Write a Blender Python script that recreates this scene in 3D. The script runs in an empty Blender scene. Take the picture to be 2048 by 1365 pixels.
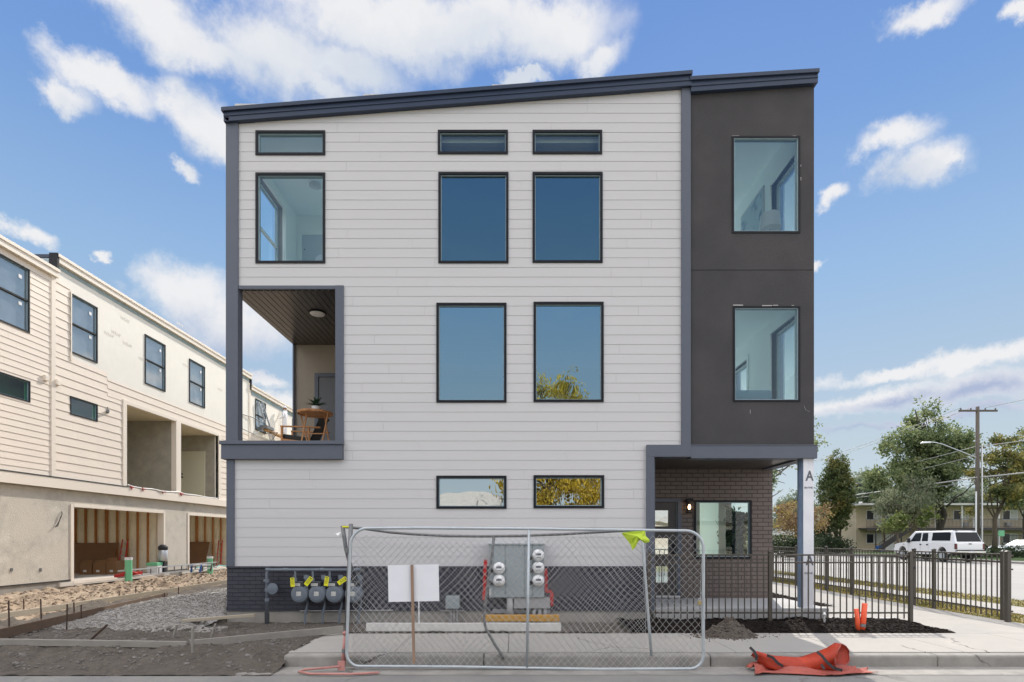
import bpy, math, random
import numpy as np
from mathutils import Vector, Matrix, noise as mnoise
R = math.radians
rnd = random.Random(7)
C = bpy.context.scene.collection
scene = bpy.context.scene

# ------------------------------------------------------------------ camera
cam_data = bpy.data.cameras.new('camera')
cam = bpy.data.objects.new('camera', cam_data); C.objects.link(cam)
cam.location = (0.0, -10.28, 1.7)
cam.rotation_euler = (R(90), 0, 0)
cam_data.sensor_width = 36.0
cam_data.lens = 1100.0 / 2048.0 * 36.0
cam_data.shift_x = -4.0 / 2048.0
cam_data.shift_y = 394.5 / 2048.0
cam_data.clip_start = 0.05
cam_data.clip_end = 3000.0
scene.camera = cam

# ------------------------------------------------------------------ sky, sun, exposure
SUN_EL, SUN_AZ = 39.4, 20.0          # azimuth measured from +Y towards +X
scene.view_settings.view_transform = 'Standard'
scene.view_settings.look = 'None'
scene.view_settings.gamma = 1.0
scene.view_settings.use_curve_mapping = False
scene.view_settings.exposure = 0.53

def ang(px, py):
    """direction (azimuth, elevation) of a place in the sky"""
    dx, dz = (px - 1028) / 1100.0, (1077 - py) / 1100.0
    return math.atan(dx), math.atan(dz / math.hypot(1, dx))

world = bpy.data.worlds.new('World'); scene.world = world
world.use_nodes = True
wn, wl = world.node_tree.nodes, world.node_tree.links
for n in list(wn): wn.remove(n)
def N(t, **kw):
    n = wn.new(t)
    for k, v in kw.items(): setattr(n, k, v)
    return n
def M(op, a, b=None, c=None, clamp=False):
    n = wn.new('ShaderNodeMath'); n.operation = op; n.use_clamp = clamp
    for i, v in enumerate((a, b, c)):
        if v is None: continue
        if isinstance(v, (int, float)): n.inputs[i].default_value = v
        else: wl.new(v, n.inputs[i])
    return n.outputs[0]
def mixc(f, a, b):
    n = wn.new('ShaderNodeMix'); n.data_type = 'RGBA'
    for i, v in ((0, f), (6, a), (7, b)):
        if isinstance(v, (int, float)): n.inputs[i].default_value = v
        elif isinstance(v, tuple): n.inputs[i].default_value = (*v, 1)
        else: wl.new(v, n.inputs[i])
    return n.outputs[2]
tc = N('ShaderNodeTexCoord')
sep = N('ShaderNodeSeparateXYZ'); wl.new(tc.outputs['Generated'], sep.inputs[0])
sx, sy, sz = sep.outputs
az = M('ARCTAN2', sx, sy)
el = M('ARCSINE', sz)
comb = N('ShaderNodeCombineXYZ'); wl.new(az, comb.inputs[0]); wl.new(el, comb.inputs[1])
# wobble the coordinates so that the clouds have ragged edges
def noise_tex(vec, scale, detail, rough=0.55, dist=0.0):
    n = N('ShaderNodeTexNoise'); n.inputs['Scale'].default_value = scale
    n.inputs['Detail'].default_value = detail; n.inputs['Roughness'].default_value = rough
    n.inputs['Distortion'].default_value = dist
    wl.new(vec, n.inputs['Vector']); return n
dirv = tc.outputs['Generated']
n1 = noise_tex(dirv, 8.0, 9, 0.66)
n2 = noise_tex(dirv, 3.2, 4, 0.5)
n2b = noise_tex(dirv, 17.0, 5, 0.55)
def vmath(op, a, b, c=None):
    n = wn.new('ShaderNodeVectorMath'); n.operation = op
    for i, v in enumerate((a, b, c)):
        if v is None: continue
        if isinstance(v, tuple): n.inputs[i].default_value = v
        else: wl.new(v, n.inputs[i])
    return n
wob = vmath('SUBTRACT', n1.outputs['Color'], (0.5, 0.5, 0.5)).outputs[0]
wob = vmath('MULTIPLY', wob, (0.12, 0.10, 0.0)).outputs[0]
pos = vmath('ADD', comb.outputs[0], wob).outputs[0]
CLOUDS = [(300, 20, 120, 60), (400, 95, 150, 60), (205, 165, 105, 42), (130, 195, 60, 30), (560, 110, 170, 100),
          (760, 50, 240, 95), (960, 60, 220, 80), (1120, 60, 110, 75), (1190, 105, 55, 45), (640, 175, 100, 32), (700, 130, 120, 60),
          (395, 240, 70, 56), (440, 285, 60, 50), (370, 337, 25, 22), (60, 478, 48, 26), (385, 590, 90, 62), (470, 640, 120, 62),
          (530, 768, 50, 14), (560, 810, 60, 22), (215, 528, 14, 12), (1780, 285, 80, 36), (1840, 335, 90, 46), (1900, 322, 34, 18),
          (1672, 388, 32, 22), (1648, 520, 26, 9), (1860, 18, 100, 38), (2045, 8, 40, 30),
          (1780, 748, 190, 17), (1960, 724, 150, 26), (1690, 812, 220, 26), (1985, 785, 150, 38), (1840, 852, 260, 10), (1050, 155, 60, 16)]
def field(vec):
    cur = None
    for (px, py, rx, ry) in CLOUDS:
        a0, e0 = ang(px, py)
        a1, _ = ang(px + rx, py); _, e1 = ang(px, py - ry)
        ra, re = abs(a1 - a0) * 1.12, abs(e1 - e0) * 1.12
        v = vmath('MULTIPLY_ADD', vec, (1 / ra, 1 / re, 0), (-a0 / ra, -e0 / re, 0))
        ln = wn.new('ShaderNodeVectorMath'); ln.operation = 'LENGTH'; wl.new(v.outputs[0], ln.inputs[0])
        cur = ln.outputs['Value'] if cur is None else M('SMOOTH_MIN', cur, ln.outputs['Value'], 0.25)
    return cur
f1 = field(pos)
dens = M('ADD', M('SUBTRACT', 1.0, f1), M('ADD', M('MULTIPLY', M('SUBTRACT', n1.outputs['Fac'], 0.5), 1.15), M('MULTIPLY', M('SUBTRACT', n2b.outputs['Fac'], 0.5), 1.0)))
mr = N('ShaderNodeMapRange'); mr.interpolation_type = 'SMOOTHSTEP'; wl.new(dens, mr.inputs[0])
mr.inputs[1].default_value = -0.22; mr.inputs[2].default_value = 0.66
mr.inputs[3].default_value = 0.0; mr.inputs[4].default_value = 0.97
cover_front = M('MULTIPLY', mr.outputs[0], M('GREATER_THAN', sy, 0.0))
# fill light: bright cloud added overhead and behind camera, clear gap facing the windows
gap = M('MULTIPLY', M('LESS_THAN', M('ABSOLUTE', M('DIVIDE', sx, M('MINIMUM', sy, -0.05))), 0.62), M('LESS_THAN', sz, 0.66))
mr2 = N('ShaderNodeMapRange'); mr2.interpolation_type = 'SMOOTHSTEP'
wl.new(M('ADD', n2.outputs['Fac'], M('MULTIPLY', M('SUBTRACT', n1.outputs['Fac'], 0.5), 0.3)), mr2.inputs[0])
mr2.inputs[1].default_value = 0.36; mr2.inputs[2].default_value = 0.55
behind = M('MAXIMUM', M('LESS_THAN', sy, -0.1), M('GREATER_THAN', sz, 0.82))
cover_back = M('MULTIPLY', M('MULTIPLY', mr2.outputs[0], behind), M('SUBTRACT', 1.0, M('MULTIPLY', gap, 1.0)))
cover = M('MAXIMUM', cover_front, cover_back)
# lit top, lavender underside: density just above a point shades it
up = vmath('ADD', pos, (0.0, 0.045, 0.0)).outputs[0]
n3 = noise_tex(vmath('ADD', dirv, (0.0, 0.0, 0.035)).outputs[0], 6.0, 5, 0.6)
f2 = M('SUBTRACT', 1.0, field(up))
sh = M('ADD', M('MULTIPLY', f2, 0.7), M('MULTIPLY', M('SUBTRACT', n3.outputs['Fac'], 0.5), 1.6))
mr3 = N('ShaderNodeMapRange'); wl.new(sh, mr3.inputs[0])
mr3.inputs[1].default_value = -0.15; mr3.inputs[2].default_value = 0.7
lo_mix = N('ShaderNodeMapRange'); wl.new(el, lo_mix.inputs[0])
lo_mix.inputs[1].default_value = 0.15; lo_mix.inputs[2].default_value = 0.55
under = mixc(lo_mix.outputs[0], (0.27, 0.32, 0.46), (0.46, 0.50, 0.56))
ccol_front = mixc(mr3.outputs[0], (0.61, 0.61, 0.62), under)
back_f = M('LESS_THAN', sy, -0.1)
ccol = mixc(M('MAXIMUM', back_f, M('GREATER_THAN', sz, 0.82)), ccol_front, (2.1, 2.0, 1.9))  # unseen cloud set far brighter than the visible one, as fill light
sky = N('ShaderNodeTexSky'); sky.sky_type = 'NISHITA'; sky.sun_disc = False
sky.sun_elevation = R(SUN_EL); sky.sun_rotation = R(SUN_AZ)
sky.altitude = 1300; sky.air_density = 1.0; sky.dust_density = 0.3; sky.ozone_density = 1.5
SKY_ST = 0.10
skyc = N('ShaderNodeVectorMath', operation='SCALE'); wl.new(sky.outputs[0], skyc.inputs[0]); skyc.inputs['Scale'].default_value = SKY_ST
# clear-air colour: the Nishita sky pulled towards the deep-blue to pale-horizon run of this day
cr = N('ShaderNodeValToRGB'); wl.new(M('DIVIDE', el, 1.2), cr.inputs[0])
cr.color_ramp.elements[0].position = 0.0; cr.color_ramp.elements[0].color = (0.41, 0.46, 0.49, 1)
cr.color_ramp.elements[1].position = 0.75; cr.color_ramp.elements[1].color = (0.080, 0.175, 0.45, 1)
for p_, c_ in ((0.13, (0.36, 0.425, 0.475)), (0.335, (0.22, 0.35, 0.53)), (0.5, (0.132, 0.25, 0.50))):
    e_ = cr.color_ramp.elements.new(p_); e_.color = (*c_, 1)
clear = mixc(0.92, skyc.outputs[0], cr.outputs[0])
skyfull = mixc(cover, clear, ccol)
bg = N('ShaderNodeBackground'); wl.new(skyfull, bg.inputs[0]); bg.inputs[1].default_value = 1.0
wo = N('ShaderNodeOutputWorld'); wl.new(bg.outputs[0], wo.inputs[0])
world.cycles.sampling_method = 'MANUAL'; world.cycles.sample_map_resolution = 512

sun_d = bpy.data.lights.new('sun', 'SUN'); sun_d.energy = 3.0; sun_d.angle = R(0.5); sun_d.color = (1.0, 0.93, 0.83)
sun = bpy.data.objects.new('sun', sun_d); C.objects.link(sun)
sdir = Vector((math.sin(R(SUN_AZ)) * math.cos(R(SUN_EL)), math.cos(R(SUN_AZ)) * math.cos(R(SUN_EL)), math.sin(R(SUN_EL))))
sun.rotation_euler = sdir.to_track_quat('Z', 'Y').to_euler(); sun.location = (0, 0, 30)
scene.cycles.max_bounces = 12; scene.cycles.diffuse_bounces = 11; scene.cycles.glossy_bounces = 4; scene.cycles.transmission_bounces = 6; scene.cycles.transparent_max_bounces = 24
scene.cycles.caustics_reflective = False; scene.cycles.caustics_refractive = False
scene.cycles.use_denoising = True

# ------------------------------------------------------------------ materials
MATS = {}
def mat(name, col, rough=0.7, var=0.0, vscale=4.0, bump=0.0, bscale=60.0, metal=0.0, col2=None, spec=0.5, detail=5,
        stretch=(1, 1, 1), mid=0.5, width=0.25, alt=None, altscale=0.6, transl=0.0, coat=0.0):
    """principled material with optional large-scale colour variation (col->col2) and fine bump"""
    m = bpy.data.materials.new(name); m.use_nodes = True; MATS[name] = m
    nt = m.node_tree; nd, lk = nt.nodes, nt.links
    bs = nd['Principled BSDF']
    bs.inputs['Base Color'].default_value = (*col, 1)
    bs.inputs['Roughness'].default_value = rough; bs.inputs['Metallic'].default_value = metal
    bs.inputs['Specular IOR Level'].default_value = spec
    if coat: bs.inputs['Coat Weight'].default_value = coat; bs.inputs['Coat Roughness'].default_value = 0.08
    t = nd.new('ShaderNodeTexCoord'); mp = nd.new('ShaderNodeMapping'); lk.new(t.outputs['Object'], mp.inputs[0])
    mp.inputs['Scale'].default_value = stretch
    if var or col2:
        if col2 is None:
            col2 = tuple(max(0.0, c * (1 - var)) for c in col); col = tuple(c * (1 + var * 0.6) for c in col)
        nz = nd.new('ShaderNodeTexNoise'); lk.new(mp.outputs[0], nz.inputs['Vector'])
        nz.inputs['Scale'].default_value = vscale; nz.inputs['Detail'].default_value = detail; nz.inputs['Roughness'].default_value = 0.65
        ra = nd.new('ShaderNodeValToRGB'); lk.new(nz.outputs['Fac'], ra.inputs[0])
        ra.color_ramp.elements[0].position = mid - width; ra.color_ramp.elements[1].position = mid + width
        ra.color_ramp.elements[0].color = (*col2, 1); ra.color_ramp.elements[1].color = (*col, 1)
        out = ra.outputs[0]
        if alt:
            nz2 = nd.new('ShaderNodeTexNoise'); lk.new(t.outputs['Object'], nz2.inputs['Vector'])
            nz2.inputs['Scale'].default_value = altscale; nz2.inputs['Detail'].default_value = 4
            ra2 = nd.new('ShaderNodeValToRGB'); lk.new(nz2.outputs['Fac'], ra2.inputs[0])
            ra2.color_ramp.elements[0].position = 0.42; ra2.color_ramp.elements[1].position = 0.62
            ra2.color_ramp.elements[0].color = (0, 0, 0, 1); ra2.color_ramp.elements[1].color = (1, 1, 1, 1)
            mx = nd.new('ShaderNodeMix'); mx.data_type = 'RGBA'
            lk.new(ra2.outputs[0], mx.inputs[0]); lk.new(out, mx.inputs[6]); mx.inputs[7].default_value = (*alt, 1)
            out = mx.outputs[2]
        lk.new(out, bs.inputs['Base Color'])
    if bump:
        nb = nd.new('ShaderNodeTexNoise'); lk.new(mp.outputs[0], nb.inputs['Vector'])
        nb.inputs['Scale'].default_value = bscale; nb.inputs['Detail'].default_value = 6; nb.inputs['Roughness'].default_value = 0.6
        bp = nd.new('ShaderNodeBump'); bp.inputs['Strength'].default_value = 1.0; bp.inputs['Distance'].default_value = bump
        lk.new(nb.outputs['Fac'], bp.inputs['Height']); lk.new(bp.outputs[0], bs.inputs['Normal'])
    if transl:
        o = nd['Material Output']; tr = nd.new('ShaderNodeBsdfTranslucent'); mxs = nd.new('ShaderNodeMixShader')
        mxs.inputs[0].default_value = transl
        src = bs.inputs['Base Color'].links
        if src: lk.new(src[0].from_socket, tr.inputs[0])
        else: tr.inputs[0].default_value = (*col, 1)
        lk.new(bs.outputs[0], mxs.inputs[1]); lk.new(tr.outputs[0], mxs.inputs[2]); lk.new(mxs.outputs[0], o.inputs[0])
    return m

def brick_mat(name, c1, c2, mortar, plane='xz', bw=0.215, bh=0.0755, ms=0.010, bump=0.012, chips=None):
    m = bpy.data.materials.new(name); m.use_nodes = True; MATS[name] = m
    nd, lk = m.node_tree.nodes, m.node_tree.links; bs = nd['Principled BSDF']
    bs.inputs['Roughness'].default_value = 0.62
    t = nd.new('ShaderNodeTexCoord'); s = nd.new('ShaderNodeSeparateXYZ'); lk.new(t.outputs['Object'], s.inputs[0])
    c = nd.new('ShaderNodeCombineXYZ')
    ad = nd.new('ShaderNodeMath'); ad.operation = 'ADD'; lk.new(s.outputs[0], ad.inputs[0]); lk.new(s.outputs[1], ad.inputs[1])
    lk.new(ad.outputs[0], c.inputs[0]); lk.new(s.outputs[2], c.inputs[1])
    b = nd.new('ShaderNodeTexBrick'); lk.new(c.outputs[0], b.inputs['Vector'])
    b.inputs['Scale'].default_value = 1.0; b.inputs['Brick Width'].default_value = bw; b.inputs['Row Height'].default_value = bh
    b.inputs['Mortar Size'].default_value = ms; b.inputs['Mortar Smooth'].default_value = 0.35; b.inputs['Bias'].default_value = 0.0
    b.inputs['Color1'].default_value = (*c1, 1); b.inputs['Color2'].default_value = (*c2, 1); b.inputs['Mortar'].default_value = (*mortar, 1)
    nz = nd.new('ShaderNodeTexNoise'); lk.new(t.outputs['Object'], nz.inputs['Vector']); nz.inputs['Scale'].default_value = 5.5; nz.inputs['Detail'].default_value = 6
    ra = nd.new('ShaderNodeValToRGB'); lk.new(nz.outputs['Fac'], ra.inputs[0])
    ra.color_ramp.elements[0].position = 0.71; ra.color_ramp.elements[1].position = 0.74
    mx = nd.new('ShaderNodeMix'); mx.data_type = 'RGBA'; lk.new(ra.outputs[0], mx.inputs[0]); lk.new(b.outputs['Color'], mx.inputs[6])
    mx.inputs[7].default_value = (*(chips or c1), 1)
    lk.new(mx.outputs[2], bs.inputs['Base Color'])
    n2_ = nd.new('ShaderNodeTexNoise'); lk.new(t.outputs['Object'], n2_.inputs['Vector']); n2_.inputs['Scale'].default_value = 45; n2_.inputs['Detail'].default_value = 4
    sb = nd.new('ShaderNodeMath'); sb.operation = 'MULTIPLY_ADD'; lk.new(n2_.outputs['Fac'], sb.inputs[0]); sb.inputs[1].default_value = 0.35
    iv = nd.new('ShaderNodeMath'); iv.operation = 'SUBTRACT'; iv.inputs[0].default_value = 1.0; lk.new(b.outputs['Fac'], iv.inputs[1])
    lk.new(iv.outputs[0], sb.inputs[2])
    bp = nd.new('ShaderNodeBump'); bp.inputs['Distance'].default_value = bump; lk.new(sb.outputs[0], bp.inputs['Height']); lk.new(bp.outputs[0], bs.inputs['Normal'])
    return m

def glass_mat(name, tint, refl, rough=0.0, fres=0.7, gcol=(0.93, 0.99, 1.0)):
    m = bpy.data.materials.new(name); m.use_nodes = True; MATS[name] = m
    nd, lk = m.node_tree.nodes, m.node_tree.links
    for n in list(nd):
        if n.type != 'OUTPUT_MATERIAL': nd.remove(n)
    o = [n for n in nd if n.type == 'OUTPUT_MATERIAL'][0]
    tr = nd.new('ShaderNodeBsdfTransparent'); tr.inputs[0].default_value = (*tint, 1)
    gl = nd.new('ShaderNodeBsdfGlossy'); gl.inputs['Roughness'].default_value = rough; gl.inputs['Color'].default_value = (*gcol, 1)
    fr = nd.new('ShaderNodeLayerWeight'); fr.inputs[0].default_value = 0.35
    ma = nd.new('ShaderNodeMath'); ma.operation = 'MULTIPLY_ADD'; lk.new(fr.outputs['Fresnel'], ma.inputs[0]); ma.inputs[1].default_value = fres; ma.inputs[2].default_value = refl
    ma.use_clamp = True
    # a very slight waviness of the pane
    t = nd.new('ShaderNodeTexCoord'); nz = nd.new('ShaderNodeTexNoise'); lk.new(t.outputs['Object'], nz.inputs[0]); nz.inputs['Scale'].default_value = 1.6; nz.inputs['Detail'].default_value = 1
    bp = nd.new('ShaderNodeBump'); bp.inputs['Distance'].default_value = 0.004; lk.new(nz.outputs['Fac'], bp.inputs['Height']); lk.new(bp.outputs[0], gl.inputs['Normal'])
    mx = nd.new('ShaderNodeMixShader'); lk.new(ma.outputs[0], mx.inputs[0]); lk.new(tr.outputs[0], mx.inputs[1]); lk.new(gl.outputs[0], mx.inputs[2])
    lk.new(mx.outputs[0], o.inputs[0])
    return m

def emit_mat(name, col, st):
    m = bpy.data.materials.new(name); m.use_nodes = True; MATS[name] = m
    b = m.node_tree.nodes['Principled BSDF']
    b.inputs['Base Color'].default_value = (*col, 1); b.inputs['Emission Color'].default_value = (*col, 1); b.inputs['Emission Strength'].default_value = st
    return m

def leaf_mat(name, cols, scale=0.9, transl=0.35):
    """leaves: colour varies leaf by leaf and clump by clump"""
    m = bpy.data.materials.new(name); m.use_nodes = True; MATS[name] = m
    nd, lk = m.node_tree.nodes, m.node_tree.links; bs = nd['Principled BSDF']; bs.inputs['Roughness'].default_value = 0.55
    bs.inputs['Specular IOR Level'].default_value = 0.35
    g = nd.new('ShaderNodeNewGeometry'); t = nd.new('ShaderNodeTexCoord')
    nz = nd.new('ShaderNodeTexNoise'); lk.new(t.outputs['Object'], nz.inputs[0]); nz.inputs['Scale'].default_value = scale; nz.inputs['Detail'].default_value = 2
    a = nd.new('ShaderNodeMath'); a.operation = 'MULTIPLY_ADD'; lk.new(g.outputs['Random Per Island'], a.inputs[0]); a.inputs[1].default_value = 0.5
    b2 = nd.new('ShaderNodeMath'); b2.operation = 'MULTIPLY_ADD'; lk.new(nz.outputs['Fac'], b2.inputs[0]); b2.inputs[1].default_value = 1.6; b2.inputs[2].default_value = -0.55
    lk.new(b2.outputs[0], a.inputs[2])
    ra = nd.new('ShaderNodeValToRGB'); lk.new(a.outputs[0], ra.inputs[0])
    els = ra.color_ramp.elements
    els[0].position = 0.0; els[0].color = (*cols[0], 1); els[1].position = 1.0; els[1].color = (*cols[-1], 1)
    for i, c in enumerate(cols[1:-1]):
        e = els.new((i + 1) / (len(cols) - 1)); e.color = (*c, 1)
    lk.new(ra.outputs[0], bs.inputs['Base Color'])
    o = nd['Material Output']; tr = nd.new('ShaderNodeBsdfTranslucent'); lk.new(ra.outputs[0], tr.inputs[0])
    mx = nd.new('ShaderNodeMixShader'); mx.inputs[0].default_value = transl
    lk.new(bs.outputs[0], mx.inputs[1]); lk.new(tr.outputs[0], mx.inputs[2]); lk.new(mx.outputs[0], o.inputs[0])
    return m

# the building
siding_white = mat('siding_white', (0.575, 0.565, 0.572), 0.6, var=0.025, vscale=1.3, bump=0.0003, bscale=26, stretch=(0.25, 1, 6))
trim_grey = mat('trim_grey', (0.094, 0.108, 0.142), 0.5, var=0.06, vscale=3, bump=0.0006, bscale=90)
fascia_blue = mat('fascia_blue', (0.032, 0.046, 0.082), 0.4, var=0.1, vscale=2, spec=0.4)
stucco_dark = mat('stucco_dark', (0.053, 0.050, 0.054), 0.85, var=0.10, vscale=1.4, bump=0.012, bscale=70, alt=(0.064, 0.060, 0.063), altscale=1.2)
stucco_taupe = mat('stucco_taupe', (0.33, 0.29, 0.24), 0.9, var=0.06, vscale=2, bump=0.004, bscale=90)
brick_navy = brick_mat('brick_navy', (0.036, 0.038, 0.055), (0.048, 0.049, 0.066), (0.020, 0.021, 0.031), chips=(0.14, 0.14, 0.17))
brick_brown = brick_mat('brick_brown', (0.165, 0.132, 0.120), (0.14, 0.112, 0.10), (0.07, 0.056, 0.05), bw=0.235, bh=0.089, chips=(0.22, 0.19, 0.17))
frame_black = mat('frame_black', (0.010, 0.011, 0.015), 0.5, spec=0.25)
bead_white = mat('bead_white', (0.30, 0.40, 0.46), 0.5)
soffit_dark = mat('soffit_dark', (0.05, 0.045, 0.042), 0.32, spec=0.9, var=0.2, vscale=1.5, stretch=(3, 3, 1))
soffit_brown = mat('soffit_brown', (0.062, 0.055, 0.05), 0.30, spec=1.0, var=0.2, vscale=1.5)
concrete_found = mat('concrete_found', (0.30, 0.28, 0.25), 0.85, var=0.25, vscale=2.2, bump=0.004, bscale=30)
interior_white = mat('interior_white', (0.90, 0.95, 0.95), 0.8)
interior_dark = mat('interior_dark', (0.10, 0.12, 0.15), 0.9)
door_grey = mat('door_grey', (0.12, 0.125, 0.14), 0.45)
door_brown = mat('door_brown', (0.055, 0.048, 0.048), 0.45)
glass_tower = glass_mat('glass_tower', (0.88, 0.98, 0.985), 0.09)
glass_mid = glass_mat('glass_mid', (0.46, 0.70, 0.84), 0.46, gcol=(0.74, 0.95, 1.0))
glass_deep = glass_mat('glass_deep', (0.18, 0.38, 0.58), 0.26, gcol=(0.68, 0.96, 1.0))
glass_ground = glass_mat('glass_ground', (0.25, 0.35, 0.35), 0.60)
glass_clear = glass_mat('glass_clear', (0.88, 0.95, 0.96), 0.04)
glass_porch = glass_mat('glass_porch', (0.80, 0.92, 0.84), 0.07, fres=0.3)
# pavement, soil
concrete_walk = mat('concrete_walk', (0.40, 0.375, 0.34), 0.85, col2=(0.31, 0.30, 0.285), vscale=1.1, bump=0.0022, bscale=70, alt=(0.35, 0.335, 0.31), altscale=2.5)
concrete_kerb = mat('concrete_kerb', (0.35, 0.335, 0.31), 0.85, col2=(0.20, 0.19, 0.175), vscale=3.0, bump=0.004, bscale=50)
concrete_patio = mat('concrete_patio', (0.42, 0.42, 0.42), 0.8, var=0.1, vscale=1.5, bump=0.0015, bscale=60)
asphalt = mat('asphalt', (0.225, 0.22, 0.215), 0.9, col2=(0.175, 0.17, 0.165), vscale=1.2, bump=0.005, bscale=110, alt=(0.235, 0.23, 0.215), altscale=0.8)
street_mat = mat('street_mat', (0.36, 0.35, 0.33), 0.85, col2=(0.28, 0.275, 0.265), vscale=0.35, bump=0.004, bscale=60, stretch=(1, 0.25, 1))
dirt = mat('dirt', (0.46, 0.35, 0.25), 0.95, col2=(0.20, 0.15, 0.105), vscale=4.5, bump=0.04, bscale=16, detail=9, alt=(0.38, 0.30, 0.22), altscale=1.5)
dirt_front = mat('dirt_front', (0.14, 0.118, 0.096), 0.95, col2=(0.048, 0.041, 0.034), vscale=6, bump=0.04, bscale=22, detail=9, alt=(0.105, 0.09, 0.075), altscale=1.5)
mulch_m = mat('mulch_m', (0.030, 0.022, 0.018), 0.95, spec=0.1, col2=(0.006, 0.005, 0.005), vscale=38, bump=0.03, bscale=45)
stone_m = mat('stone_m', (0.33, 0.31, 0.285), 0.85, col2=(0.17, 0.16, 0.145), vscale=14)
grass_dry = mat('grass_dry', (0.22, 0.19, 0.055), 0.95, col2=(0.10, 0.11, 0.03), vscale=1.6, bump=0.02, bscale=30, alt=(0.28, 0.23, 0.11), altscale=0.8)
grass_green = mat('grass_green', (0.085, 0.14, 0.03), 0.95, col2=(0.035, 0.065, 0.015), vscale=1.0, bump=0.03, bscale=14)
def add_cracks(m, scale=0.55, width=0.006, dark=0.55):
    nd, lk = m.node_tree.nodes, m.node_tree.links; bs = nd['Principled BSDF']
    t = nd.new('ShaderNodeTexCoord'); nz = nd.new('ShaderNodeTexNoise'); lk.new(t.outputs['Object'], nz.inputs[0]); nz.inputs['Scale'].default_value = 2.5; nz.inputs['Detail'].default_value = 6
    mx = nd.new('ShaderNodeMix'); mx.data_type = 'RGBA'; mx.inputs[0].default_value = 0.28; lk.new(t.outputs['Object'], mx.inputs[6]); lk.new(nz.outputs['Color'], mx.inputs[7])
    vo = nd.new('ShaderNodeTexVoronoi'); vo.feature = 'DISTANCE_TO_EDGE'; vo.inputs['Scale'].default_value = scale; lk.new(mx.outputs[2], vo.inputs['Vector'])
    ra = nd.new('ShaderNodeMapRange'); lk.new(vo.outputs['Distance'], ra.inputs[0]); ra.inputs[1].default_value = width * .3; ra.inputs[2].default_value = width
    n2 = nd.new('ShaderNodeTexNoise'); lk.new(t.outputs['Object'], n2.inputs[0]); n2.inputs['Scale'].default_value = 0.7
    r2 = nd.new('ShaderNodeMapRange'); lk.new(n2.outputs['Fac'], r2.inputs[0]); r2.inputs[1].default_value = .52; r2.inputs[2].default_value = .62; r2.inputs[3].default_value = 1; r2.inputs[4].default_value = 0
    a = nd.new('ShaderNodeMath'); a.operation = 'MAXIMUM'; lk.new(ra.outputs[0], a.inputs[0]); lk.new(r2.outputs[0], a.inputs[1])
    src = bs.inputs['Base Color'].links[0].from_socket
    o = nd.new('ShaderNodeMix'); o.data_type = 'RGBA'; lk.new(a.outputs[0], o.inputs[0]); o.inputs[6].default_value = (.07, .065, .06, 1); lk.new(src, o.inputs[7])
    lk.new(o.outputs[2], bs.inputs['Base Color'])
add_cracks(concrete_walk, .4, .004); add_cracks(concrete_kerb, .5, .005); add_cracks(asphalt, .45, .008); add_cracks(street_mat, .12, .006)
# row of houses
cream = mat('cream', (0.80, 0.71, 0.61), 0.6, var=0.04, vscale=1.5)
cream_trim = mat('cream_trim', (0.82, 0.74, 0.64), 0.55)
wrap_white = mat('wrap_white', (0.86, 0.83, 0.76), 0.7, col2=(0.80, 0.77, 0.70), vscale=1.3, bump=0.004, bscale=9)
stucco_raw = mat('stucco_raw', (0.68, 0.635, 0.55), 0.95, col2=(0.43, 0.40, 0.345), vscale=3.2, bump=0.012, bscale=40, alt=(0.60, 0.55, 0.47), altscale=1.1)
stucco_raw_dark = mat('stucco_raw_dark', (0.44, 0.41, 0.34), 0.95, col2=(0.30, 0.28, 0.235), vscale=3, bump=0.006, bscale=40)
osb = mat('osb', (0.72, 0.64, 0.48), 0.8, var=0.12, vscale=8)
wood_stud = mat('wood_stud', (0.48, 0.21, 0.065), 0.75, var=0.3, vscale=6, stretch=(4, 4, 0.6))
foam = mat('foam', (0.92, 0.85, 0.68), 0.95, var=0.10, vscale=4, bump=0.03, bscale=7)
cardboard = mat('cardboard', (0.27, 0.145, 0.07), 0.85, var=0.1, vscale=4)
board_brown = mat('board_brown', (0.22, 0.115, 0.055), 0.8, var=0.1, vscale=3)
lumber = mat('lumber', (0.42, 0.36, 0.28), 0.85, col2=(0.30, 0.26, 0.20), vscale=5, stretch=(0.6, 0.6, 6))
lumber_grey = mat('lumber_grey', (0.30, 0.28, 0.25), 0.9, col2=(0.22, 0.205, 0.185), vscale=5, stretch=(0.7, 3, 3))
lumber_brown = mat('lumber_brown', (0.13, 0.09, 0.065), 0.9, var=0.2, vscale=5)
lumber_white = mat('lumber_white', (0.60, 0.59, 0.57), 0.8, var=0.12, vscale=6)
lumber_yellow = mat('lumber_yellow', (0.62, 0.32, 0.035), 0.7, col2=(0.42, 0.24, 0.06), vscale=9, stretch=(1, 1, 2))
steel = mat('steel', (0.46, 0.48, 0.50), 0.35, metal=0.85, var=0.15, vscale=8)
steel_pale = mat('steel_pale', (0.46, 0.50, 0.53), 0.5, metal=0.45, var=0.12, vscale=12)
steel_dull = mat('steel_dull', (0.20, 0.205, 0.21), 0.55, metal=0.5, var=0.2, vscale=10)
wire_m = mat('wire_m', (0.50, 0.50, 0.50), 0.5, metal=0.15)
aluminium = mat('aluminium', (0.62, 0.63, 0.64), 0.4, metal=0.6)
rust = mat('rust', (0.06, 0.035, 0.025), 0.9)
pink_paint = mat('pink_paint', (0.55, 0.25, 0.22), 0.6, col2=(0.40, 0.19, 0.17), vscale=12)
gas_grey = mat('gas_grey', (0.14, 0.165, 0.20), 0.5, var=0.12, vscale=9)
gas_dark = mat('gas_dark', (0.035, 0.04, 0.047), 0.5)
panel_grey = mat('panel_grey', (0.29, 0.335, 0.355), 0.45, var=0.06, vscale=3)
panel_beige = mat('panel_beige', (0.33, 0.33, 0.34), 0.5)
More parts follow.
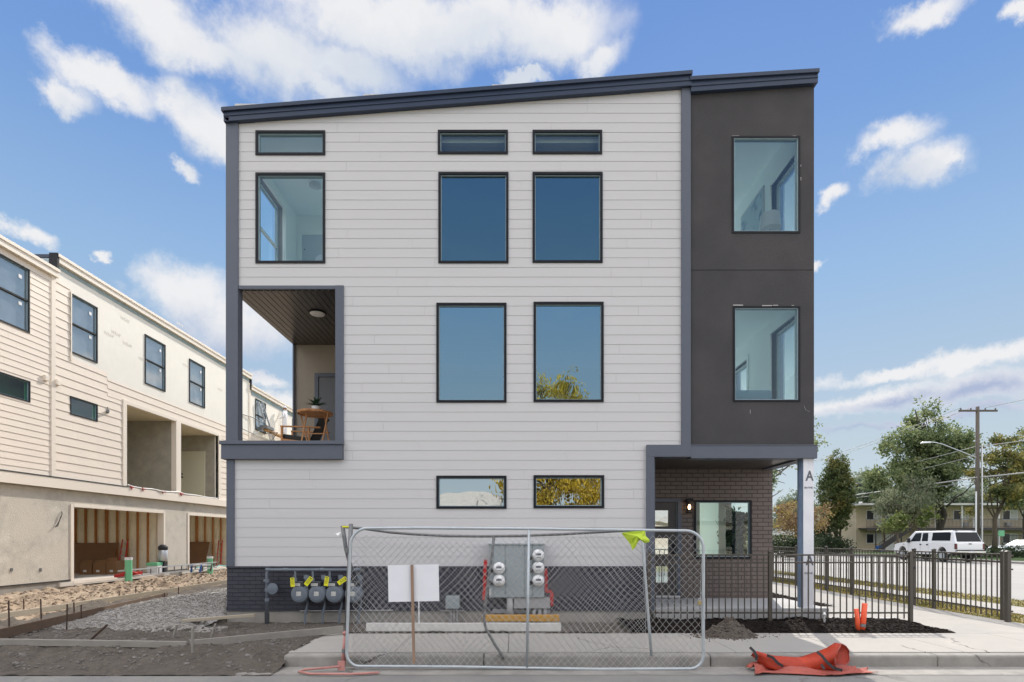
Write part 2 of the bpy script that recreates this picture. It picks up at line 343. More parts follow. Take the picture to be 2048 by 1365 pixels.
white_m = mat('white_m', (0.78, 0.79, 0.80), 0.5)
white_sign = mat('white_sign', (0.78, 0.79, 0.83), 0.55, var=0.04, vscale=5)
label_m = mat('label_m', (0.55, 0.55, 0.52), 0.6, var=0.5, vscale=70)
tag_yellow = mat('tag_yellow', (0.75, 0.72, 0.02), 0.5)
ink = mat('ink', (0.02, 0.02, 0.022), 0.7)
ink_grey = mat('ink_grey', (0.11, 0.12, 0.14), 0.6)
red_m = mat('red_m', (0.50, 0.022, 0.02), 0.6, var=0.3, vscale=30)
hivis = mat('hivis', (0.56, 0.72, 0.06), 0.7, transl=0.25)
orange_m = mat('orange_m', (0.70, 0.08, 0.03), 0.6, col2=(0.40, 0.05, 0.03), vscale=5, transl=0.3, bump=0.004, bscale=14)
orange_faded = mat('orange_faded', (0.50, 0.12, 0.085), 0.7, col2=(0.30, 0.08, 0.065), vscale=6, transl=0.12, bump=0.004, bscale=14)
orange_pipe = mat('orange_pipe', (0.80, 0.11, 0.04), 0.5, var=0.15, vscale=14)
strap_black = mat('strap_black', (0.022, 0.022, 0.026), 0.7)
picket_m = mat('picket_m', (0.060, 0.052, 0.042), 0.42, spec=0.5)
pipe_green = mat('pipe_green', (0.18, 0.55, 0.30), 0.5)
hose_teal = mat('hose_teal', (0.12, 0.45, 0.42), 0.5)
teak = mat('teak', (0.50, 0.23, 0.085), 0.55, var=0.2, vscale=8)
dark_weave = mat('dark_weave', (0.035, 0.033, 0.032), 0.8)
plant_green = mat('plant_green', (0.035, 0.085, 0.04), 0.5, var=0.4, vscale=14)
fabric_blue = mat('fabric_blue', (0.30, 0.42, 0.50), 0.9)
art_m = mat('art_m', (0.42, 0.52, 0.58), 0.7, col2=(0.10, 0.19, 0.30), vscale=3.2, mid=0.42, width=0.08)
lamp_white = mat('lamp_white', (0.80, 0.80, 0.78), 0.7, transl=0.3)
bark = mat('bark', (0.12, 0.095, 0.07), 0.95, var=0.35, vscale=6, bump=0.03, bscale=14, stretch=(2, 2, 0.5))
bark_dark = mat('bark_dark', (0.055, 0.047, 0.038), 0.95, var=0.3, vscale=6)
pole_wood = mat('pole_wood', (0.12, 0.10, 0.085), 0.9, var=0.25, vscale=3, stretch=(4, 4, 0.3))
apt_wall = mat('apt_wall', (0.56, 0.47, 0.35), 0.9, var=0.06, vscale=0.8)
apt_side = mat('apt_side', (0.54, 0.45, 0.33), 0.9, var=0.08, vscale=0.8)
apt_dark = mat('apt_dark', (0.05, 0.045, 0.045), 0.7)
apt_roof = mat('apt_roof', (0.62, 0.62, 0.62), 0.7)
curtain = mat('curtain', (0.62, 0.62, 0.58), 0.8, var=0.08, vscale=30)
dark_glass = mat('dark_glass', (0.012, 0.015, 0.02), 0.3, spec=0.2)
car_white = mat('car_white', (0.78, 0.79, 0.81), 0.25, coat=0.6)
rubber = mat('rubber', (0.02, 0.02, 0.02), 0.8)
chrome = mat('chrome', (0.6, 0.6, 0.62), 0.2, metal=1.0)
tail_red = mat('tail_red', (0.10, 0.015, 0.02), 0.2)
wrap_post = mat('wrap_post', (0.78, 0.79, 0.83), 0.5, col2=(0.66, 0.67, 0.72), vscale=3, bump=0.003, bscale=12)
wrap_side = mat('wrap_side', (0.20, 0.27, 0.38), 0.5, col2=(0.12, 0.17, 0.26), vscale=5, stretch=(3, 3, 1))  # blue shade on the post's side face put into the wrap colour
skin = mat('skin', (0.35, 0.17, 0.10), 0.6)
cloth_white = mat('cloth_white', (0.72, 0.72, 0.76), 0.8)
blue_m = mat('blue_m', (0.03, 0.12, 0.40), 0.6)
roof_shingle = mat('roof_shingle', (0.40, 0.38, 0.35), 0.9, var=0.15, vscale=3)
house_front = mat('house_front', (0.58, 0.54, 0.46), 0.85, var=0.08, vscale=1)
leaf_elm = leaf_mat('leaf_elm', [(0.06, 0.09, 0.05), (0.14, 0.19, 0.09), (0.26, 0.31, 0.14), (0.46, 0.48, 0.26)], 0.9, 0.5)
leaf_column = leaf_mat('leaf_column', [(0.045, 0.07, 0.03), (0.10, 0.135, 0.05), (0.18, 0.21, 0.075), (0.32, 0.25, 0.08)], 0.5, 0.5)
leaf_pine = leaf_mat('leaf_pine', [(0.06, 0.085, 0.04), (0.15, 0.18, 0.07), (0.34, 0.31, 0.10), (0.55, 0.43, 0.12)], 0.9, 0.45)
leaf_spruce = leaf_mat('leaf_spruce', [(0.09, 0.115, 0.07), (0.22, 0.25, 0.15), (0.36, 0.38, 0.24)], 0.9, 0.45)
leaf_autumn = leaf_mat('leaf_autumn', [(0.12, 0.08, 0.05), (0.26, 0.17, 0.10), (0.36, 0.27, 0.12), (0.52, 0.44, 0.10)], 1.2)
leaf_gold = leaf_mat('leaf_gold', [(0.07, 0.06, 0.015), (0.30, 0.22, 0.03), (0.62, 0.45, 0.05), (0.75, 0.58, 0.10)], 0.9, 0.25)
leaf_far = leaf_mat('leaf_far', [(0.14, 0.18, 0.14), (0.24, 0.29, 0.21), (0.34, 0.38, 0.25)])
leaf_bright = leaf_mat('leaf_bright', [(0.07, 0.11, 0.03), (0.18, 0.23, 0.06), (0.40, 0.42, 0.16)])
leaf_hedge = leaf_mat('leaf_hedge', [(0.012, 0.025, 0.012), (0.03, 0.05, 0.02), (0.06, 0.09, 0.03)])
# ------------------------------------------------------------------ mesh helpers
WORLD_ROOTS = {}
class MB:
    """collects shapes; build() links them as ONE mesh object"""
    def __init__(s): s.v = []; s.f = []
    def add(s, vs, fs):
        o = len(s.v); s.v.extend([tuple(map(float, p)) for p in vs]); s.f.extend([tuple(i + o for i in f) for f in fs]); return s
    def box(s, x0, x1, y0, y1, z0, z1):
        return s.add([(x0, y0, z0), (x1, y0, z0), (x1, y1, z0), (x0, y1, z0), (x0, y0, z1), (x1, y0, z1), (x1, y1, z1), (x0, y1, z1)],
                     [(0, 3, 2, 1), (4, 5, 6, 7), (0, 1, 5, 4), (1, 2, 6, 5), (2, 3, 7, 6), (3, 0, 4, 7)])
    def hexa(s, p):
        return s.add(p, [(0, 3, 2, 1), (4, 5, 6, 7), (0, 1, 5, 4), (1, 2, 6, 5), (2, 3, 7, 6), (3, 0, 4, 7)])
    def quad(s, a, b, c, d): return s.add([a, b, c, d], [(0, 1, 2, 3)])
    def tube(s, pts, r, n=8, cap=True):
        pts = [Vector(p) for p in pts]; rs = r if isinstance(r, (list, tuple)) else [r] * len(pts)
        vs, fs = [], []; u = None
        for i, p in enumerate(pts):
            d = (pts[min(i + 1, len(pts) - 1)] - pts[max(i - 1, 0)])
            if d.length < 1e-9: d = Vector((0, 0, 1))
            d.normalize()
            if u is None:
                u = d.orthogonal().normalized()
                if abs(d.z) > 0.9: u = Vector((1, 0, 0))
            u = (u - d * u.dot(d))
            if u.length < 1e-6: u = d.orthogonal()
            u.normalize(); w = d.cross(u)
            for k in range(n):
                a = 2 * math.pi * k / n + (math.pi / n)
                vs.append(p + (u * math.cos(a) + w * math.sin(a)) * rs[i])
        for i in range(len(pts) - 1):
            for k in range(n):
                fs.append((i * n + k, i * n + (k + 1) % n, (i + 1) * n + (k + 1) % n, (i + 1) * n + k))
        if cap: fs.append(tuple(range(n))[::-1]); fs.append(tuple(range((len(pts) - 1) * n, len(pts) * n)))
        return s.add(vs, fs)
    def bar(s, a, b, w, h=None, up=(0, 0, 1)):
        a, b = Vector(a), Vector(b); h = h or w; d = (b - a).normalized(); up = Vector(up)
        if abs(d.dot(up)) > 0.98: up = Vector((0, 1, 0))
        u = d.cross(up).normalized() * w / 2; v = u.cross(d).normalized() * h / 2
        return s.hexa([a - u - v, a + u - v, b + u - v, b - u - v, a - u + v, a + u + v, b + u + v, b - u + v])
    def lathe(s, c, prof, n=20, axis='z'):
        vs, fs = [], []
        for (r, h) in prof:
            for k in range(n):
                a = 2 * math.pi * k / n; x, y = r * math.cos(a), r * math.sin(a)
                vs.append({'z': (c[0] + x, c[1] + y, c[2] + h), 'y': (c[0] + x, c[1] + h, c[2] + y), 'x': (c[0] + h, c[1] + x, c[2] + y)}[axis])
        for i in range(len(prof) - 1):
            for k in range(n): fs.append((i * n + k, i * n + (k + 1) % n, (i + 1) * n + (k + 1) % n, (i + 1) * n + k))
        fs.append(tuple(range(n))[::-1]); fs.append(tuple(range((len(prof) - 1) * n, len(prof) * n)))
        return s.add(vs, fs)
    def prism(s, poly, a0, a1, axis='y'):
        """poly: 2D points, extruded along axis. axis y: (x,z); axis x: (y,z); axis z: (x,y)"""
        f = {'y': lambda p, a: (p[0], a, p[1]), 'x': lambda p, a: (a, p[0], p[1]), 'z': lambda p, a: (p[0], p[1], a)}[axis]
        n = len(poly); vs = [f(p, a0) for p in poly] + [f(p, a1) for p in poly]
        fs = [tuple(range(n)), tuple(range(n, 2 * n))[::-1]] + [(i, i + n, (i + 1) % n + n, (i + 1) % n) for i in range(n)]
        return s.add(vs, fs)
    def build(s, name, m, parent=None, smooth=False, bevel=0.0, local=False, solid=0.0):
        me = bpy.data.meshes.new(name)
        off = Vector((0, 0, 0))
        if parent is None and s.v:
            a = np.array(s.v); off = Vector(((a[:, 0].min() + a[:, 0].max()) / 2, (a[:, 1].min() + a[:, 1].max()) / 2, a[:, 2].min()))
        me.from_pydata([(x - off.x, y - off.y, z - off.z) for x, y, z in s.v], [], s.f)
        me.materials.append(m)
        import bmesh
        bm = bmesh.new(); bm.from_mesh(me); bmesh.ops.recalc_face_normals(bm, faces=bm.faces); bm.to_mesh(me); bm.free()
        if smooth:
            me.shade_smooth()
        o = bpy.data.objects.new(name, me); C.objects.link(o)
        if parent is None: o.location = off
        else:
            o.parent = parent
            if parent.name in WORLD_ROOTS: o.location = -parent.location
        if solid:
            md = o.modifiers.new('solid', 'SOLIDIFY'); md.thickness = solid; md.offset = 0
        if bevel:
            md = o.modifiers.new('bevel', 'BEVEL'); md.width = bevel; md.segments = 2; md.limit_method = 'ANGLE'; md.angle_limit = R(40)
        return o

def tag(o, label=None, cat=None, group=None, kind=None):
    if label: o['label'] = label
    if cat: o['category'] = cat
    if group: o['group'] = group
    if kind: o['kind'] = kind
    return o
def thing(name, label, cat, loc=(0, 0, 0), rz=0.0, group=None, world_coords=True):
    o = bpy.data.objects.new(name, None); C.objects.link(o); o.location = loc; o.rotation_euler = (0, 0, rz)
    o.empty_display_size = 0.2
    if world_coords: WORLD_ROOTS[o.name] = True
    return tag(o, label, cat, group)
def copy_tree(o, parent=None):
    c = o.copy(); C.objects.link(c)
    if parent is not None: c.parent = parent
    for ch in [x for x in bpy.data.objects if x.parent == o]: copy_tree(ch, c)
    return c
CAM_Y = -10.28
def sc_(y): return 1100.0 / (y - CAM_Y)
def FX(px, y=0.0): return (px - 1028) / sc_(y)
def FZ(py, y=0.0): return 1.7 + (1077 - py) / sc_(y)
LX = -13.5
def LY(px): return CAM_Y + 1100 * (-LX) / (1028 - px)

def rects_minus(u0, u1, z0, z1, holes):
    """split a rectangle round rectangular holes"""
    us = sorted({u0, u1, *[h[i] for h in holes for i in (0, 1) if u0 < h[i] < u1]})
    zs = sorted({z0, z1, *[h[i] for h in holes for i in (2, 3) if z0 < h[i] < z1]})
    out = []
    for a, b in zip(us, us[1:]):
        for c, d in zip(zs, zs[1:]):
            mu, mz = (a + b) / 2, (c + d) / 2
            if not any(h[0] < mu < h[1] and h[2] < mz < h[3] for h in holes): out.append((a, b, c, d))
    return out
def wall(mb, P, u0, u1, z0, z1, th, holes, top=None):
    """a wall with openings. P(u, w, z) -> world, w from 0 (face) to th (back). top(u): sloping top edge"""
    us = sorted({u0, u1, *[h[i] for h in holes for i in (0, 1) if u0 < h[i] < u1]})
    zs = sorted({z0, z1, *[h[i] for h in holes for i in (2, 3) if z0 < h[i] < z1]})
    def inside(i, j):
        if i < 0 or j < 0 or i >= len(us) - 1 or j >= len(zs) - 1: return False
        mu, mz = (us[i] + us[i + 1]) / 2, (zs[j] + zs[j + 1]) / 2
        return not any(h[0] < mu < h[1] and h[2] < mz < h[3] for h in holes)
    def Z(i, j): return top(us[i]) if (top and j == len(zs) - 1) else zs[j]
    for i in range(len(us) - 1):
        for j in range(len(zs) - 1):
            if not inside(i, j): continue
            a = [(us[i], Z(i, j)), (us[i + 1], Z(i + 1, j)), (us[i + 1], Z(i + 1, j + 1)), (us[i], Z(i, j + 1))]
            mb.quad(*[P(u, 0, z) for u, z in a]); mb.quad(*[P(u, th, z) for u, z in a])
            for (di, dj, e0, e1) in ((-1, 0, 0, 3), (1, 0, 1, 2), (0, -1, 0, 1), (0, 1, 3, 2)):
                if not inside(i + di, j + dj):
                    p, q = a[e0], a[e1]
                    mb.quad(P(p[0], 0, p[1]), P(q[0], 0, q[1]), P(q[0], th, q[1]), P(p[0], th, p[1]))
def siding(mb, P, u0, u1, z0, z1, exp, holes, depth=0.016, top=None, rng=None, joint=4.0, gap=0.0045):
    """lapped boards: each course leans out to its lower edge; P(u, w, z) with w < 0 outwards"""
    k = 0; z = z0; rng = rng or random.Random(3)
    while z < z1 - 1e-4:
        zt = min(z + exp, z1)
        cuts = [u0, u1]; c = u0 + rng.uniform(0.6, joint)
        while c < u1: cuts.append(c); c += joint
        joints = set(cuts)
        hs = list(holes)
        if top: cuts += [u0 + 0.3 * i for i in range(1, int((u1 - u0) / 0.3) + 1)] if zt > min(top(u0), top(u1)) - 0.05 else []
        cuts = sorted(cuts)
        js = set([c for c in cuts])
        for a, b in zip(cuts, cuts[1:]):
            if b - a < 1e-4: continue
            if top and z > top((a + b) / 2): continue
            g = 0.0015 if joint < 50 else 0
            for (ua, ub, za, zb) in rects_minus(a, b, z + gap, zt, hs):
                fa, fb = (za - z) / exp, (zb - z) / exp
                wa, wb = -(0.008 + depth * (1 - fa)), -(0.008 + depth * (1 - fb))
                ea = g if (ua == a and a != u0 and a in joints) else 0; eb = g if (ub == b and b != u1 and b in joints) else 0
                ua2, ub2 = ua + ea, ub - eb
                v = [P(ua2, wa, za), P(ub2, wa, za), P(ub2, wb, zb), P(ua2, wb, zb), P(ua2, 0, za), P(ub2, 0, za), P(ub2, 0, zb), P(ua2, 0, zb)]
                mb.add(v, [(0, 1, 2, 3), (0, 1, 5, 4), (0, 3, 7, 4), (1, 2, 6, 5)])
        z = zt; k += 1

def window(parent, P, u0, u1, z0, z1, fmat, gmat, fw=0.045, proud=0.02, sash=False, bead=True, back=0.05, pane_w=0.03):
    """frame (part) with its pane (sub-part); P(u, w, z), w < 0 outwards"""
    mb = MB()
    def bx(a, b, c, d, w0, w1):
        mb.hexa([P(a, w0, c), P(b, w0, c), P(b, w1, c), P(a, w1, c), P(a, w0, d), P(b, w0, d), P(b, w1, d), P(a, w1, d)])
    bx(u0, u0 + fw, z0, z1, -proud, back); bx(u1 - fw, u1, z0, z1, -proud, back)
    bx(u0 + fw, u1 - fw, z0, z0 + fw, -proud, back); bx(u0 + fw, u1 - fw, z1 - fw, z1, -proud, back)
    if sash: zm = (z0 + z1) / 2; bx(u0 + fw, u1 - fw, zm - 0.022, zm + 0.022, -proud * 0.6, back)
    f = mb.build('window', fmat, parent)
    if bead:
        mb = MB(); t = 0.012; a, b, c, d = u0 + fw, u1 - fw, z0 + fw, z1 - fw
        bx(a, a + t, c, d, 0.0, back); bx(b - t, b, c, d, 0.0, back); bx(a + t, b - t, c, c + t, 0.0, back); bx(a + t, b - t, d - t, d, 0.0, back)
        mb.build('frame', bead_white, f)
    a, b, c, d = u0 + fw, u1 - fw, z0 + fw, z1 - fw
    MB().quad(P(a, pane_w, c), P(b, pane_w, c), P(b, pane_w, d), P(a, pane_w, d)).build('pane', gmat, f)
    return f

def text_mesh(s, size, m, parent, name='lettering', mat_world=None, extr=0.0008, bold=False):
    cu = bpy.data.curves.new(name, 'FONT'); cu.body = s; cu.size = size; cu.extrude = extr; cu.align_x = 'CENTER'; cu.align_y = 'CENTER'
    if bold: cu.offset = size * 0.02
    tmp = bpy.data.objects.new('tmp', cu); C.objects.link(tmp)
    dg = bpy.context.evaluated_depsgraph_get()
    me = bpy.data.meshes.new_from_object(tmp.evaluated_get(dg)); bpy.data.objects.remove(tmp)
    me.materials.clear(); me.materials.append(m)
    if mat_world is not None: me.transform(mat_world)
    o = bpy.data.objects.new(name, me); C.objects.link(o)
    o.parent = parent
    if parent is not None and parent.name in WORLD_ROOTS: o.location = -parent.location
    return o
def on_front(x, y, z, rot=0.0):
    """text lying on a plane that faces -Y"""
    return Matrix.Translation((x, y, z)) @ Matrix.Rotation(R(90), 4, 'X') @ Matrix.Rotation(rot, 4, 'Z')

def leaves(name, m, parent, blobs, n, size, seed=1, flat=0.0, droop=0.0, clump=0.35, per=14, shell=0.55):
    """many leaf-sized faces gathered in clumps spread through ellipsoids (cx,cy,cz,rx,ry,rz)"""
    g = np.random.default_rng(seed)
    vol = np.array([(b[3] * b[4] * b[5]) ** 0.75 for b in blobs]); vol /= vol.sum()
    nc = max(1, n // per)
    bi = g.choice(len(blobs), nc, p=vol); B = np.array(blobs)[bi]
    d = g.normal(size=(nc, 3)); d /= np.linalg.norm(d, axis=1)[:, None]
    rr = shell + (1 - shell) * g.random(nc) ** 0.7; rr = np.where(g.random(nc) < 0.3, g.random(nc), rr)
    cc = B[:, :3] + d * B[:, 3:] * rr[:, None]
    cc += g.normal(size=cc.shape) * clump * 0.5
    cs = clump * (0.5 + g.random(nc))
    c = np.repeat(cc, per, axis=0) + g.normal(size=(nc * per, 3)) * np.repeat(cs, per)[:, None] * np.array([1, 1, 0.75])
    if droop: c[:, 2] -= np.abs(g.normal(size=len(c))) * droop
    k = len(c)
    a = g.normal(size=(k, 3)); a /= np.linalg.norm(a, axis=1)[:, None]
    if droop: a = a * 0.4 + np.array([0, 0, -1]); a /= np.linalg.norm(a, axis=1)[:, None]
    b = g.normal(size=(k, 3)); b -= a * (a * b).sum(1)[:, None]; b /= np.linalg.norm(b, axis=1)[:, None]
    s_ = size * (0.6 + 0.8 * g.random(k))[:, None]
    v = np.empty((k, 4, 3)); v[:, 0] = c - a * s_ * 0.6; v[:, 1] = c + b * s_ * 0.32 ; v[:, 2] = c + a * s_ * 0.6; v[:, 3] = c - b * s_ * 0.32
    me = bpy.data.meshes.new(name); V = v.reshape(-1, 3)
    me.vertices.add(len(V)); me.vertices.foreach_set('co', V.ravel())
    me.loops.add(len(V)); me.loops.foreach_set('vertex_index', np.arange(len(V), dtype=np.int32))
    me.polygons.add(k); me.polygons.foreach_set('loop_start', np.arange(0, len(V), 4, dtype=np.int32))
    me.polygons.foreach_set('loop_total', np.full(k, 4, dtype=np.int32))
    me.materials.append(m); me.update(calc_edges=True)
    o = bpy.data.objects.new(name, me); C.objects.link(o); o.parent = parent
    if parent is not None and parent.name in WORLD_ROOTS: o.location = -parent.location
    return o
def limb(mb, p0, p1, r0, r1, rng, wob=0.12, n=7, seg=5):
    p0, p1 = Vector(p0), Vector(p1); L = (p1 - p0).length; pts, rs = [], []
    for i in range(seg + 1):
        t = i / seg; q = p0.lerp(p1, t)
        if 0 < i < seg: q += Vector((rng.uniform(-1, 1), rng.uniform(-1, 1), rng.uniform(-.5, .5))) * wob * L * 0.25
        pts.append(q); rs.append(r0 + (r1 - r0) * t)
    mb.tube(pts, rs, n); return pts
def scatter(bl, k, seed):
    """break smooth crowns up into many small leafy masses with gaps between them"""
    g = random.Random(seed * 3 + 1); out = []; w = [b[3] * b[4] * b[5] for b in bl]
    for _ in range(k):
        b = g.choices(bl, w)[0]; d = Vector((g.gauss(0, 1), g.gauss(0, 1), g.gauss(0, 1))).normalized() * g.uniform(.45, 1.08)
        r = g.uniform(.13, .28) * (b[3] * b[4] * b[5]) ** (1 / 3)
        out.append((b[0] + d.x * b[3], b[1] + d.y * b[4], b[2] + d.z * b[5], r * 1.15, r * 1.15, r * .8))
    return out
def tree(name, label, base, blobs, lm, n, size, trunk_r, seed=1, bm=None, group=None, crown0=None, droop=0.0, clump=0.4, lean=(0, 0), limbs=10, shell=0.5, twin=0, brk=0):
    """base (x,y,z); blobs relative to base. trunk with limbs reaching into the crown"""
    x, y, z = base; t = thing(name, label, 'tree', base, group=group); rng = random.Random(seed)
    bl = [(x + b[0], y + b[1], z + b[2], b[3], b[4], b[5]) for b in blobs]
    top = max(b[2] - b[5] * 0.1 for b in bl); c0 = crown0 or min(b[2] - b[5] * 0.3 for b in bl)
    mb = MB(); mid = Vector((x + lean[0], y + lean[1], z + (c0 - z) if c0 > z else z + 2))
    tb = max(bl, key=lambda b: b[2]); tip = Vector((tb[0], tb[1], top))
    mb.tube([Vector(base) - Vector((0, 0, .2)), Vector(base).lerp(mid, .5) + Vector((trunk_r * .3, 0, 0)), mid, mid.lerp(tip, .5), tip],
            [trunk_r * 1.25, trunk_r, trunk_r * .82, trunk_r * .45, trunk_r * .12], 9)
    for k in range(twin):
        q = Vector(base) + Vector((trunk_r * 2.4 * (k + 1), 0.3, 0)); b = bl[min(k, len(bl) - 1)]
        limb(mb, q, (b[0] + b[3] * .3, b[1], b[2]), trunk_r * .8, trunk_r * .2, rng)
    for k in range(limbs):
        b = bl[k % len(bl)]; s0 = mid.lerp(tip, rng.uniform(0, 0.7))
        d = Vector((rng.gauss(0, 1), rng.gauss(0, 1), rng.gauss(0.2, .7))).normalized()
        e = Vector((b[0] + d.x * b[3] * .8, b[1] + d.y * b[4] * .8, b[2] + d.z * b[5] * .8))
        pts = limb(mb, s0, e, trunk_r * .32, trunk_r * .06, rng, 0.2)
        for _ in range(2):
            q = pts[rng.randint(2, 4)]; limb(mb, q, q + Vector((rng.gauss(0, .5), rng.gauss(0, .5), rng.gauss(.2, .4))) * b[3] * .5, trunk_r * .12, trunk_r * .03, rng, seg=3, n=5)
    mb.build('trunk', bm or bark, t, smooth=True)
    leaves('crown', lm, t, scatter(bl, brk, seed) if brk else bl, n, size, seed, droop=droop, clump=clump, shell=shell)
    return t
def heightmesh(name, m, x0, x1, y0, y1, dx, dy, h, kind=None, skip=None, skirt=0.0):
    nx, ny = int(round((x1 - x0) / dx)) + 1, int(round((y1 - y0) / dy)) + 1
    vs = [(x0 + (x1 - x0) * i / (nx - 1), y0 + (y1 - y0) * j / (ny - 1)) for j in range(ny) for i in range(nx)]
    vs = [(x, y, h(x, y)) for x, y in vs]
    fs = []
    for j in range(ny - 1):
        for i in range(nx - 1):
            a = j * nx + i
            if skip and skip((vs[a][0] + vs[a + 1][0]) / 2, (vs[a][1] + vs[a + nx][1]) / 2): continue
            fs.append((a, a + 1, a + nx + 1, a + nx))
    me = bpy.data.meshes.new(name); me.from_pydata(vs, [], fs); me.materials.append(m); me.shade_smooth()
    o = bpy.data.objects.new(name, me); C.objects.link(o)
    if kind: o['kind'] = kind
    return o
def fbm(x, y, s, o=5, seed=0.0): return mnoise.fractal((x * s + seed, y * s - seed, seed), 0.9, 2.1, o)
def stones(name, m, pts, parent=None, seed=1, lump=None):
    """irregular stones / clods / chips: pts = (x,y,z,size[,flatness])"""
    g = random.Random(seed); mb = MB()
    base = [(1, 0, 0), (-1, 0, 0), (0, 1, 0), (0, -1, 0), (0, 0, 1), (0, 0, -1), (.6, .6, .6), (-.6, .6, .6), (.6, -.6, .6), (-.6, -.6, .6), (.6, .6, -.6), (-.6, .6, -.6), (.6, -.6, -.6), (-.6, -.6, -.6)]
    fc = [(0, 6, 8), (0, 8, 12), (0, 12, 10), (0, 10, 6), (1, 9, 7), (1, 7, 11), (1, 11, 13), (1, 13, 9), (2, 7, 6), (2, 6, 10), (2, 10, 11), (2, 11, 7),
          (3, 8, 9), (3, 9, 13), (3, 13, 12), (3, 12, 8), (4, 6, 7), (4, 7, 9), (4, 9, 8), (4, 8, 6), (5, 12, 13), (5, 13, 11), (5, 11, 10), (5, 10, 12)]
    for p in pts:
        x, y, z, s = p[:4]; fl = p[4] if len(p) > 4 else 0.7; el_ = p[5] if len(p) > 5 else 1.0
        a = g.uniform(0, 6.28); ca, sa = math.cos(a), math.sin(a); kx, ky = g.uniform(.7, 1.2) * el_, g.uniform(.7, 1.2); tl = g.uniform(-.3, .3)
        vs = []
        for b in base:
            j = g.uniform(.78, 1.12); bx, by, bz = b[0] * kx * j, b[1] * ky * j, b[2] * fl * j
            bz += bx * tl
            vs.append((x + (bx * ca - by * sa) * s, y + (bx * sa + by * ca) * s, z + bz * s))
        mb.add(vs, fc)
    me = bpy.data.meshes.new(name); me.from_pydata(mb.v, [], mb.f); me.materials.append(m)
    o = bpy.data.objects.new(name, me); C.objects.link(o)
    if parent is not None:
        o.parent = parent
        if parent.name in WORLD_ROOTS: o.location = -parent.location
    return o
# ------------------------------------------------------------------ the new townhouse
WX0, WX1, TX1 = FX(455), FX(1380), FX(1628)          # left corner, joint with the dark tower, right corner
Z_FOUND, Z_BRICK = FZ(1222), FZ(1133)
house = thing('townhouse', 'new three storey townhouse with white lap siding, dark stucco tower and brick base', 'building', ((WX0 + TX1) / 2, 0, 0))
PF = lambda u, w, z: (u, w, z)                        # front plane, w goes inwards (+Y)
def rooftop(x): return FZ(230) + (x - WX0) * 0.0795   # top edge of the white wall, under the fascia
def px_rect(x0, x1, y0, y1, y=0.0): return (FX(x0, y), FX(x1, y), FZ(y1, y), FZ(y0, y))
WIN = {k: px_rect(*v) for k, v in dict(A=(512, 651, 263, 312), B=(512, 651, 347, 528), C=(876, 1016, 262, 310), D=(877, 1017, 346, 528),
       E=(1065, 1204, 262, 310), F=(1065, 1205, 346, 527), G=(873, 1013, 607, 806), H=(1067, 1207, 605, 805), I=(873, 1013, 952, 1018), J=(1067, 1208, 951, 1017)).items()}
TW = [px_rect(1464, 1600, 273, 467), px_rect(1466, 1600, 613, 804)]
BAL = (WX0 - 0.01, FX(680), FZ(888), FZ(575))
PORCH_X0 = FX(1300)
# backing wall behind the boards
mb = MB()
wall(mb, PF, WX0 + 0.01, WX1, Z_BRICK, rooftop(WX1), 0.16, [*WIN.values(), BAL, (FX(1306), WX1 + 1, -1, FZ(905))], top=rooftop)
mb.build('wall', siding_white, house)
mb = MB()
SB = (FX(688), FX(1362)); SX0 = FX(470)
holes = [*WIN.values(), (WX0 - 1, FX(688), FZ(921), FZ(572)), (FX(1292), 99, -1, FZ(893))]
siding(mb, PF, SX0, FX(1362), Z_BRICK, rooftop(FX(1362)), 0.1800, holes, depth=0.004, top=rooftop, gap=0.0026)
mb.build('siding', siding_white, house)
# brick base, its lower course, the foundation
MB().box(WX0, FX(1292), -0.02, 0.16, Z_FOUND, Z_BRICK).build('brick_base', brick_navy, house)
MB().box(WX0 - .005, FX(1292), -0.035, 0.0, Z_FOUND - .001, Z_FOUND + 0.075).box(WX0, FX(1292), -0.045, -0.02, Z_BRICK - .03, Z_BRICK).build('brick_ledge', brick_navy, house)
MB().box(WX0, FX(1292), -0.012, 0.2, -0.2, Z_FOUND).build('foundation', concrete_found, house)
# corner boards and bands
for q in ((WX0 - .01, FX(478), -0.045, 0.14, FZ(890), rooftop(WX0) + .02), (WX0, FX(470), -0.045, 0.14, Z_BRICK, FZ(921)),
          (FX(672), FX(688), -0.045, 0.12, FZ(890), FZ(573)), (FX(478), FX(672), -0.035, 0.018, FZ(580), FZ(573)),
          (FX(1362), FX(1380), -0.05, 0.1, FZ(893), rooftop(FX(1371)) + .02)):
    MB().box(*q).build('corner_trim', trim_grey, house, bevel=0.004)
# pale caulk and stucco scuffs round the tower windows
caulk = mat('caulk', (.45, .43, .42), .8)
for (x0, x1, y0, y1) in ((1464, 1478, 272, 273.5), (1585, 1592, 272, 273.2), (1601, 1602, 355, 362), (1601, 1602, 330, 334), (1466, 1486, 610, 612), (1524, 1544, 611, 613.5), (1546, 1556, 610.5, 612), (1583, 1588, 611, 612), (1500, 1500.6, 820, 828)):
    MB().box(FX(x0), FX(x1), -.006, .0, FZ(y1), FZ(y0)).build('caulk_mark', caulk, house)
MB().tube([(FX(1608), -.002, FZ(812)), (FX(1611), -.002, FZ(820)), (FX(1619), -.002, FZ(824))], .0022, 5).build('caulk_mark', caulk, house)
mb = MB()
mb.box(WX0 - .07, FX(687), -0.10, 0.18, FZ(920), FZ(891)).box(WX0 - .09, FX(689), -0.13, 0.2, FZ(891), FZ(884))
mb.build('balcony_band', trim_grey, house, bevel=0.004)
mb = MB()
mb.box(FX(1292), FX(1380), -0.07, 0.18, FZ(915), FZ(891))
mb.box(FX(1380), TX1 + 0.03, -0.062, 0.2, FZ(918), FZ(893)).box(FX(1380), TX1 + 0.04, -0.07, 0.06, FZ(893), FZ(891))
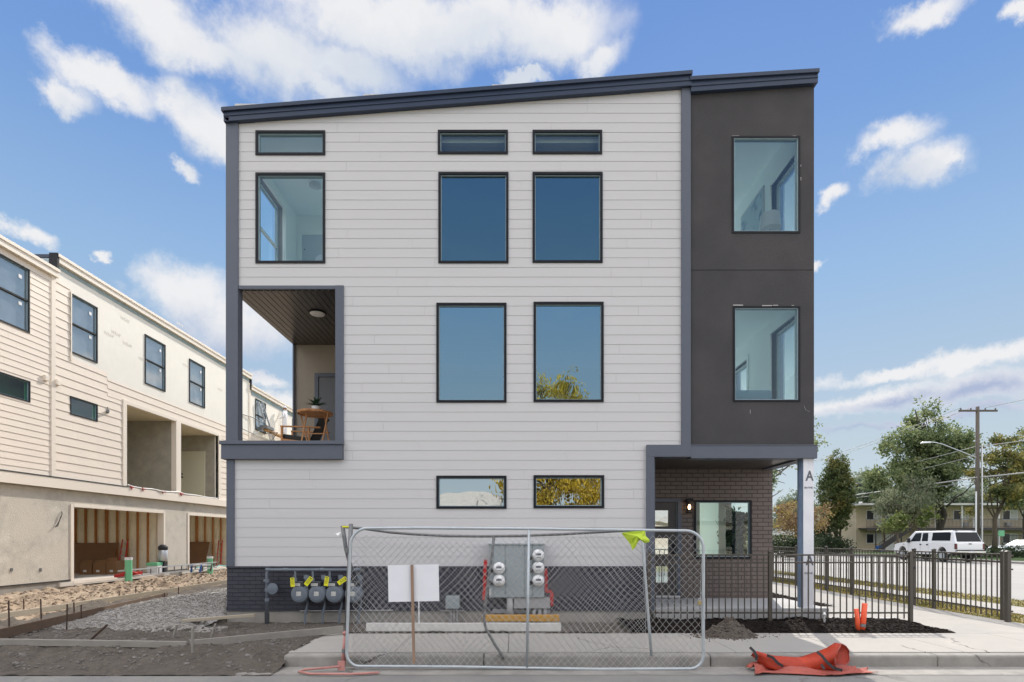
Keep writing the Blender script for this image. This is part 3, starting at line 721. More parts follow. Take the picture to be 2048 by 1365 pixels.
mb.box(TX1 - .2, TX1 + 0.03, 0.2, 1.9, FZ(918), FZ(893))
mb.box(FX(1292), FX(1307), -0.07, 0.2, Z_FOUND, FZ(915))
mb.build('porch_band', trim_grey, house, bevel=0.004)
# fascia in two steps, and the roof sheet
def fascia(mb, xa, xb, za_top, zb_top, za_bot, zb_bot, y, lip=0.07):
    mb.prism([(xa, za_bot), (xb, zb_bot), (xb, zb_top - lip), (xa, za_top - lip)], y, 0.05)
    mb.prism([(xa - .03, za_top - lip), (xb + .012, zb_top - lip), (xb + .012, zb_top), (xa - .03, za_top)], y - 0.035, 0.05)
    mb.prism([(xa, za_bot + .09), (xb, zb_bot + .09), (xb, zb_bot + .105), (xa, za_bot + .105)], y - 0.012, y)
mb = MB()
XA, XB = FX(447, -.1), FX(1383, -.1)
fascia(mb, XA, XB, FZ(217, -.1), FZ(143, -.1), FZ(243, -.1), FZ(171, -.1), -0.10)
fascia(mb, XB + .0, FX(1637, -.1), FZ(154, -.1), FZ(138, -.1), FZ(182, -.1), FZ(164, -.1), -0.085)
mb.prism([(XA, FZ(243)), (XA + .1, FZ(243)), (XA + .1, FZ(250)), (XA + .08, FZ(252))], -.1, 8.0)
# side fascias run back
mb.box(XA - .0, XA + .06, -.08, 8.0, FZ(243, -.1) + .005, FZ(217, -.1) - .02)
mb.box(FX(1637, -.1) - .06, FX(1637, -.1), -.07, 8.0, FZ(164, -.1) + .005, FZ(138, -.1) - .02)
mb.build('fascia', fascia_blue, house, bevel=0.003)
mb = MB()
mb.prism([(XA + .02, FZ(224)), (XB, FZ(150)), (XB, FZ(152) - .1), (XA + .02, FZ(226) - .1)], 0.05, 8.2)
mb.prism([(XB, FZ(160)), (FX(1636), FZ(144)), (FX(1636), FZ(146) - .1), (XB, FZ(162) - .1)], 0.05, 8.2)
mb.build('roof', fascia_blue, house)
# dark stucco tower: front skin, side skin
mb = MB()
wall(mb, PF, FX(1380), TX1, FZ(893), FZ(160), 0.16, TW, top=lambda u: FZ(160) + .0)
mb.build('tower_wall', stucco_dark, house)
EW3 = (0.35, 1.36, 7.2, 9.16); EW3B = (3.4, 7.3, 6.9, 9.16)  # farther opening is unseen, added to brighten the top tower room
EW2 = (0.35, 1.36, 4.1, 6.03); EW2B = (2.55, 3.6, 4.1, 5.88); EW2C = (4.4, 7.3, 3.9, 6.0); EW1 = (2.3, 3.9, .95, 2.75)  # last two openings are unseen, added to brighten their rooms
PE = lambda u, w, z: (TX1 - w, u, z)
mb = MB()
wall(mb, PE, 0.16, 8.0, FZ(893), FZ(165), 0.15, [EW3, EW3B, EW2, EW2B, EW2C])
mb.build('side_wall', stucco_dark, house)
for e in (EW3, EW3B, EW2, EW2B, EW2C): window(house, lambda u, w, z: (TX1 - w, u, z), *e, interior_white, glass_clear, proud=0.01)
MB().box(FX(1380) + .02, TX1 - .02, -0.004, 0.001, FZ(540.8), FZ(540)).build('control_joint', frame_black, house)
# west wall of the house, with the bedroom window
WW3 = (0.35, 2.08, 7.3, 9.12)
PWs = lambda u, w, z: (WX0 + .005 + w, u, z)
mb = MB()
wall(mb, PWs, 0.16, 8.0, FZ(573), FZ(245), 0.14, [WW3])
wall(mb, PWs, 0.16, 8.0, -.1, FZ(886), 0.14, [])
wall(mb, PWs, 3.10, 8.0, FZ(886), FZ(573), 0.14, [])
mb.build('side_wall', stucco_taupe, house)
window(house, PWs, *WW3, interior_white, glass_clear, sash=True, proud=.01)
NW = [(3.5, 5.35, 6.7, 9.5), (3.5, 5.35, 3.8, 6.2), (3.0, 5.3, .6, 2.9), (-4.8, -2.1, 6.8, 9.2)]  # unseen back openings, added to let sunlight into the rooms
mb = MB(); wall(mb, lambda u, w, z: (u, 8.0 - w, z), WX0, TX1, 0, FZ(250), .15, NW); mb.build('back_wall', stucco_taupe, house)
# windows of the front
gl = dict(A=glass_tower, B=glass_tower, C=glass_tower, D=glass_deep, E=glass_tower, F=glass_deep, G=glass_mid, H=glass_mid, I=glass_ground, J=glass_ground)
for k, v in WIN.items(): window(house, PF, *v, frame_black, gl[k], proud=0.028, back=0.07)
for v in TW: window(house, PF, *v, frame_black, glass_tower, proud=0.012, fw=0.035, back=0.07)
# ---- balcony: floor, back wall, inner wall, boarded ceiling, door, light
BZ = FZ(886) - .02
MB().box(WX0, FX(680), 0.18, 3.07, BZ - .25, BZ).build('balcony_floor', concrete_patio, house)
MB().box(WX0 + .01, -3.2, 3.07, 3.2, BZ, FZ(573)).box(-3.28, -3.14, 0.16, 3.07, BZ, FZ(573)).build('balcony_wall', stucco_taupe, house)
MB().box(WX0 - .0, WX0 + .04, 3.02, 3.07, BZ, FZ(575)).build('corner_trim', trim_grey, house)
mb = MB(); zc = FZ(575); x = WX0
MB().box(WX0 + .0, -3.28, 0.0, 3.07, zc + .02, zc + .1).build('balcony_ceiling', frame_black, house)
while x < -3.30:
    mb.box(x + .006, min(x + .117, -3.28), 0.02, 3.07, zc, zc + .02); x += 0.123
mb.build('soffit_boards', soffit_brown, house)
DX0, DX1, DZ = -4.83, -3.85, 5.70
mb = MB()
mb.box(DX0, DX0 + .09, 3.03, 3.07, BZ, DZ).box(DX0 + .09, DX1, 3.03, 3.07, DZ - .09, DZ).build('door_frame', trim_grey, house, bevel=.003)
MB().box(DX0 + .1, DX1, 3.05, 3.068, BZ, DZ - .1).build('door', door_grey, house)
cl = MB().lathe((FX(635, 1.15), 1.15, zc - .045), [(0.15, 0.05), (0.16, 0.02), (0.135, 0.0), (0.06, -0.008)], 28).build('ceiling_light', white_m, house, smooth=True)
MB().lathe((FX(635, 1.15), 1.15, zc - .03), [(0.172, 0.03), (0.178, 0.012), (0.165, 0.0)], 28).build('rim', frame_black, cl)
# ---- porch: brick walls, soffit, door, window, lantern, post
PB = 1.65
PW = (FX(1388, PB), FX(1503, PB), FZ(1118, PB), FZ(1001, PB)); PD = (2.60, FX(1363, PB), 0.42, FZ(998, PB))
mb = MB(); wall(mb, lambda u, w, z: (u, PB + w, z), PORCH_X0, TX1, 0.3, 3.3, 0.15, [PW, PD]); mb.build('porch_brick_wall', brick_brown, house)
mb = MB(); wall(mb, PE, PB + .15, 8.0, 0.2, 3.3, 0.15, [EW1]); mb.build('porch_brick_wall', brick_brown, house)
MB().box(FX(1305), FX(1305) + .1, 0.2, PB, 0.3, 3.3).build('porch_side_wall', trim_grey, house)
zs = FZ(918) + .03; mb = MB(); y = 0.2
MB().box(PORCH_X0, TX1, 0.1, PB + .1, zs + .016, zs + .1).build('porch_ceiling', frame_black, house)
while y < PB: mb.box(PORCH_X0, TX1 - .02, y + .006, min(y + .116, PB), zs, zs + .016); y += 0.122
mb.build('soffit_boards', soffit_dark, house)
PP = lambda u, w, z: (u, PB + w, z)
window(house, PP, *PW, frame_black, glass_porch, proud=0.02, back=0.06)
mb = MB(); a, b, c, d = PD
mb.box(a, a + .05, PB - .02, PB + .1, c, d).box(b - .09, b, PB - .02, PB + .1, c, d).box(a + .05, b - .09, PB - .02, PB + .1, d - .07, d)
mb.build('door_frame', trim_grey, house, bevel=.004)
# door leaf with three lights
DL = (2.655, FX(1353, PB)); gz = [(FZ(1053, PB), FZ(1021, PB)), (FZ(1110, PB), FZ(1077, PB)), (FZ(1166, PB), FZ(1133, PB))]
gx = (FX(1304, PB), FX(1338, PB))
mb = MB(); wall(mb, lambda u, w, z: (u, PB + .03 + w, z), DL[0], DL[1], c + .03, d - .07, 0.045, [(gx[0], gx[1], p, q) for p, q in gz])
door = mb.build('front_door', door_brown, house)
mb = MB()
for p, q in gz:
    for (x0, x1, z0, z1) in ((gx[0] - .03, gx[0], p - .03, q + .03), (gx[1], gx[1] + .03, p - .03, q + .03), (gx[0], gx[1], p - .03, p), (gx[0], gx[1], q, q + .03)):
        mb.box(x0, x1, PB + .018, PB + .03, z0, z1)
mb.build('frame', door_brown, door)
for p, q in gz: MB().quad((gx[0], PB + .05, p), (gx[1], PB + .05, p), (gx[1], PB + .05, q), (gx[0], PB + .05, q)).build('pane', glass_ground, door)
MB().box(FX(1348, PB), FX(1350.5, PB), PB - .03, PB + .02, 1.33, 1.55).box(FX(1346, PB), FX(1352, PB), PB + .0, PB + .03, 1.30, 1.58).build('handle', strap_black, door)
MB().box(DL[0] - .05, DL[1] + .05, PB - .08, PB + .1, 0.42, 0.46).build('door_sill', aluminium, house)
lx, lz = FX(1376, PB), FZ(1027, PB)
lan = MB().box(lx - .075, lx + .075, PB - .17, PB - .02, lz + .26, lz + .285).box(lx - .06, lx + .06, PB - .155, PB - .035, lz + .285, lz + .31).box(lx - .03, lx + .03, PB - .04, PB, lz + .05, lz + .26)
lan.box(lx - .06, lx + .06, PB - .155, PB - .035, lz - .0, lz + .02)
for sx_ in (-1, 1):
    for sy_ in (-.155, -.035): lan.box(lx + sx_ * .056 - .006, lx + sx_ * .056 + .006, PB + sy_ - .004, PB + sy_ + .008, lz + .02, lz + .26)
lan = lan.build('wall_lantern', frame_black, house)
MB().lathe((lx, PB - .095, lz + .08), [(0.012, 0), (0.026, .03), (0.028, .06), (0.012, .10)], 12).build('bulb', emit_mat('bulb_glow', (1.0, 0.62, 0.30), 9.0), lan, smooth=True)
MB().box(FX(1397, 1.6), FX(1404, 1.6), PB - .05, PB, 1.44, 1.46).build('window_catch', aluminium, house)
# the wrapped corner post
qx0, qx1 = FX(1604, 0.0), FX(1627.5, 0.0)
post = MB().box(qx0 + .025, qx1, 0.0, 0.21, 0.30, FZ(918)).build('post', wrap_post, house)
post['label'] = 'white wrapped corner post with dark lettering'
MB().add([(qx0 + .024, 0.002, .34), (qx0 - .02, 0.10, .34), (qx0 + .02, 0.21, .34), (qx0 + .024, 0.002, 3.17), (qx0 - .006, 0.1, 3.17), (qx0 + .02, .21, 3.17)], [(0, 1, 4, 3), (1, 2, 5, 4)]).build('loose_wrap', wrap_side, post)
for (txt, sz, zz, xx) in (('A', .26, FZ(953), .14), ('EN THE', .045, FZ(976), .12), ('A', .26, FZ(1122), .14), ('EN THE', .045, FZ(1147), .12)):
    text_mesh(txt, sz, ink_grey, post, mat_world=Matrix.Translation((qx0 + xx, -.004, zz)) @ Matrix.Rotation(R(90), 4, 'X') @ Matrix.Scale(-1, 4, Vector((1, 0, 0))) @ Matrix.Scale(.8, 4, Vector((1, 0, 0))) if txt == 'A' else on_front(qx0 + xx, -.004, zz), bold=True)
post2 = None
door_pale = mat('door_pale', (.52, .58, .62), .6)
# ---- rooms behind the glass
def room(x0, x1, y0, y1, z0, z1, m=interior_white, east=None, west=None, north=None):
    """floor, ceiling, back and side walls; east/west = list of openings left in that side wall"""
    mb = MB(); t = .05
    mb.box(x0, x1, y0, y1, z0 - t, z0).box(x0, x1, y0, y1, z1, z1 + t)
    wall(mb, lambda u, w, z: (u, y1 + w, z), x0, x1, z0, z1, t, north or [])
    wall(mb, lambda u, w, z: (x0 - w, u, z), y0, y1, z0, z1, t, west or [])
    wall(mb, lambda u, w, z: (x1 + w, u, z), y0, y1, z0, z1, t, east or [])
    return mb.build('room', m, house)
room(WX0 + .2, -1.9, .17, 7.8, 6.55, 9.35, west=[WW3], north=NW[3:])
MB().box(WX0 + .2, -4.05, 2.74, 2.84, 6.55, 9.35).build('partition', interior_white, house)
MB().box(-5.0, -4.2, 2.70, 2.738, 6.6, 8.86).build('inner_door', door_pale, house)
MB().box(-5.07, -5.0, 2.68, 2.738, 6.6, 8.93).box(-5.0, -4.15, 2.68, 2.738, 8.86, 8.93).build('inner_door_frame', interior_white, house)
MB().lathe((-4.93, 2.68, 8.5), [(.012, 0), (.012, -.02)], 8, axis='y').build('hinge', frame_black, house)
MB().lathe((FX(631, 1.6), 1.6, 9.30), [(.03, .05), (.12, .03), (.13, 0), (.06, -.03)], 20).build('ceiling_light', lamp_white, house, smooth=True)
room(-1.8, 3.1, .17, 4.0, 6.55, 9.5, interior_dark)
MB().box(-1.8, 3.1, .18, .85, 9.22, 9.49).build('window_header', interior_white, house)
room(FX(1380) + .05, TX1 - .16, .17, 7.8, 6.55, 9.75, east=[EW3, EW3B], north=NW[:1])
room(FX(1380) + .05, TX1 - .16, .17, 7.8, 3.6, 6.28, east=[EW2, EW2B, EW2C], north=NW[1:2])
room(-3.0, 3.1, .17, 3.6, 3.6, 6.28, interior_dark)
MB().box(-3.0, 3.1, 3.1, 3.59, 5.85, 6.25).box(-3.0, 3.1, 2.9, 3.59, 3.6, 4.55).build('kitchen_cabinets', interior_white, house)
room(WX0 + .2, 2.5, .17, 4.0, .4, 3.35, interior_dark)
room(2.65, TX1 - .16, PB + .16, 7.8, .45, 3.05, east=[EW1], north=NW[2:])
mb = MB()
for (yy, e) in ((.17, EW3), (.17, EW2), (.17, EW2B)):
    a, b, c, d = e
    for (p, q, r_, s_) in ((a - .07, a, c - .07, d + .07), (b, b + .07, c - .07, d + .07), (a, b, d, d + .07)):
        mb.box(TX1 - .185, TX1 - .155, p, q, r_, s_)
mb.build('window_casing', interior_white, house)
mb = MB(); a, b, c, d = WW3
for (p, q, r_, s_) in ((b, b + .1, c - .1, d + .1), (a, b, d, d + .1)): mb.box(WX0 + .195, WX0 + .225, p, q, r_, s_)
mb.build('window_casing', interior_white, house)

# things inside
t = thing('table_lamp', 'white drum table lamp standing in the top right tower window', 'lamp', (FX(1540, .62), .62, 7.15))
x, y = FX(1540, .62), .62
MB().lathe((x, y, 7.82), [(.20, 0), (.175, .29)], 28).build('lamp_shade', lamp_white, t, smooth=False)
MB().lathe((x, y, 7.15), [(.09, 0), (.09, .02), (.04, .05), (.07, .25), (.05, .45), (.012, .5), (.012, .7)], 16).build('lamp_base', aluminium, t, smooth=True)
t = thing('nightstand', 'white nightstand under the lamp in the top tower room', 'nightstand', (x, .62, 6.55))
MB().box(x - .25, x + .2, .35, .85, 6.7, 7.15).build('cabinet', interior_white, t)
MB().box(x - .23, x - .19, .38, .42, 6.55, 6.7).box(x + .14, x + .18, .38, .42, 6.55, 6.7).box(x - .23, x - .19, .78, .82, 6.55, 6.7).box(x + .14, x + .18, .78, .82, 6.55, 6.7).build('leg', teak, t)
t = thing('wall_picture', 'large framed blue abstract picture on the top tower room wall', 'picture', (TX1 - .18, 2.25, 7.9))
MB().box(TX1 - .19, TX1 - .162, 1.68, 2.86, 7.9, 9.38).build('frame', aluminium, t)
MB().box(TX1 - .194, TX1 - .189, 1.72, 2.82, 7.95, 9.33).build('artwork', art_m, t)
t = thing('sofa', 'pale blue grey sofa seen low in the lower tower window', 'sofa', (4.5, .8, 3.6))
MB().box(3.5, 4.95, .35, 1.15, 3.75, 4.08).build('seat', fabric_blue, t, bevel=.04)
MB().box(3.5, 4.98, .3, .52, 4.0, 4.56).build('backrest', fabric_blue, t, bevel=.05)
MB().box(4.95, 5.12, .35, 1.15, 3.75, 4.28).build('armrest', fabric_blue, t, bevel=.04)
bx_ = FX(640, .9)
t = thing('bed', 'white quilted bed edge seen low in the upper left window', 'bed', (bx_ + .1, 1.1, 6.55))
MB().box(-4.0, -2.2, .4, 2.0, 6.7, 7.05).build('mattress', cloth_white, t, bevel=.05)
MB().box(-3.98, -2.3, 1.85, 1.95, 6.6, 7.3).build('headboard', interior_white, t, bevel=.02)
p_ = MB().lathe((bx_ + .12, .85, 7.02), [(.02, 0), (.17, .08), (.21, .2), (.17, .33), (.03, .40)], 16).build('pillow', cloth_white, t, smooth=True)
t = thing('indoor_plant', 'leafy dark green houseplant inside the porch window', 'plant', (4.95, 2.2, .5))
MB().lathe((4.95, 2.2, .5), [(.15, 0), (.2, .35), (.18, .36)], 18).build('pot', white_m, t, smooth=True)
mb = MB(); 
for k in range(6): mb.tube([(4.95, 2.2, .8), (4.95 + rnd.uniform(-.2, .2), 2.2 + rnd.uniform(-.1, .1), 1.5), (4.95 + rnd.uniform(-.35, .3), 2.2 + rnd.uniform(-.2, .2), 2.2)], .008, 5)
mb.build('stem', bark, t)
leaves('foliage', leaf_elm, t, [(4.98, 2.1, 1.95, .22, .12, .40), (4.95, 2.1, 1.45, .25, .12, .3)], 1500, .12, 5, clump=.07)
t = thing('curtain', 'pair of pale patterned curtains hanging inside the porch window', 'curtain', (4.55, 2.0, .5))
for (x0, x1) in ((4.56, 4.72), (4.02, 4.14)):
    mb = MB(); k = 24
    vs = [(x0 + (x1 - x0) * i / k, 1.98 + .02 * math.sin(i * 1.6), z) for z in (.5, 2.75) for i in range(k + 1)]
    mb.add(vs, [(i, i + 1, i + k + 2, i + k + 1) for i in range(k)]); mb.build('panel', curtain, t)
t = thing('round_mirror', 'oval mirror on the wall inside the porch window', 'mirror', (4.35, 5.15, 1.2))
MB().lathe((4.35, 5.15, 1.9), [(.42, 0), (.42, -.03), (.38, -.035), (.36, -.025)], 30, axis='y').build('frame', teak, t)
MB().lathe((4.35, 5.12, 1.9), [(.36, 0), (.36, -.012)], 30, axis='y').build('glass', MATS['curtain'], t)

# things on the balcony
ty, tz = .94, FZ(828, .94); tx = FX(630, .94)
t = thing('bistro_table', 'round folding teak table on the balcony', 'table', (tx, ty, BZ))
mb = MB()
for k in range(7):
    x0 = -.33 + k * .095; x1 = x0 + .088; h = math.sqrt(max(.0, .34 ** 2 - max(abs(x0), abs(x1)) ** 2)) + .02
    mb.prism([(tx + x0, ty - h), (tx + x1, ty - h), (tx + x1, ty + h), (tx + x0, ty + h)], tz, tz + .02, 'z')
mb.build('tabletop', teak, t)
mb = MB(); mb.lathe((tx, ty, tz - .022), [(.34, 0), (.345, .045), (.32, .045), (.32, 0)], 32)
mb = MB(); n = 32
for k in range(n):
    a, b = 2 * math.pi * k / n, 2 * math.pi * (k + 1) / n
    mb.bar((tx + .335 * math.cos(a), ty + .335 * math.sin(a), tz + .008), (tx + .335 * math.cos(b), ty + .335 * math.sin(b), tz + .008), .02, .045)
mb.build('rim', teak, t)
for k, (x0, x1) in enumerate(((-.316, -.12), (-.13, -.255), (.17, .306), (.296, .163))):
    dy = -.14 if k % 2 else .02
    MB().bar((tx + x1, ty + dy, BZ), (tx + x0, ty + dy + .05, tz - .005), .026, .02, up=(0, 1, 0)).build('leg', teak, t)
MB().bar((tx - .2, ty - .05, BZ + .36), (tx + .24, ty - .05, BZ + .36), .02).build('stretcher', teak, t)
t = thing('potted_plant', 'spiky green agave in a white pot on the balcony table', 'plant', (tx + .02, ty, tz + .02))
MB().lathe((tx + .02, ty, tz + .02), [(.085, 0), (.092, .04), (.085, .13), (.075, .13)], 24).build('pot', white_m, t, smooth=False)
mb = MB()
for k in range(26):
    a = k * 2.4; e = R(12 + (k % 5) * 16); L = .27 - .02 * (k % 4); c_ = Vector((tx + .02, ty, tz + .15))
    d = Vector((math.cos(a) * math.cos(e), math.sin(a) * math.cos(e), math.sin(e))); s_ = d.cross(Vector((0, 0, 1))).normalized() * .026
    m1 = c_ + d * L * .45 + Vector((0, 0, .015)); tip = c_ + d * L - Vector((0, 0, .02))
    up_ = Vector((0, 0, .006))
    mb.add([c_ - s_ * .6, c_ + s_ * .6, m1 + s_, tip, m1 - s_, m1 - up_ * 2], [(0, 1, 2, 4), (4, 2, 3), (0, 5, 1), (5, 3, 2), (5, 4, 3)])
mb.build('foliage', plant_green, t)
cx0, cx1, cy0, cy1 = FX(561, 1.42), FX(646, 1.42), 1.42, 1.98
t = thing('armchair', 'teak balcony armchair with charcoal woven back and seat cushion', 'armchair', (cx0 + .35, cy0 + .3, BZ))
za = BZ + .62
for yy in (cy0, cy1):
    MB().bar((cx0, yy, za), (cx1 - .05, yy, za - .03), .05, .03).build('armrest', teak, t, bevel=.006)
    MB().bar((cx0 + .03, yy, BZ), (cx0 + .03, yy, za), .04).build('leg', teak, t)
    MB().bar((cx0 + .62, yy, BZ), (cx0 + .60, yy, za), .04).build('leg', teak, t)
mb = MB().bar((cx0 + .03, cy0, BZ + .33), (cx0 + .66, cy0, BZ + .26), .03, .05).bar((cx0 + .03, cy1, BZ + .33), (cx0 + .66, cy1, BZ + .26), .03, .05).bar((cx0 + .03, cy0, BZ + .33), (cx0 + .03, cy1, BZ + .33), .03, .05)
mb.build('seat_frame', teak, t)
MB().hexa([(cx0 + .02, cy0 + .03, BZ + .36), (cx0 + .62, cy0 + .03, BZ + .28), (cx0 + .62, cy1 - .03, BZ + .28), (cx0 + .02, cy1 - .03, BZ + .36), (cx0 + .02, cy0 + .03, BZ + .47), (cx0 + .62, cy0 + .03, BZ + .38), (cx0 + .62, cy1 - .03, BZ + .38), (cx0 + .02, cy1 - .03, BZ + .47)]).build('seat', dark_weave, t, bevel=.025)
mb = MB()
for k in range(9):
    yy = cy0 + .05 + k * .0575; mb.bar((cx0 + .60, yy, BZ + .3), (cx0 + .84, yy, BZ + .86), .034, .012)
mb.bar((cx0 + .84, cy0, BZ + .86), (cx0 + .84, cy1, BZ + .86), .03, .04).bar((cx0 + .6, cy0 + .01, BZ + .3), (cx0 + .6, cy1 - .01, BZ + .3), .03, .04)
mb.build('backrest', dark_weave, t)
o = MB().add([(FX(668, .3), .3, BZ + .02), (FX(675, .3), .3, BZ + .02), (FX(675, .3), .34, FZ(876, .3)), (FX(668, .3), .5, BZ + .02)], [(0, 1, 2), (0, 2, 3), (1, 3, 2), (0, 3, 1)]).build('paper_scrap', white_m)
tag(o, 'folded white scrap of paper on the balcony edge below the door', 'paper')
# ------------------------------------------------------------------ the ground
def S(o, name=None): o['kind'] = 'structure'; return o
GZ = 0.17
def sheet(name, m, poly, z, th=None, kind='structure'):
    mb = MB()
    if th: mb.prism(poly, z - th, z, 'z')
    else: mb.add([(x, y, z) for x, y in poly], [tuple(range(len(poly)))])
    o = mb.build(name, m); o['kind'] = kind; return o
sheet('ground', grass_dry, [(-700, -700), (700, -700), (700, 900), (-700, 900)], -0.06)
sheet('road', asphalt, [(-60, -14), (13, -14), (13, -3.45), (-60, -3.45)], 0.0)
sheet('street', street_mat, [(13, -60), (33.4, -60), (33.4, 160), (13, 160)], 0.004)
sheet('gutter', concrete_kerb, [(-3.6, -3.45), (13.2, -3.45), (13.2, -3.0), (-3.6, -3.0)], 0.004)
# pavement with its kerb: a real step, rounded top edge, joints left as gaps
def slab(name, m, x0, x1, y0, y1, z, th=.25, bevel=.012):
    o = MB().box(x0, x1, y0, y1, z - th, z).build(name, m, bevel=bevel); o['kind'] = 'structure'; return o
mb = MB(); xs = [-3.05, -1.62, -.08, 1.46, 3.0, 4.54, 6.08, 7.62, 9.16, 10.7, 12.9]
for a, b in zip(xs, xs[1:]):
    mb.box(a + .004, b - .004, -2.85, -1.39, -.1, GZ - .006 + .002)
S(mb.build('pavement', concrete_walk, bevel=.006))
mb = MB()
ks = [-3.05, -.4, 2.6, 5.6, 8.6, 12.9]
for a, b in zip(ks, ks[1:]): mb.box(a + .003, b - .003, -3.02, -2.856, -.1, GZ - .012)
S(mb.build('kerb', concrete_kerb, bevel=.03))
# walk along the east side, patio, planting
PATZ = .40
S(MB().box(FX(1307), TX1 + .25, -.06, 1.65, -.1, PATZ).build('patio', concrete_patio, bevel=.008))
mb = MB()
for a, b in ((-1.38, .1), (.1, 2.1), (2.1, 5), (5, 8), (8, 11), (11, 14), (14, 17), (17, 22)):
    x0 = 7.16 if b <= .2 else (5.9 if b <= 2.2 else 7.25 if b < 5.1 else 5.62)
    mb.box(x0, 9.15, a + .003, b - .003, -.1, GZ - .004)
S(mb.build('side_walk', concrete_walk, bevel=.004))
S(MB().box(2.6, 5.9, 1.66, 1.7, -.1, .2).build('patio_edge', concrete_patio))
S(MB().box(5.87, 7.2, -.02, .1, -.1, GZ + .04).build('patio_edge', concrete_patio, bevel=.005))
def h_mulch(x, y): 
    e = min(1, max(0, (y + 1.40) / .12)) 
    return .165 + .035 * e + .04 * fbm(x, y, 2.2, 3, 4.0) * e + .018 * fbm(x, y, 14, 3)
o = heightmesh('mulch', mulch_m, 1.9, 7.15, -1.385, -.05, .045, .045, h_mulch); o['kind'] = 'stuff'
o = heightmesh('mulch', mulch_m, 5.62, 7.24, 2.15, 6.4, .08, .08, lambda x, y: .17 + .02 * fbm(x, y, 12, 3)); o['kind'] = 'stuff'
g = random.Random(5)
ps = []
for k in range(5200):
    x, y = g.uniform(1.9, 7.12), g.uniform(-1.36, -.06)
    ps.append((x, y, h_mulch(x, y) + .008, g.uniform(.008, .022), .35, g.uniform(1.0, 2.6)))
for k in range(900):
    x, y = g.uniform(5.65, 7.2), g.uniform(2.2, 6.3); ps.append((x, y, .19, g.uniform(.01, .025), .35, 2.0))
chip_m = mat('chip_m', (0.034, 0.026, 0.022), 0.9, spec=0.1, col2=(0.006, 0.005, 0.005), vscale=30)
o = stones('wood_chips', chip_m, ps); o['kind'] = 'stuff'
# verge, pavement and verge beside the street
sheet('verge', grass_dry, [(9.16, -3.0), (10.35, -3.0), (10.35, 60), (9.16, 60)], 0.135)
sheet('pavement', concrete_walk, [(10.35, -1.38), (11.45, -1.38), (11.45, 60), (10.35, 60)], 0.15)
sheet('verge', grass_dry, [(11.45, -1.38), (12.75, -1.38), (12.75, 60), (11.45, 60)], 0.137)
S(MB().box(12.75, 12.95, -3.0, 60, -.1, .14).build('kerb', concrete_kerb, bevel=.02))
S(MB().box(33.4, 33.6, -40, 150, -.1, .14).build('kerb', concrete_kerb, bevel=.02))
sheet('pavement', concrete_walk, [(33.6, -40), (35.2, -40), (35.2, 150), (33.6, 150)], 0.12)
sheet('lawn', grass_green, [(35.2, -40), (120, -40), (120, 150), (35.2, 150)], 0.11)
def tufts(name, m, x0, x1, y0, y1, z, n, h, seed):
    g = np.random.default_rng(seed); mb = MB()
    X = g.uniform(x0, x1, n); Y = y0 + (y1 - y0) * g.random(n) ** 1.5
    for x, y in zip(X, Y):
        a = g.uniform(0, 3.14); w = .012 + .002 * y; dx, dy = math.cos(a) * w, math.sin(a) * w; hh = h * g.uniform(.5, 1.2); lx, ly = g.normal() * .02, g.normal() * .02
        mb.add([(x - dx, y - dy, z), (x + dx, y + dy, z), (x + lx, y + ly, z + hh)], [(0, 1, 2)])
    me = bpy.data.meshes.new(name); me.from_pydata(mb.v, [], mb.f); me.materials.append(m); o = bpy.data.objects.new(name, me); C.objects.link(o)
    return tag(o, kind='stuff')
grass_blades = leaf_mat('grass_blades', [(0.10, 0.11, 0.02), (0.24, 0.20, 0.05), (0.34, 0.27, 0.10)], 1.0)
tufts('grass', grass_blades, 9.17, 10.33, -1.3, 12, .13, 7000, .05, 3)
tufts('grass', grass_blades, 11.47, 12.73, -1.3, 14, .13, 5000, .05, 4)

# ---- building plot to the left: rough soil, with a rise before the row of houses
def h_dirt(x, y):
    front = min(1, max(0, (y + 3.35) / .8)); base = .01 + .17 * front
    if x > -9.1: base += .10 * min(1, max(0, (y + .5) / 2))
    ridge = math.exp(-((x + 11.0 + .25 * math.sin(y)) / 1.1) ** 2) * .24 + math.exp(-((x + 12.4) / .6) ** 2) * .05
    ridge *= min(1, max(0, (y + 1.0) / 2.0)) * (0.55 + .45 * mnoise.noise((x * .7, y * .7, 2)))
    rough = .04 if x > -9 else .13
    rut = -.05 * math.exp(-((x + 8.5) / .3) ** 2)
    n = rough * fbm(x, y, 1.6, 6) + (.04 if x > -9 else .06) * fbm(x, y, 6, 5, 3)
    if x > -5.4 and y > -1.4: n *= .5; base = min(base, .13) 
    return base + ridge + rut * front + n * (0.35 + .65 * front)
def dirt_skip(x, y): return (x > -5.2 and y > .05) or (x > -3.02 and y < -1.42)
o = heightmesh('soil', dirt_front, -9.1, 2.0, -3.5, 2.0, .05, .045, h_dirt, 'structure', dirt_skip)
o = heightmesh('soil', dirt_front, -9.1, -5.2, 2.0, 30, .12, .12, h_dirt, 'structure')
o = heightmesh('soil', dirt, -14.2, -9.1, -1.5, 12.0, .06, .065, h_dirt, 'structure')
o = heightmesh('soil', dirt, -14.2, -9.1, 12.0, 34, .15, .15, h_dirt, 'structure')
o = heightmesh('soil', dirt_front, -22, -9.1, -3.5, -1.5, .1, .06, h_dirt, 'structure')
pebble_m = mat('pebble_m', (0.22, 0.205, 0.19), 0.9, col2=(0.07, 0.063, 0.056), vscale=5)
g = random.Random(11); ps = []
for k in range(2300):
    x, y = g.uniform(-9, -3.1), g.uniform(-3.3, -1.0); ps.append((x, y, h_dirt(x, y) + .002, g.choice([.006, .009, .013, .02]) * g.uniform(.6, 1.3)))
for k in range(1500):
    x, y = g.uniform(-5.3, 2.0), g.uniform(-1.36, -.05); ps.append((x, y, h_dirt(x, y) + .002, g.uniform(.006, .018)))
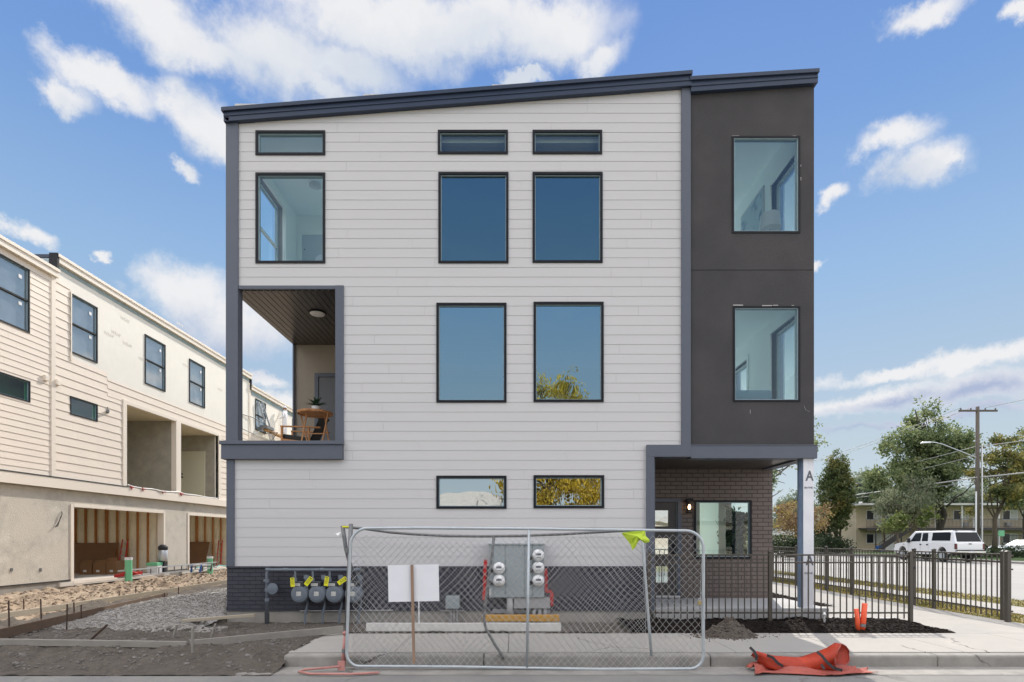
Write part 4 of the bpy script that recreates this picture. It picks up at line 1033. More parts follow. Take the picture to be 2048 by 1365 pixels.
for k in range(260):
    x, y = g.uniform(-9, -3.1), g.uniform(-3.3, -1.0); ps.append((x, y, h_dirt(x, y) + .002, g.uniform(.02, .05) * g.uniform(.5, 1)))
o = stones('pebbles', pebble_m, ps, seed=3); o['kind'] = 'stuff'
clod_m = mat('clod_m', (0.36, 0.28, 0.20), 0.95, col2=(0.17, 0.13, 0.095), vscale=9)
ps = []
for k in range(6500):
    x, y = g.gauss(-11.0, 1.0), g.uniform(-1.4, 20)
    if -13.4 < x < -9.2: ps.append((x, y, h_dirt(x, y), g.uniform(.012, .05)))
o = stones('soil_clods', clod_m, ps, seed=4); o['kind'] = 'stuff'
# gravel bank against the west wall
def h_gr(x, y):
    e = min(1, max(0, (x + 8.3) / .8)) * min(1, max(0, (y + 1.15) / .9)); return h_dirt(x, y) + (.10 * e if x < -5.0 else .0)
gravel_m = mat('gravel_m', (0.38, 0.365, 0.345), 0.9, col2=(0.20, 0.19, 0.18), vscale=22, bump=.02, bscale=30)
o = heightmesh('gravel_bed', gravel_m, -8.2, -5.36, -1.1, 7.0, .06, .06, h_gr); o['kind'] = 'structure'
ps = []
for k in range(15000):
    x = g.uniform(-8.15, -5.38); y = -1.05 + 8 * g.random() ** 1.6
    if fbm(x, y, .9, 2, 9) < -.35: continue
    ps.append((x, y, h_gr(x, y) + .004, g.uniform(.008, .019)))
for k in range(260):
    x, y = g.uniform(-6.6, -5.0), g.uniform(-1.3, -.6); ps.append((x, y, h_dirt(x, y) + .01, g.uniform(.02, .05)))
o = stones('gravel', stone_m, ps, seed=5); o['kind'] = 'stuff'
# the heap of soil on the pavement
hx, hy = FX(1455, -1.55), -1.62
def h_heap(x, y):
    d = math.hypot((x - hx) / .44, (y - hy) / .30); return GZ - .02 + max(0, 1 - d) * .29 * (1 + .5 * fbm(x, y, 5, 4)) + (.03 * fbm(x, y, 12, 4) if d < 1.1 else 0) - (.05 if d > 1.05 else 0)
heap = thing('soil_heap', 'crumbly heap of brown soil spilled on the pavement right of the fence panel', 'soil heap', (hx, hy, GZ))
mb = MB(); n = 56
vs = [(hx - .6 + 1.2 * i / n, hy - .42 + .84 * j / n) for j in range(n + 1) for i in range(n + 1)]
mb.add([(x, y, h_heap(x, y)) for x, y in vs], [(j * (n + 1) + i, j * (n + 1) + i + 1, (j + 1) * (n + 1) + i + 1, (j + 1) * (n + 1) + i) for j in range(n) for i in range(n)])
mb.build('soil', dirt_front, heap, smooth=True)
ps = []
for k in range(900):
    a, r_ = g.uniform(0, 6.28), abs(g.gauss(0, .5)); x, y = hx + math.cos(a) * r_ * .62 - .06, hy + math.sin(a) * r_ * .42
    ps.append((x, y, max(GZ, h_heap(x, y)), g.uniform(.006, .03) * (1 if r_ < .9 else .5)))
clods = stones('clods', mat('heap_clod', (0.15, 0.125, 0.105), 0.95, col2=(0.06, 0.05, 0.042), vscale=14), ps, heap, seed=6); clods['kind'] = 'stuff'

# ---- form boards, stakes and timbers
def plank(label, a, b, w, h, m, name='form_board', group='form boards laid on the soil', cat='board'):
    o = MB().bar(a, b, w, h).build(name, m, bevel=.003); return tag(o, label, cat, group)
plank('long pale form board standing along the sunlit soil by the cream houses', (-9.15, -2.2, .31), (-9.05, 26, .34), .045, .11, lumber)
plank('dark brown form board running along the edge of the shaded gravel', (-7.65, -2.3, .27), (-8.5, 3.2, .29), .045, .15, lumber_brown)
plank('grey form board lying left in the shaded foreground soil', (-9.5, -2.52, .27), (-4.62, -2.52, .20), .045, .09, lumber_grey)
plank('grey form board rising right across the soil towards the pavement corner', (-4.6, -2.48, .20), (-2.72, -1.52, .25), .045, .11, lumber_grey)
plank('weathered timber lying on the soil below the gas pipe', (-5.75, -.75, .27), (-4.55, -.62, .35), .09, .05, lumber, name='timber', group='loose timbers', cat='timber')
plank('yellow timber lying before the electric meter cabinet', (FX(965, -.55), -.55, .29), (FX(1118, -.55), -.55, .29), .09, .11, lumber_yellow, name='timber', group='loose timbers', cat='timber')
plank('long whitewashed timber on edge along the back of the pavement', (FX(733, -1.32), -1.32, .255), (FX(1122, -1.32), -1.32, .255), .07, .13, lumber_white, name='timber', group='loose timbers', cat='timber')
i = 0
stake_spots = [(19, 1202, 1270, 'leftmost thin steel stake beside the dark form board'), (83, 1198, 1248, 'thin steel stake second from the left on the form board line'), (48, 1198, 1225, 'short thin stake against the sunlit soil bank at far left'),
               (133, 1209, 1255, 'thin steel stake at the middle of the dark form board'), (149, 1205, 1240, 'thin steel stake just right of the middle of the dark board'), (162, 1210, 1238, 'leaning short stake right of the stake pair'),
               (238, 1183, 1200, 'short stake by the pale board below the first garage'), (272, 1175, 1196, 'short stake by the pale board below the green pipe'), (357, 1174, 1195, 'short stake by the pale board nearest the brick corner'),
               (330, 1186, 1200, 'short stake by the pale board left of the brick corner')]
for (px, y0, y1, lab) in stake_spots:
    yy = 1100 * (1.7 - .22) / (y1 - 1077) - 10.28
    x = FX(px, yy); o = MB().tube([(x, yy, .1), (x + rnd.uniform(-.02, .02), yy, FZ(y0, yy))], .011, 6).build('stake', rust)
    tag(o, lab, 'stake', 'form board stakes')
for (px, y0, y1, lab, lean) in ((385, 1255, 1300, 'upright wooden stake nailed to the grey board joint', 0), (350, 1250, 1280, 'thin wooden stake leaning behind the grey board joint', .05), (427, 1248, 1278, 'leaning thin wooden stake right of the board joint', .06), (200, 1250, 1282, 'rusty rod leaning in the shaded gravel behind the grey board', .22)):
    yy = 1100 * (1.7 - .18) / (y1 - 1077) - 10.28; x = FX(px, yy)
    o = MB().bar((x - lean, yy, .12), (x + lean * .5, yy, FZ(y0, yy)), .022, .03, up=(0, 1, 0)).build('stake', lumber_grey if lean < .2 else rust); tag(o, lab, 'stake', 'wooden stakes')

# ------------------------------------------------------------------ meters and pipes on the front
yg = -.18
t = thing('gas_pipe_manifold', 'grey gas pipe rising from a black sleeve and running over the meters', 'gas pipe', (FX(534, yg), yg, .2))
zt = FZ(1140, yg); x0 = FX(534, yg); x1 = FX(722, yg)
MB().tube([(x0, yg, .3), (x0, yg, zt - .05), (x0 + .05, yg, zt), (x1, yg, zt)], .026, 10).build('pipe', gas_grey, t, smooth=True)
mb = MB()
for px in (536, 571, 644, 716): mb.tube([(FX(px, yg) - .035, yg, zt), (FX(px, yg) + .035, yg, zt)], .034, 10)
for py in (1162, 1180, 1200): mb.tube([(x0, yg, FZ(py, yg) - .03), (x0, yg, FZ(py, yg) + .03)], .038, 10)
mb.tube([(x0 - .06, yg, FZ(1162, yg)), (x0 + .03, yg - .01, FZ(1162, yg))], .02, 8)
mb.build('coupling', gas_grey, t, smooth=False)
MB().lathe((x0 + .10, yg, FZ(1178, yg)), [(.02, -.03), (.10, -.02), (.105, .0), (.03, .05), (.03, .09)], 18, axis='y').tube([(x0, yg, FZ(1178, yg)), (x0 + .17, yg, FZ(1178, yg))], .025, 8).tube([(x0 + .15, yg, FZ(1178, yg)), (x0 + .15, yg, FZ(1185, yg))], .022, 8).build('regulator', gas_grey, t)
MB().tube([(x0, yg, .12), (x0, yg, FZ(1225, yg))], .042, 12).build('sleeve', gas_dark, t)
MB().tube([(FX(600, -.05), -.05, FZ(1222.5, -.05)), (FX(787, -.05), -.05, FZ(1221, -.05))], .012, 6).build('conduit', panel_beige, t)
def gas_meter(px, tagx, rot, label, first):
    x = FX(px, yg); z = FZ(1188, yg)
    if first is None:
        t = thing('gas_meter', label, 'gas meter', (x, yg, z), group='gas meters on the brick base', world_coords=False)
        MB().lathe((0, 0, 0), [(.10, -.105), (.145, -.095), (.155, -.075), (.155, -.045), (.168, -.04), (.168, -.02), (.155, -.015), (.15, .06), (.09, .08)], 28, axis='y').build('body', gas_grey, t)
        MB().box(-.075, .075, -.09, .05, .12, .235).build('meter_head', gas_dark, t, bevel=.02)
        MB().box(-.105, .02, -.098, -.091, .15, .20).build('dial_label', label_m, t)
        MB().box(-.045, .04, -.108, -.1052, -.03, .05).build('label', label_m, t)
        MB().tube([(-.10, 0, .05), (-.105, 0, .18), (-.105, 0, zt - z)], .02, 8).tube([(-.105, 0, .22), (-.105, 0, .29)], .032, 8).build('inlet_pipe', gas_grey, t)
        MB().tube([(.10, 0, .05), (.12, 0, .17), (.12, .0, .30), (.06, .02, .34), (.10, .05, .10), (.10, .05, -.20), (.06, .05, -.40), (.05, .05, -.62)], .021, 8).lathe((.10, .02, .30), [(.045, -.04), (.05, -.01), (.03, .03)], 12, axis='y').tube([(.085, .05, -.3), (.07, .05, -.36)], .032, 8).build('outlet_pipe', gas_grey, t)
    else: t = first
    return t
gm0 = None
for (px, lab) in ((602, 'leftmost of the four grey gas meters'), (637, 'second grey gas meter from the left'), (671, 'third grey gas meter, left of the leaning fence post'), (709, 'grey gas meter behind the fence panel mesh')):
    if gm0 is None: gm0 = gas_meter(px, 0, 0, lab, None); cur = gm0
    else: cur = copy_tree(gm0); cur.location = (FX(px, yg), yg, FZ(1188, yg)); cur['label'] = lab
for (px, py, w, h, rot, lab) in ((585, 1165, .075, .165, -3, 'yellow tag hanging upright left of the first gas meter'), (617, 1163, .08, .18, 38, 'tilted yellow tag between the first two gas meters'), (653, 1163, .075, .17, 8, 'nearly upright yellow tag between the second and third gas meters'), (684.5, 1162, .08, .18, 55, 'tilted yellow tag right of the third gas meter')):
    yy = -.33; x, z = FX(px, yy), FZ(py, yy)
    t = thing('warning_tag', lab, 'tag', (x, yy, z), group='yellow tags on the gas meters', world_coords=False); t.rotation_euler = (0, R(rot), 0)
    MB().box(-w / 2, w / 2, -.002, .002, -h / 2, h / 2).build('card', tag_yellow, t)
    mb = MB().tube([(0, 0, h / 2 - .01), (0, .06, h / 2 + .03), (.0, .14, h / 2 + .02)], .003, 5); mb.build('wire_tie', steel, t)
    mb = MB().box(-w * .3, w * .3, -.004, -.0021, h * .34, h * .42)
    for k in range(5): mb.box(-w * .34, w * .34 * (1 - .15 * (k % 2)), -.0035, -.0021, h * (.22 - k * .11), h * (.25 - k * .11))
    mb.build('printing', ink, t)
# electric meter cabinet
yc = -.22
t = thing('electric_meter_cabinet', 'grey electric meter cabinet with five round meters on the wall', 'meter cabinet', (FX(1033, yc), yc, .5))
def pxbox(mb, x0, x1, y0, y1, yf, yb): return mb.box(FX(x0, yf), FX(x1, yf), yf, yb, FZ(y1, yf), FZ(y0, yf))
mb = MB(); pxbox(mb, 978, 1088.5, 1089, 1196, yc, 0); mb.build('cabinet', panel_grey, t, bevel=.006)
mb = MB()
for (a, b) in ((979, 986), (987.5, 1009.5), (1011.5, 1048.5), (1050.5, 1064), (1066, 1087.5)): pxbox(mb, a, b, 1092, 1195, yc - .012, yc)
pxbox(mb, 976, 1090, 1087.5, 1090, yc - .03, 0)
mb.build('door_panel', panel_grey, t, bevel=.004)
for k, (px, py) in enumerate(((998, 1137), (998, 1162), (1077, 1111), (1077, 1136), (1077, 1162))):
    x, z = FX(px, yc - .1), FZ(py, yc - .1)
    m_ = MB().lathe((x, yc - .012, z), [(.105, 0), (.11, -.02), (.098, -.035), (.092, -.075), (.06, -.10)], 24, axis='y').build('meter', white_m, t)
    MB().box(x - .05, x + .045, yc - .118, yc - .112, z + .0, z + .035).box(x - .04, x + .04, yc - .118, yc - .112, z - .045, z - .035).build('display', ink_grey, m_)
    MB().lathe((x, yc - .012, z), [(.116, 0), (.116, -.022), (.106, -.022)], 24, axis='y').build('ring', steel, m_)
mb = MB()
for (px, py) in ((982, 1142), (981, 1166), (1062, 1116), (1062, 1141), (1062, 1166)): mb.lathe((FX(px, yc), yc - .01, FZ(py, yc)), [(.034, 0), (.04, -.035), (.02, -.04)], 14, axis='y')
mb.build('breaker_port', strap_black, t)
mb = MB(); pxbox(mb, 1028, 1100, 1196, 1217.5, yc + .02, -.02); mb.build('wireway_box', panel_beige, t, bevel=.005)
x = FX(1020, yc); MB().tube([(x, yc + .06, .2), (x, yc + .06, FZ(1196, yc))], .062, 14).build('conduit', panel_beige, t, smooth=True)
for px in (1068, 1079, 1090): x = FX(px, yc); MB().tube([(x, yc + .08, .2), (x + .01, yc + .08, FZ(1217, yc))], .036, 12).build('conduit', panel_beige, t, smooth=True)
mb = MB().tube([(FX(985, -.06), -.06, FZ(1220, 0)), (FX(1100, -.06), -.06, FZ(1221, 0))], .02, 6).tube([(FX(985, -.06), -.06, FZ(1224, 0)), (FX(1100, -.06), -.06, FZ(1225, 0))], .02, 6); mb.build('strut_rail', panel_beige, t)
MB().box(FX(978.5, yc), FX(982.5, yc), yc - .014, yc - .0121, FZ(1191, yc), FZ(1179, yc)).build('label', label_m, t)
def tape(lab, pts):
    g_ = random.Random(len(lab)); mb = MB()
    for (a, b) in zip(pts, pts[1:]):
        n = max(2, int((Vector(b) - Vector(a)).length / .035))
        for k in range(n):
            p, q = Vector(a).lerp(Vector(b), k / n), Vector(a).lerp(Vector(b), (k + 1.15) / n)
            mb.bar(p + Vector((g_.uniform(-.012, .012), g_.uniform(-.01, .01), 0)), q + Vector((g_.uniform(-.012, .012), 0, 0)), .055 + g_.uniform(-.012, .014), .022, up=(0, 1, 0))
    return tag(mb.build('red_tape', red_m), lab, 'tape', 'bundles of red tape by the meter cabinet')
z_ = lambda py: FZ(py, yc); x_ = lambda px: FX(px, yc)
tape('long bundle of red tape hanging at the left edge of the meter cabinet', [(x_(971.5), yc, z_(1120)), (x_(969.5), yc, z_(1150)), (x_(969), yc, z_(1180)), (x_(968), yc, z_(1200))])
tape('stepped bundle of red tape hanging right of the meter cabinet', [(x_(1092), yc + .05, z_(1138)), (x_(1093), yc + .05, z_(1184)), (x_(1103), yc + .05, z_(1184)), (x_(1104.5), yc + .05, z_(1212))])
t = thing('junction_box', 'small grey junction box on the brick right of the white sign', 'junction box', (FX(905, -.12), -.1, .4))
mb = MB(); pxbox(mb, 891, 918.5, 1193, 1218, -.16, -.02); mb.build('cover', panel_grey, t, bevel=.006)
mb = MB()
for px in (902, 908, 914): mb.tube([(FX(px, -.1), -.1, .15), (FX(px, -.1), -.1, FZ(1218, -.1))], .014, 8)
mb.build('conduit', panel_beige, t)
MB().box(FX(883, -.03), FX(929, -.03), -.05, -.02, FZ(1222.5, 0), FZ(1220, 0)).build('strut_rail', panel_beige, t)
o = MB().tube([(FX(838, -.7), -.7, .2), (FX(837.5, -.7), -.7, FZ(1190, -.7))], .014, 6).build('marker_post', white_m); tag(o, 'thin white plastic marker post behind the white sign', 'marker')
# ------------------------------------------------------------------ temporary fence panels
def chain_link(name, parent, P, u0, u1, z0, z1, s, r, m, jit=.0, clip=None):
    """woven wire: zigzag wires in the plane P(u, w, z)"""
    mb = []; fs = []; n = 0
    sz = s * 1.12; nu, nz = int((u1 - u0) / s), int((z1 - z0) / sz)
    V = []; F = []
    for c in range(nu + 1):
        for ph in (0, 1):
            pts = []
            for k in range(nz * 2 + 1):
                u = u0 + (c + (0.5 if k % 2 else ph)) * s; z = z0 + k * sz / 2
                w = (r * .9 if (k % 2) == ph else -r * .9)
                if u > u1 or z > z1: continue
                if clip and not clip(u, z):
                    if len(pts) > 1: _wire(V, F, pts, r)
                    pts = []; continue
                du = jit * mnoise.noise((u * 2.1, z * 2.3, 1)); dz = jit * mnoise.noise((u * 1.7, z * 2.0, 8))
                pts.append(P(u + du, w + jit * .6 * mnoise.noise((u, z, 4)), z + dz))
            if len(pts) > 1: _wire(V, F, pts, r)
    me = bpy.data.meshes.new(name); me.from_pydata(V, [], F); me.materials.append(m)
    o = bpy.data.objects.new(name, me); C.objects.link(o); o.parent = parent
    if parent.name in WORLD_ROOTS: o.location = -parent.location
    return o
def _wire(V, F, pts, r):
    o = len(V)
    for p in pts:
        V.extend([(p[0] - r, p[1], p[2] - r * .3), (p[0] + r, p[1], p[2] - r * .3), (p[0], p[1] - r, p[2] + r * .6)])
    for i in range(len(pts) - 1):
        for k in range(3): F.append((o + i * 3 + k, o + i * 3 + (k + 1) % 3, o + (i + 1) * 3 + (k + 1) % 3, o + (i + 1) * 3 + k))
yp = -3.20
def PXY(px, py, y=yp): return (FX(px, y), y, FZ(py, y))
t = thing('chainlink_fence', 'galvanised chain link fence panel with rounded corners standing before the house', 'fence panel', (FX(1050, yp), yp, 0))
def arc(cx, cy, rx, ry, a0, a1, n=7): return [(cx + rx * math.cos(R(a0 + (a1 - a0) * i / n)), cy - ry * math.sin(R(a0 + (a1 - a0) * i / n))) for i in range(n + 1)]
loop = arc(735, 1092, 34, 35, 180, 90) + [(850, 1056.5), (1055, 1058), (1250, 1060.5)] + arc(1372, 1098, 35, 36, 90, 0) + [(1406.5, 1200)] + arc(1380, 1310, 27, 28, 0, -90) + [(1200, 1339), (900, 1334)] + arc(718, 1305, 25, 28, 270, 180)
loop.append(loop[0])
MB().tube([PXY(*p) for p in loop], .0195, 10, cap=False).build('frame', steel_pale, t, smooth=True)
MB().tube([PXY(1058, 1060), PXY(1054, 1337)], .0185, 10).build('brace', steel_pale, t, smooth=True)
zt_, zb_ = FZ(1058, yp), FZ(1336, yp)
chain_link('mesh', t, lambda u, w, z: (u, yp + .012 + w, z), FX(704, yp), FX(1405, yp), zb_, zt_ + .02, .090, .0027, wire_m, jit=.03,
           clip=lambda u, z: not ((u > FX(1375, yp) and (z > zt_ - .16 or z < zb_ + .12) and (u - FX(1375, yp)) + abs(z - (zt_ + zb_) / 2) > 1.0) or (u < FX(722, yp) and abs(z - (zt_ + zb_) / 2) > .80)))
# second, sagging panel behind
yq = -3.05
def QXY(px, py): return PXY(px, py, yq)
t = thing('chainlink_fence', 'bent dull chain link fence panel with sagging rail behind the front one', 'fence panel', (FX(1000, yq), yq, .1))
MB().tube([QXY(*p) for p in ((687, 1054), (730, 1058), (780, 1065), (830, 1069), (890, 1072), (960, 1073), (1040, 1072), (1120, 1069), (1190, 1065), (1262, 1061), (1287, 1063))], .0185, 9).build('top_rail', steel_dull, t, smooth=True)
MB().tube([QXY(*p) for p in ((988, 1074), (984, 1110), (977, 1160), (971, 1205), (968, 1240), (972, 1258), (990, 1290), (1008, 1318))], .019, 9).build('bent_brace', steel_dull, t, smooth=True)
MB().tube([QXY(*p) for p in ((1284, 1066), (1290, 1150), (1297, 1240), (1303, 1312))], .0185, 9).build('side_post', steel_pale, t, smooth=True)
def sag(u): 
    a = (u - FX(690, yq)) / (FX(1290, yq) - FX(690, yq)); return -.105 * math.sin(math.pi * min(1, max(0, a)) ** .8)
zq0, zq1 = .19, FZ(1060, yq)
chain_link('mesh', t, lambda u, w, z: (u, yq + w, z + sag(u) * max(0, (z - .5)) / 1.3), FX(706, yq), FX(1290, yq), zq0, zq1, .092, .0024, wire_m, jit=.07)
t = thing('fence_stand', 'leaning fence post with pink painted foot and base frame', 'fence post', (FX(690, yp), yp, 0))
a, b, c_ = PXY(702, 1048, yp + .05), PXY(693, 1262, yp + .05), PXY(686, 1331, yp + .05)
MB().tube([a, b], .027, 10).build('post', steel_dull, t, smooth=True)
MB().tube([Vector(b) + Vector((0, 0, .0)), c_], .031, 10).tube([PXY(691, 1264, yp + .05), PXY(690.7, 1270, yp + .05)], .036, 10).build('painted_foot', pink_paint, t, smooth=True)
MB().tube([PXY(690, 1298, yp + .05), PXY(689, 1306, yp + .05)], .038, 10).tube([PXY(697.5, 1098, yp + .05), PXY(697, 1106, yp + .05)], .037, 10).build('collar', steel_dull, t)
yb = -3.3
MB().tube([PXY(680, 1333, yb), (FX(606, yb) + .02, yb - .02, .035), (FX(604, yb), yb - .1, .03), (FX(622, yb - .18), yb - .20, .03), (FX(700, yb - .2), yb - .22, .03), (FX(758, yb - .15), yb - .14, .03)], .015, 8).build('base_frame', pink_paint, t, smooth=True)
MB().box(FX(675, yb), FX(689, yb), yb + .0, yb + .02, .02, .14).build('base_plate', pink_paint, t, bevel=.004)
t = thing('fence_post', 'short dull post leaning against the pink footed fence post', 'fence post', (FX(690, yp), yp + .1, 1.2))
MB().tube([PXY(685, 1052, yp + .12), PXY(692, 1098, yp + .12), PXY(703, 1140, yp + .12)], .026, 10).build('pole', steel_dull, t, smooth=True)
MB().tube([PXY(685, 1054, yp + .08), PXY(703, 1054.5, yp + .08)], .012, 6).build('tie', tag_yellow, t)
o = MB().add([PXY(671, 1068, yp + .1), PXY(682, 1064, yp + .05), PXY(684, 1076, yp + .1), PXY(676, 1072, yp + .02), PXY(673, 1071, yp + .14)], [(0, 1, 3), (1, 2, 3), (0, 3, 4), (4, 3, 2)]).build('rag', white_m); tag(o, 'small white rag tied at the top of the short leaning post', 'rag')
# sign on a stake
t = thing('sign_board', 'blank white sign board nailed to a wooden stake leaning on the fence panel', 'sign', (FX(827, yp), yp - .06, .05))
ys = yp - .045
MB().hexa([(FX(777, ys), ys, FZ(1204.5, ys)), (FX(878.5, ys), ys, FZ(1202.5, ys)), (FX(878.5, ys), ys + .008, FZ(1202.5, ys)), (FX(777, ys), ys + .008, FZ(1204.5, ys)),
           (FX(775.5, ys), ys, FZ(1131, ys)), (FX(877, ys), ys, FZ(1129, ys)), (FX(877, ys), ys + .008, FZ(1129, ys)), (FX(775.5, ys), ys + .008, FZ(1131, ys))]).build('board', white_sign, t)
MB().bar(PXY(823.7, 1130, ys - .02), PXY(828, 1327, ys - .02), .034, .022, up=(0, 1, 0)).build('stake', lumber_brown if False else mat('stake_wood', (0.30, 0.20, 0.14), .85, var=.2, vscale=6, stretch=(3, 3, .5)), t)
# hi-vis vest hanging on the rail
mb = MB(); yv = yp - .035; g = random.Random(2)
out = [(1243, 1066), (1262, 1063.5), (1290, 1062), (1291, 1072), (1299.5, 1081), (1298, 1085), (1289, 1087), (1281, 1080), (1277, 1082), (1270, 1096), (1265, 1101), (1261, 1090), (1254, 1080), (1246, 1071)]
cc = (1274, 1073)
ring = [PXY(px, py, yv - g.uniform(0, .03)) for px, py in out]; cen = PXY(*cc, yv - .05)
mid = [tuple(Vector(p).lerp(Vector(cen), .5) + Vector((0, g.uniform(-.03, .02), 0))) for p in ring]; n = len(ring)
mb.add(ring + mid + [cen], [(i, (i + 1) % n, n + (i + 1) % n, n + i) for i in range(n)] + [(n + i, n + (i + 1) % n, 2 * n) for i in range(n)])
tag(mb.build('safety_vest', hivis, solid=.004), 'crumpled yellow green safety vest draped over the fence panel rail', 'vest')
# chain and padlock
t = thing('padlock', 'brass padlock on a chain at the right edge of the fence panel', 'padlock', PXY(1401, 1200, yp - .03))
lx_, ly_, lz_ = PXY(1399, 1206, yp - .04)
MB().box(lx_ - .022, lx_ + .022, ly_ - .012, ly_ + .012, lz_ - .03, lz_ + .025).build('body', mat('brass', (.45, .36, .18), .4, metal=.7), t, bevel=.004)
MB().tube([(lx_ - .014, ly_, lz_ + .02), (lx_ - .014, ly_, lz_ + .05), (lx_ + .0, ly_, lz_ + .062), (lx_ + .014, ly_, lz_ + .05), (lx_ + .014, ly_, lz_ + .02)], .004, 6).build('shackle', steel, t)
mb = MB()
for k in range(13):
    q = Vector(PXY(1402 + 4 * math.sin(k * 1.1), 1186 + k * 3.2, yp - .025)); d = Vector((.004 * (-1) ** k, 0, .013)); e = Vector((0, .008, 0)) if k % 2 else Vector((.008, 0, 0))
    mb.tube([q - d, q + e, q + d, q - e, q - d], .0028, 5)
mb.build('chain', steel_pale, t)

# ------------------------------------------------------------------ bronze picket fences
def picket_fence(label, along, posts, rails, z0, ztop, gate_gap=(), pitch=.118, group='bronze picket fences'):
    """along(u) -> (x, y); posts: list of u; pickets between consecutive posts"""
    x, y = along(posts[0]); t = thing('picket_fence', label, 'fence', (x, y, z0), group=group)
    for u in posts:
        x, y = along(u); MB().box(x - .03, x + .03, y - .03, y + .03, z0 - .06, ztop + .045).box(x - .036, x + .036, y - .036, y + .036, ztop + .045, ztop + .06).hexa(
            [(x - .03, y - .03, ztop + .06), (x + .03, y - .03, ztop + .06), (x + .03, y + .03, ztop + .06), (x - .03, y + .03, ztop + .06), (x - .008, y - .008, ztop + .08), (x + .008, y - .008, ztop + .08), (x + .008, y + .008, ztop + .08), (x - .008, y + .008, ztop + .08)]).build('post', picket_m, t, bevel=.003)
    for rz_ in rails:
        mb = MB()
        for a, b in zip(posts, posts[1:]):
            if (a, b) in gate_gap: continue
            pa, pb = Vector((*along(a), rz_)), Vector((*along(b), rz_)); d = (pb - pa).normalized() * .03; mb.bar(pa + d, pb - d, .028, .03)
        mb.build('rail', picket_m, t, bevel=.003)
    for a, b in zip(posts, posts[1:]):
        if (a, b) in gate_gap: continue
        n = max(1, int(round((b - a) / pitch))); st = (b - a) / n
        for i in range(1, n):
            x, y = along(a + st * i); p_mb = MB().box(x - .0085, x + .0085, y - .0085, y + .0085, z0 + .055, ztop - .012)
            pk.append(p_mb.build('picket', picket_m, t))
    return t
pk = []
zr = (FZ(1110.5, -.34), FZ(1125.5, -.34), FZ(1226, -.34))
picket_fence('bronze picket fence along the front of the porch and mulch bed', lambda u: (u, -.34), [FX(1298, -.34), FX(1540, -.34), FX(1821, -.34)], zr, .19, zr[0])
LYs = [10.35 + CAM_Y, 12.05 + CAM_Y, 12.65 + CAM_Y, 15.0 + CAM_Y, 16.2 + CAM_Y, 17.9 + CAM_Y, 19.6 + CAM_Y, 22.0 + CAM_Y]
picket_fence('long bronze picket fence running back beside the street verge', lambda u: (9.2, u), LYs, (zr[0], zr[1], .34), .15, zr[0])
gt = thing('gate_post', 'square bronze gate post at the street end of the picket fences', 'post', (9.03, -.22, .15))
x, y = 9.05, -.2
MB().box(x - .035, x + .035, y - .035, y + .035, .1, zr[0] + .05).build('post', picket_m, gt, bevel=.003)
MB().lathe((x, y, zr[0] + .05), [(.045, 0), (.05, .01), (.02, .03)], 10).build('cap', picket_m, gt)
MB().box(x, 9.17, y + .02, y + .05, zr[0] - .03, zr[0]).box(x, 9.17, y + .02, y + .05, zr[1] - .15, zr[1] - .12).box(x, 9.17, y + .02, y + .05, .34, .37).build('hinge_rail', picket_m, gt)
xg = FX(1821, -.34)
o = MB().lathe((xg + .055, -.34, FZ(1135, -.34)), [(.01, -.03), (.03, -.02), (.03, .02), (.01, .03)], 10, axis='y').box(xg + .03, xg + .08, -.36, -.32, FZ(1138, -.34), FZ(1134, -.34)).build('gate_latch', strap_black)
tag(o, 'black gate latch on the end post of the front picket fence', 'latch')
# orange marker tubes and the water tap in the mulch
for (a, b, r_, lab) in (((1716, 1262), (1712.5, 1218), .034, 'shorter thin orange plastic tube standing in the mulch'), ((1724.5, 1262), (1729.5, 1207), .040, 'taller orange plastic tube leaning right in the mulch')):
    t = thing('orange_tube', lab, 'tube', PXY(a[0], a[1], -1.28), group='orange tubes in the mulch')
    MB().tube([PXY(*a, -1.28), PXY((a[0] + b[0]) / 2 + .5, (a[1] + b[1]) / 2, -1.28), PXY(*b, -1.28)], [r_, r_ * 1.04, r_], 14).build('tube', orange_pipe, t, smooth=True)
    if r_ > .036: MB().tube([PXY(1725.2, 1254, -1.29), PXY(1725.6, 1248, -1.29)], r_ * 1.08, 14).build('band', steel_dull, t)
o = MB().tube([PXY(1649, 1246, -.5), PXY(1648.5, 1231, -.5)], .016, 8).lathe(PXY(1648.5, 1229, -.5), [(.03, -.02), (.034, 0), (.02, .03)], 10).build('hose_bib', aluminium); tag(o, 'small white water stub pipe standing in the mulch by the patio', 'pipe')
# ------------------------------------------------------------------ the orange bag on the gutter
bag = thing('orange_bag', 'crumpled open orange fabric bag with black straps lying against the kerb', 'bag', (FX(1600, -3.2), -3.2, 0))
secs = [(1508, 1309, 5, 6), (1517, 1312, 9, 8), (1530, 1322, 14, 12), (1548, 1330, 16, 14), (1575, 1331, 14, 11), (1605, 1330, 14, 11), (1632, 1326, 17, 13), (1655, 1318, 22, 17), (1672, 1312, 25, 20), (1684, 1313, 25, 21)]
mb = MB(); n = 22; g = random.Random(9); vs = []
for k, (px, py, rz_, ry_) in enumerate(secs):
    y0 = -3.22; s = sc_(y0); X = FX(px, y0); Z = FZ(py, y0); rr, r2 = rz_ / s, ry_ / s
    for i in range(n):
        a = 2 * math.pi * i / n; f = 1 + .13 * math.sin(3 * a + k * .9) + .09 * math.sin(5 * a - k * 1.7) + .16 * fbm(k * .9, i * .9, 1, 3)
        vs.append((X + .02 * math.sin(2 * a + k) + (.19 * math.cos(a) if k == 9 else .10 * math.cos(a) if k == 8 else 0) + .012 * fbm(k * .7, i * .6, 1, 3), y0 + r2 * 1.25 * f * math.cos(a), max(.022, Z + rr * f * math.sin(a))))
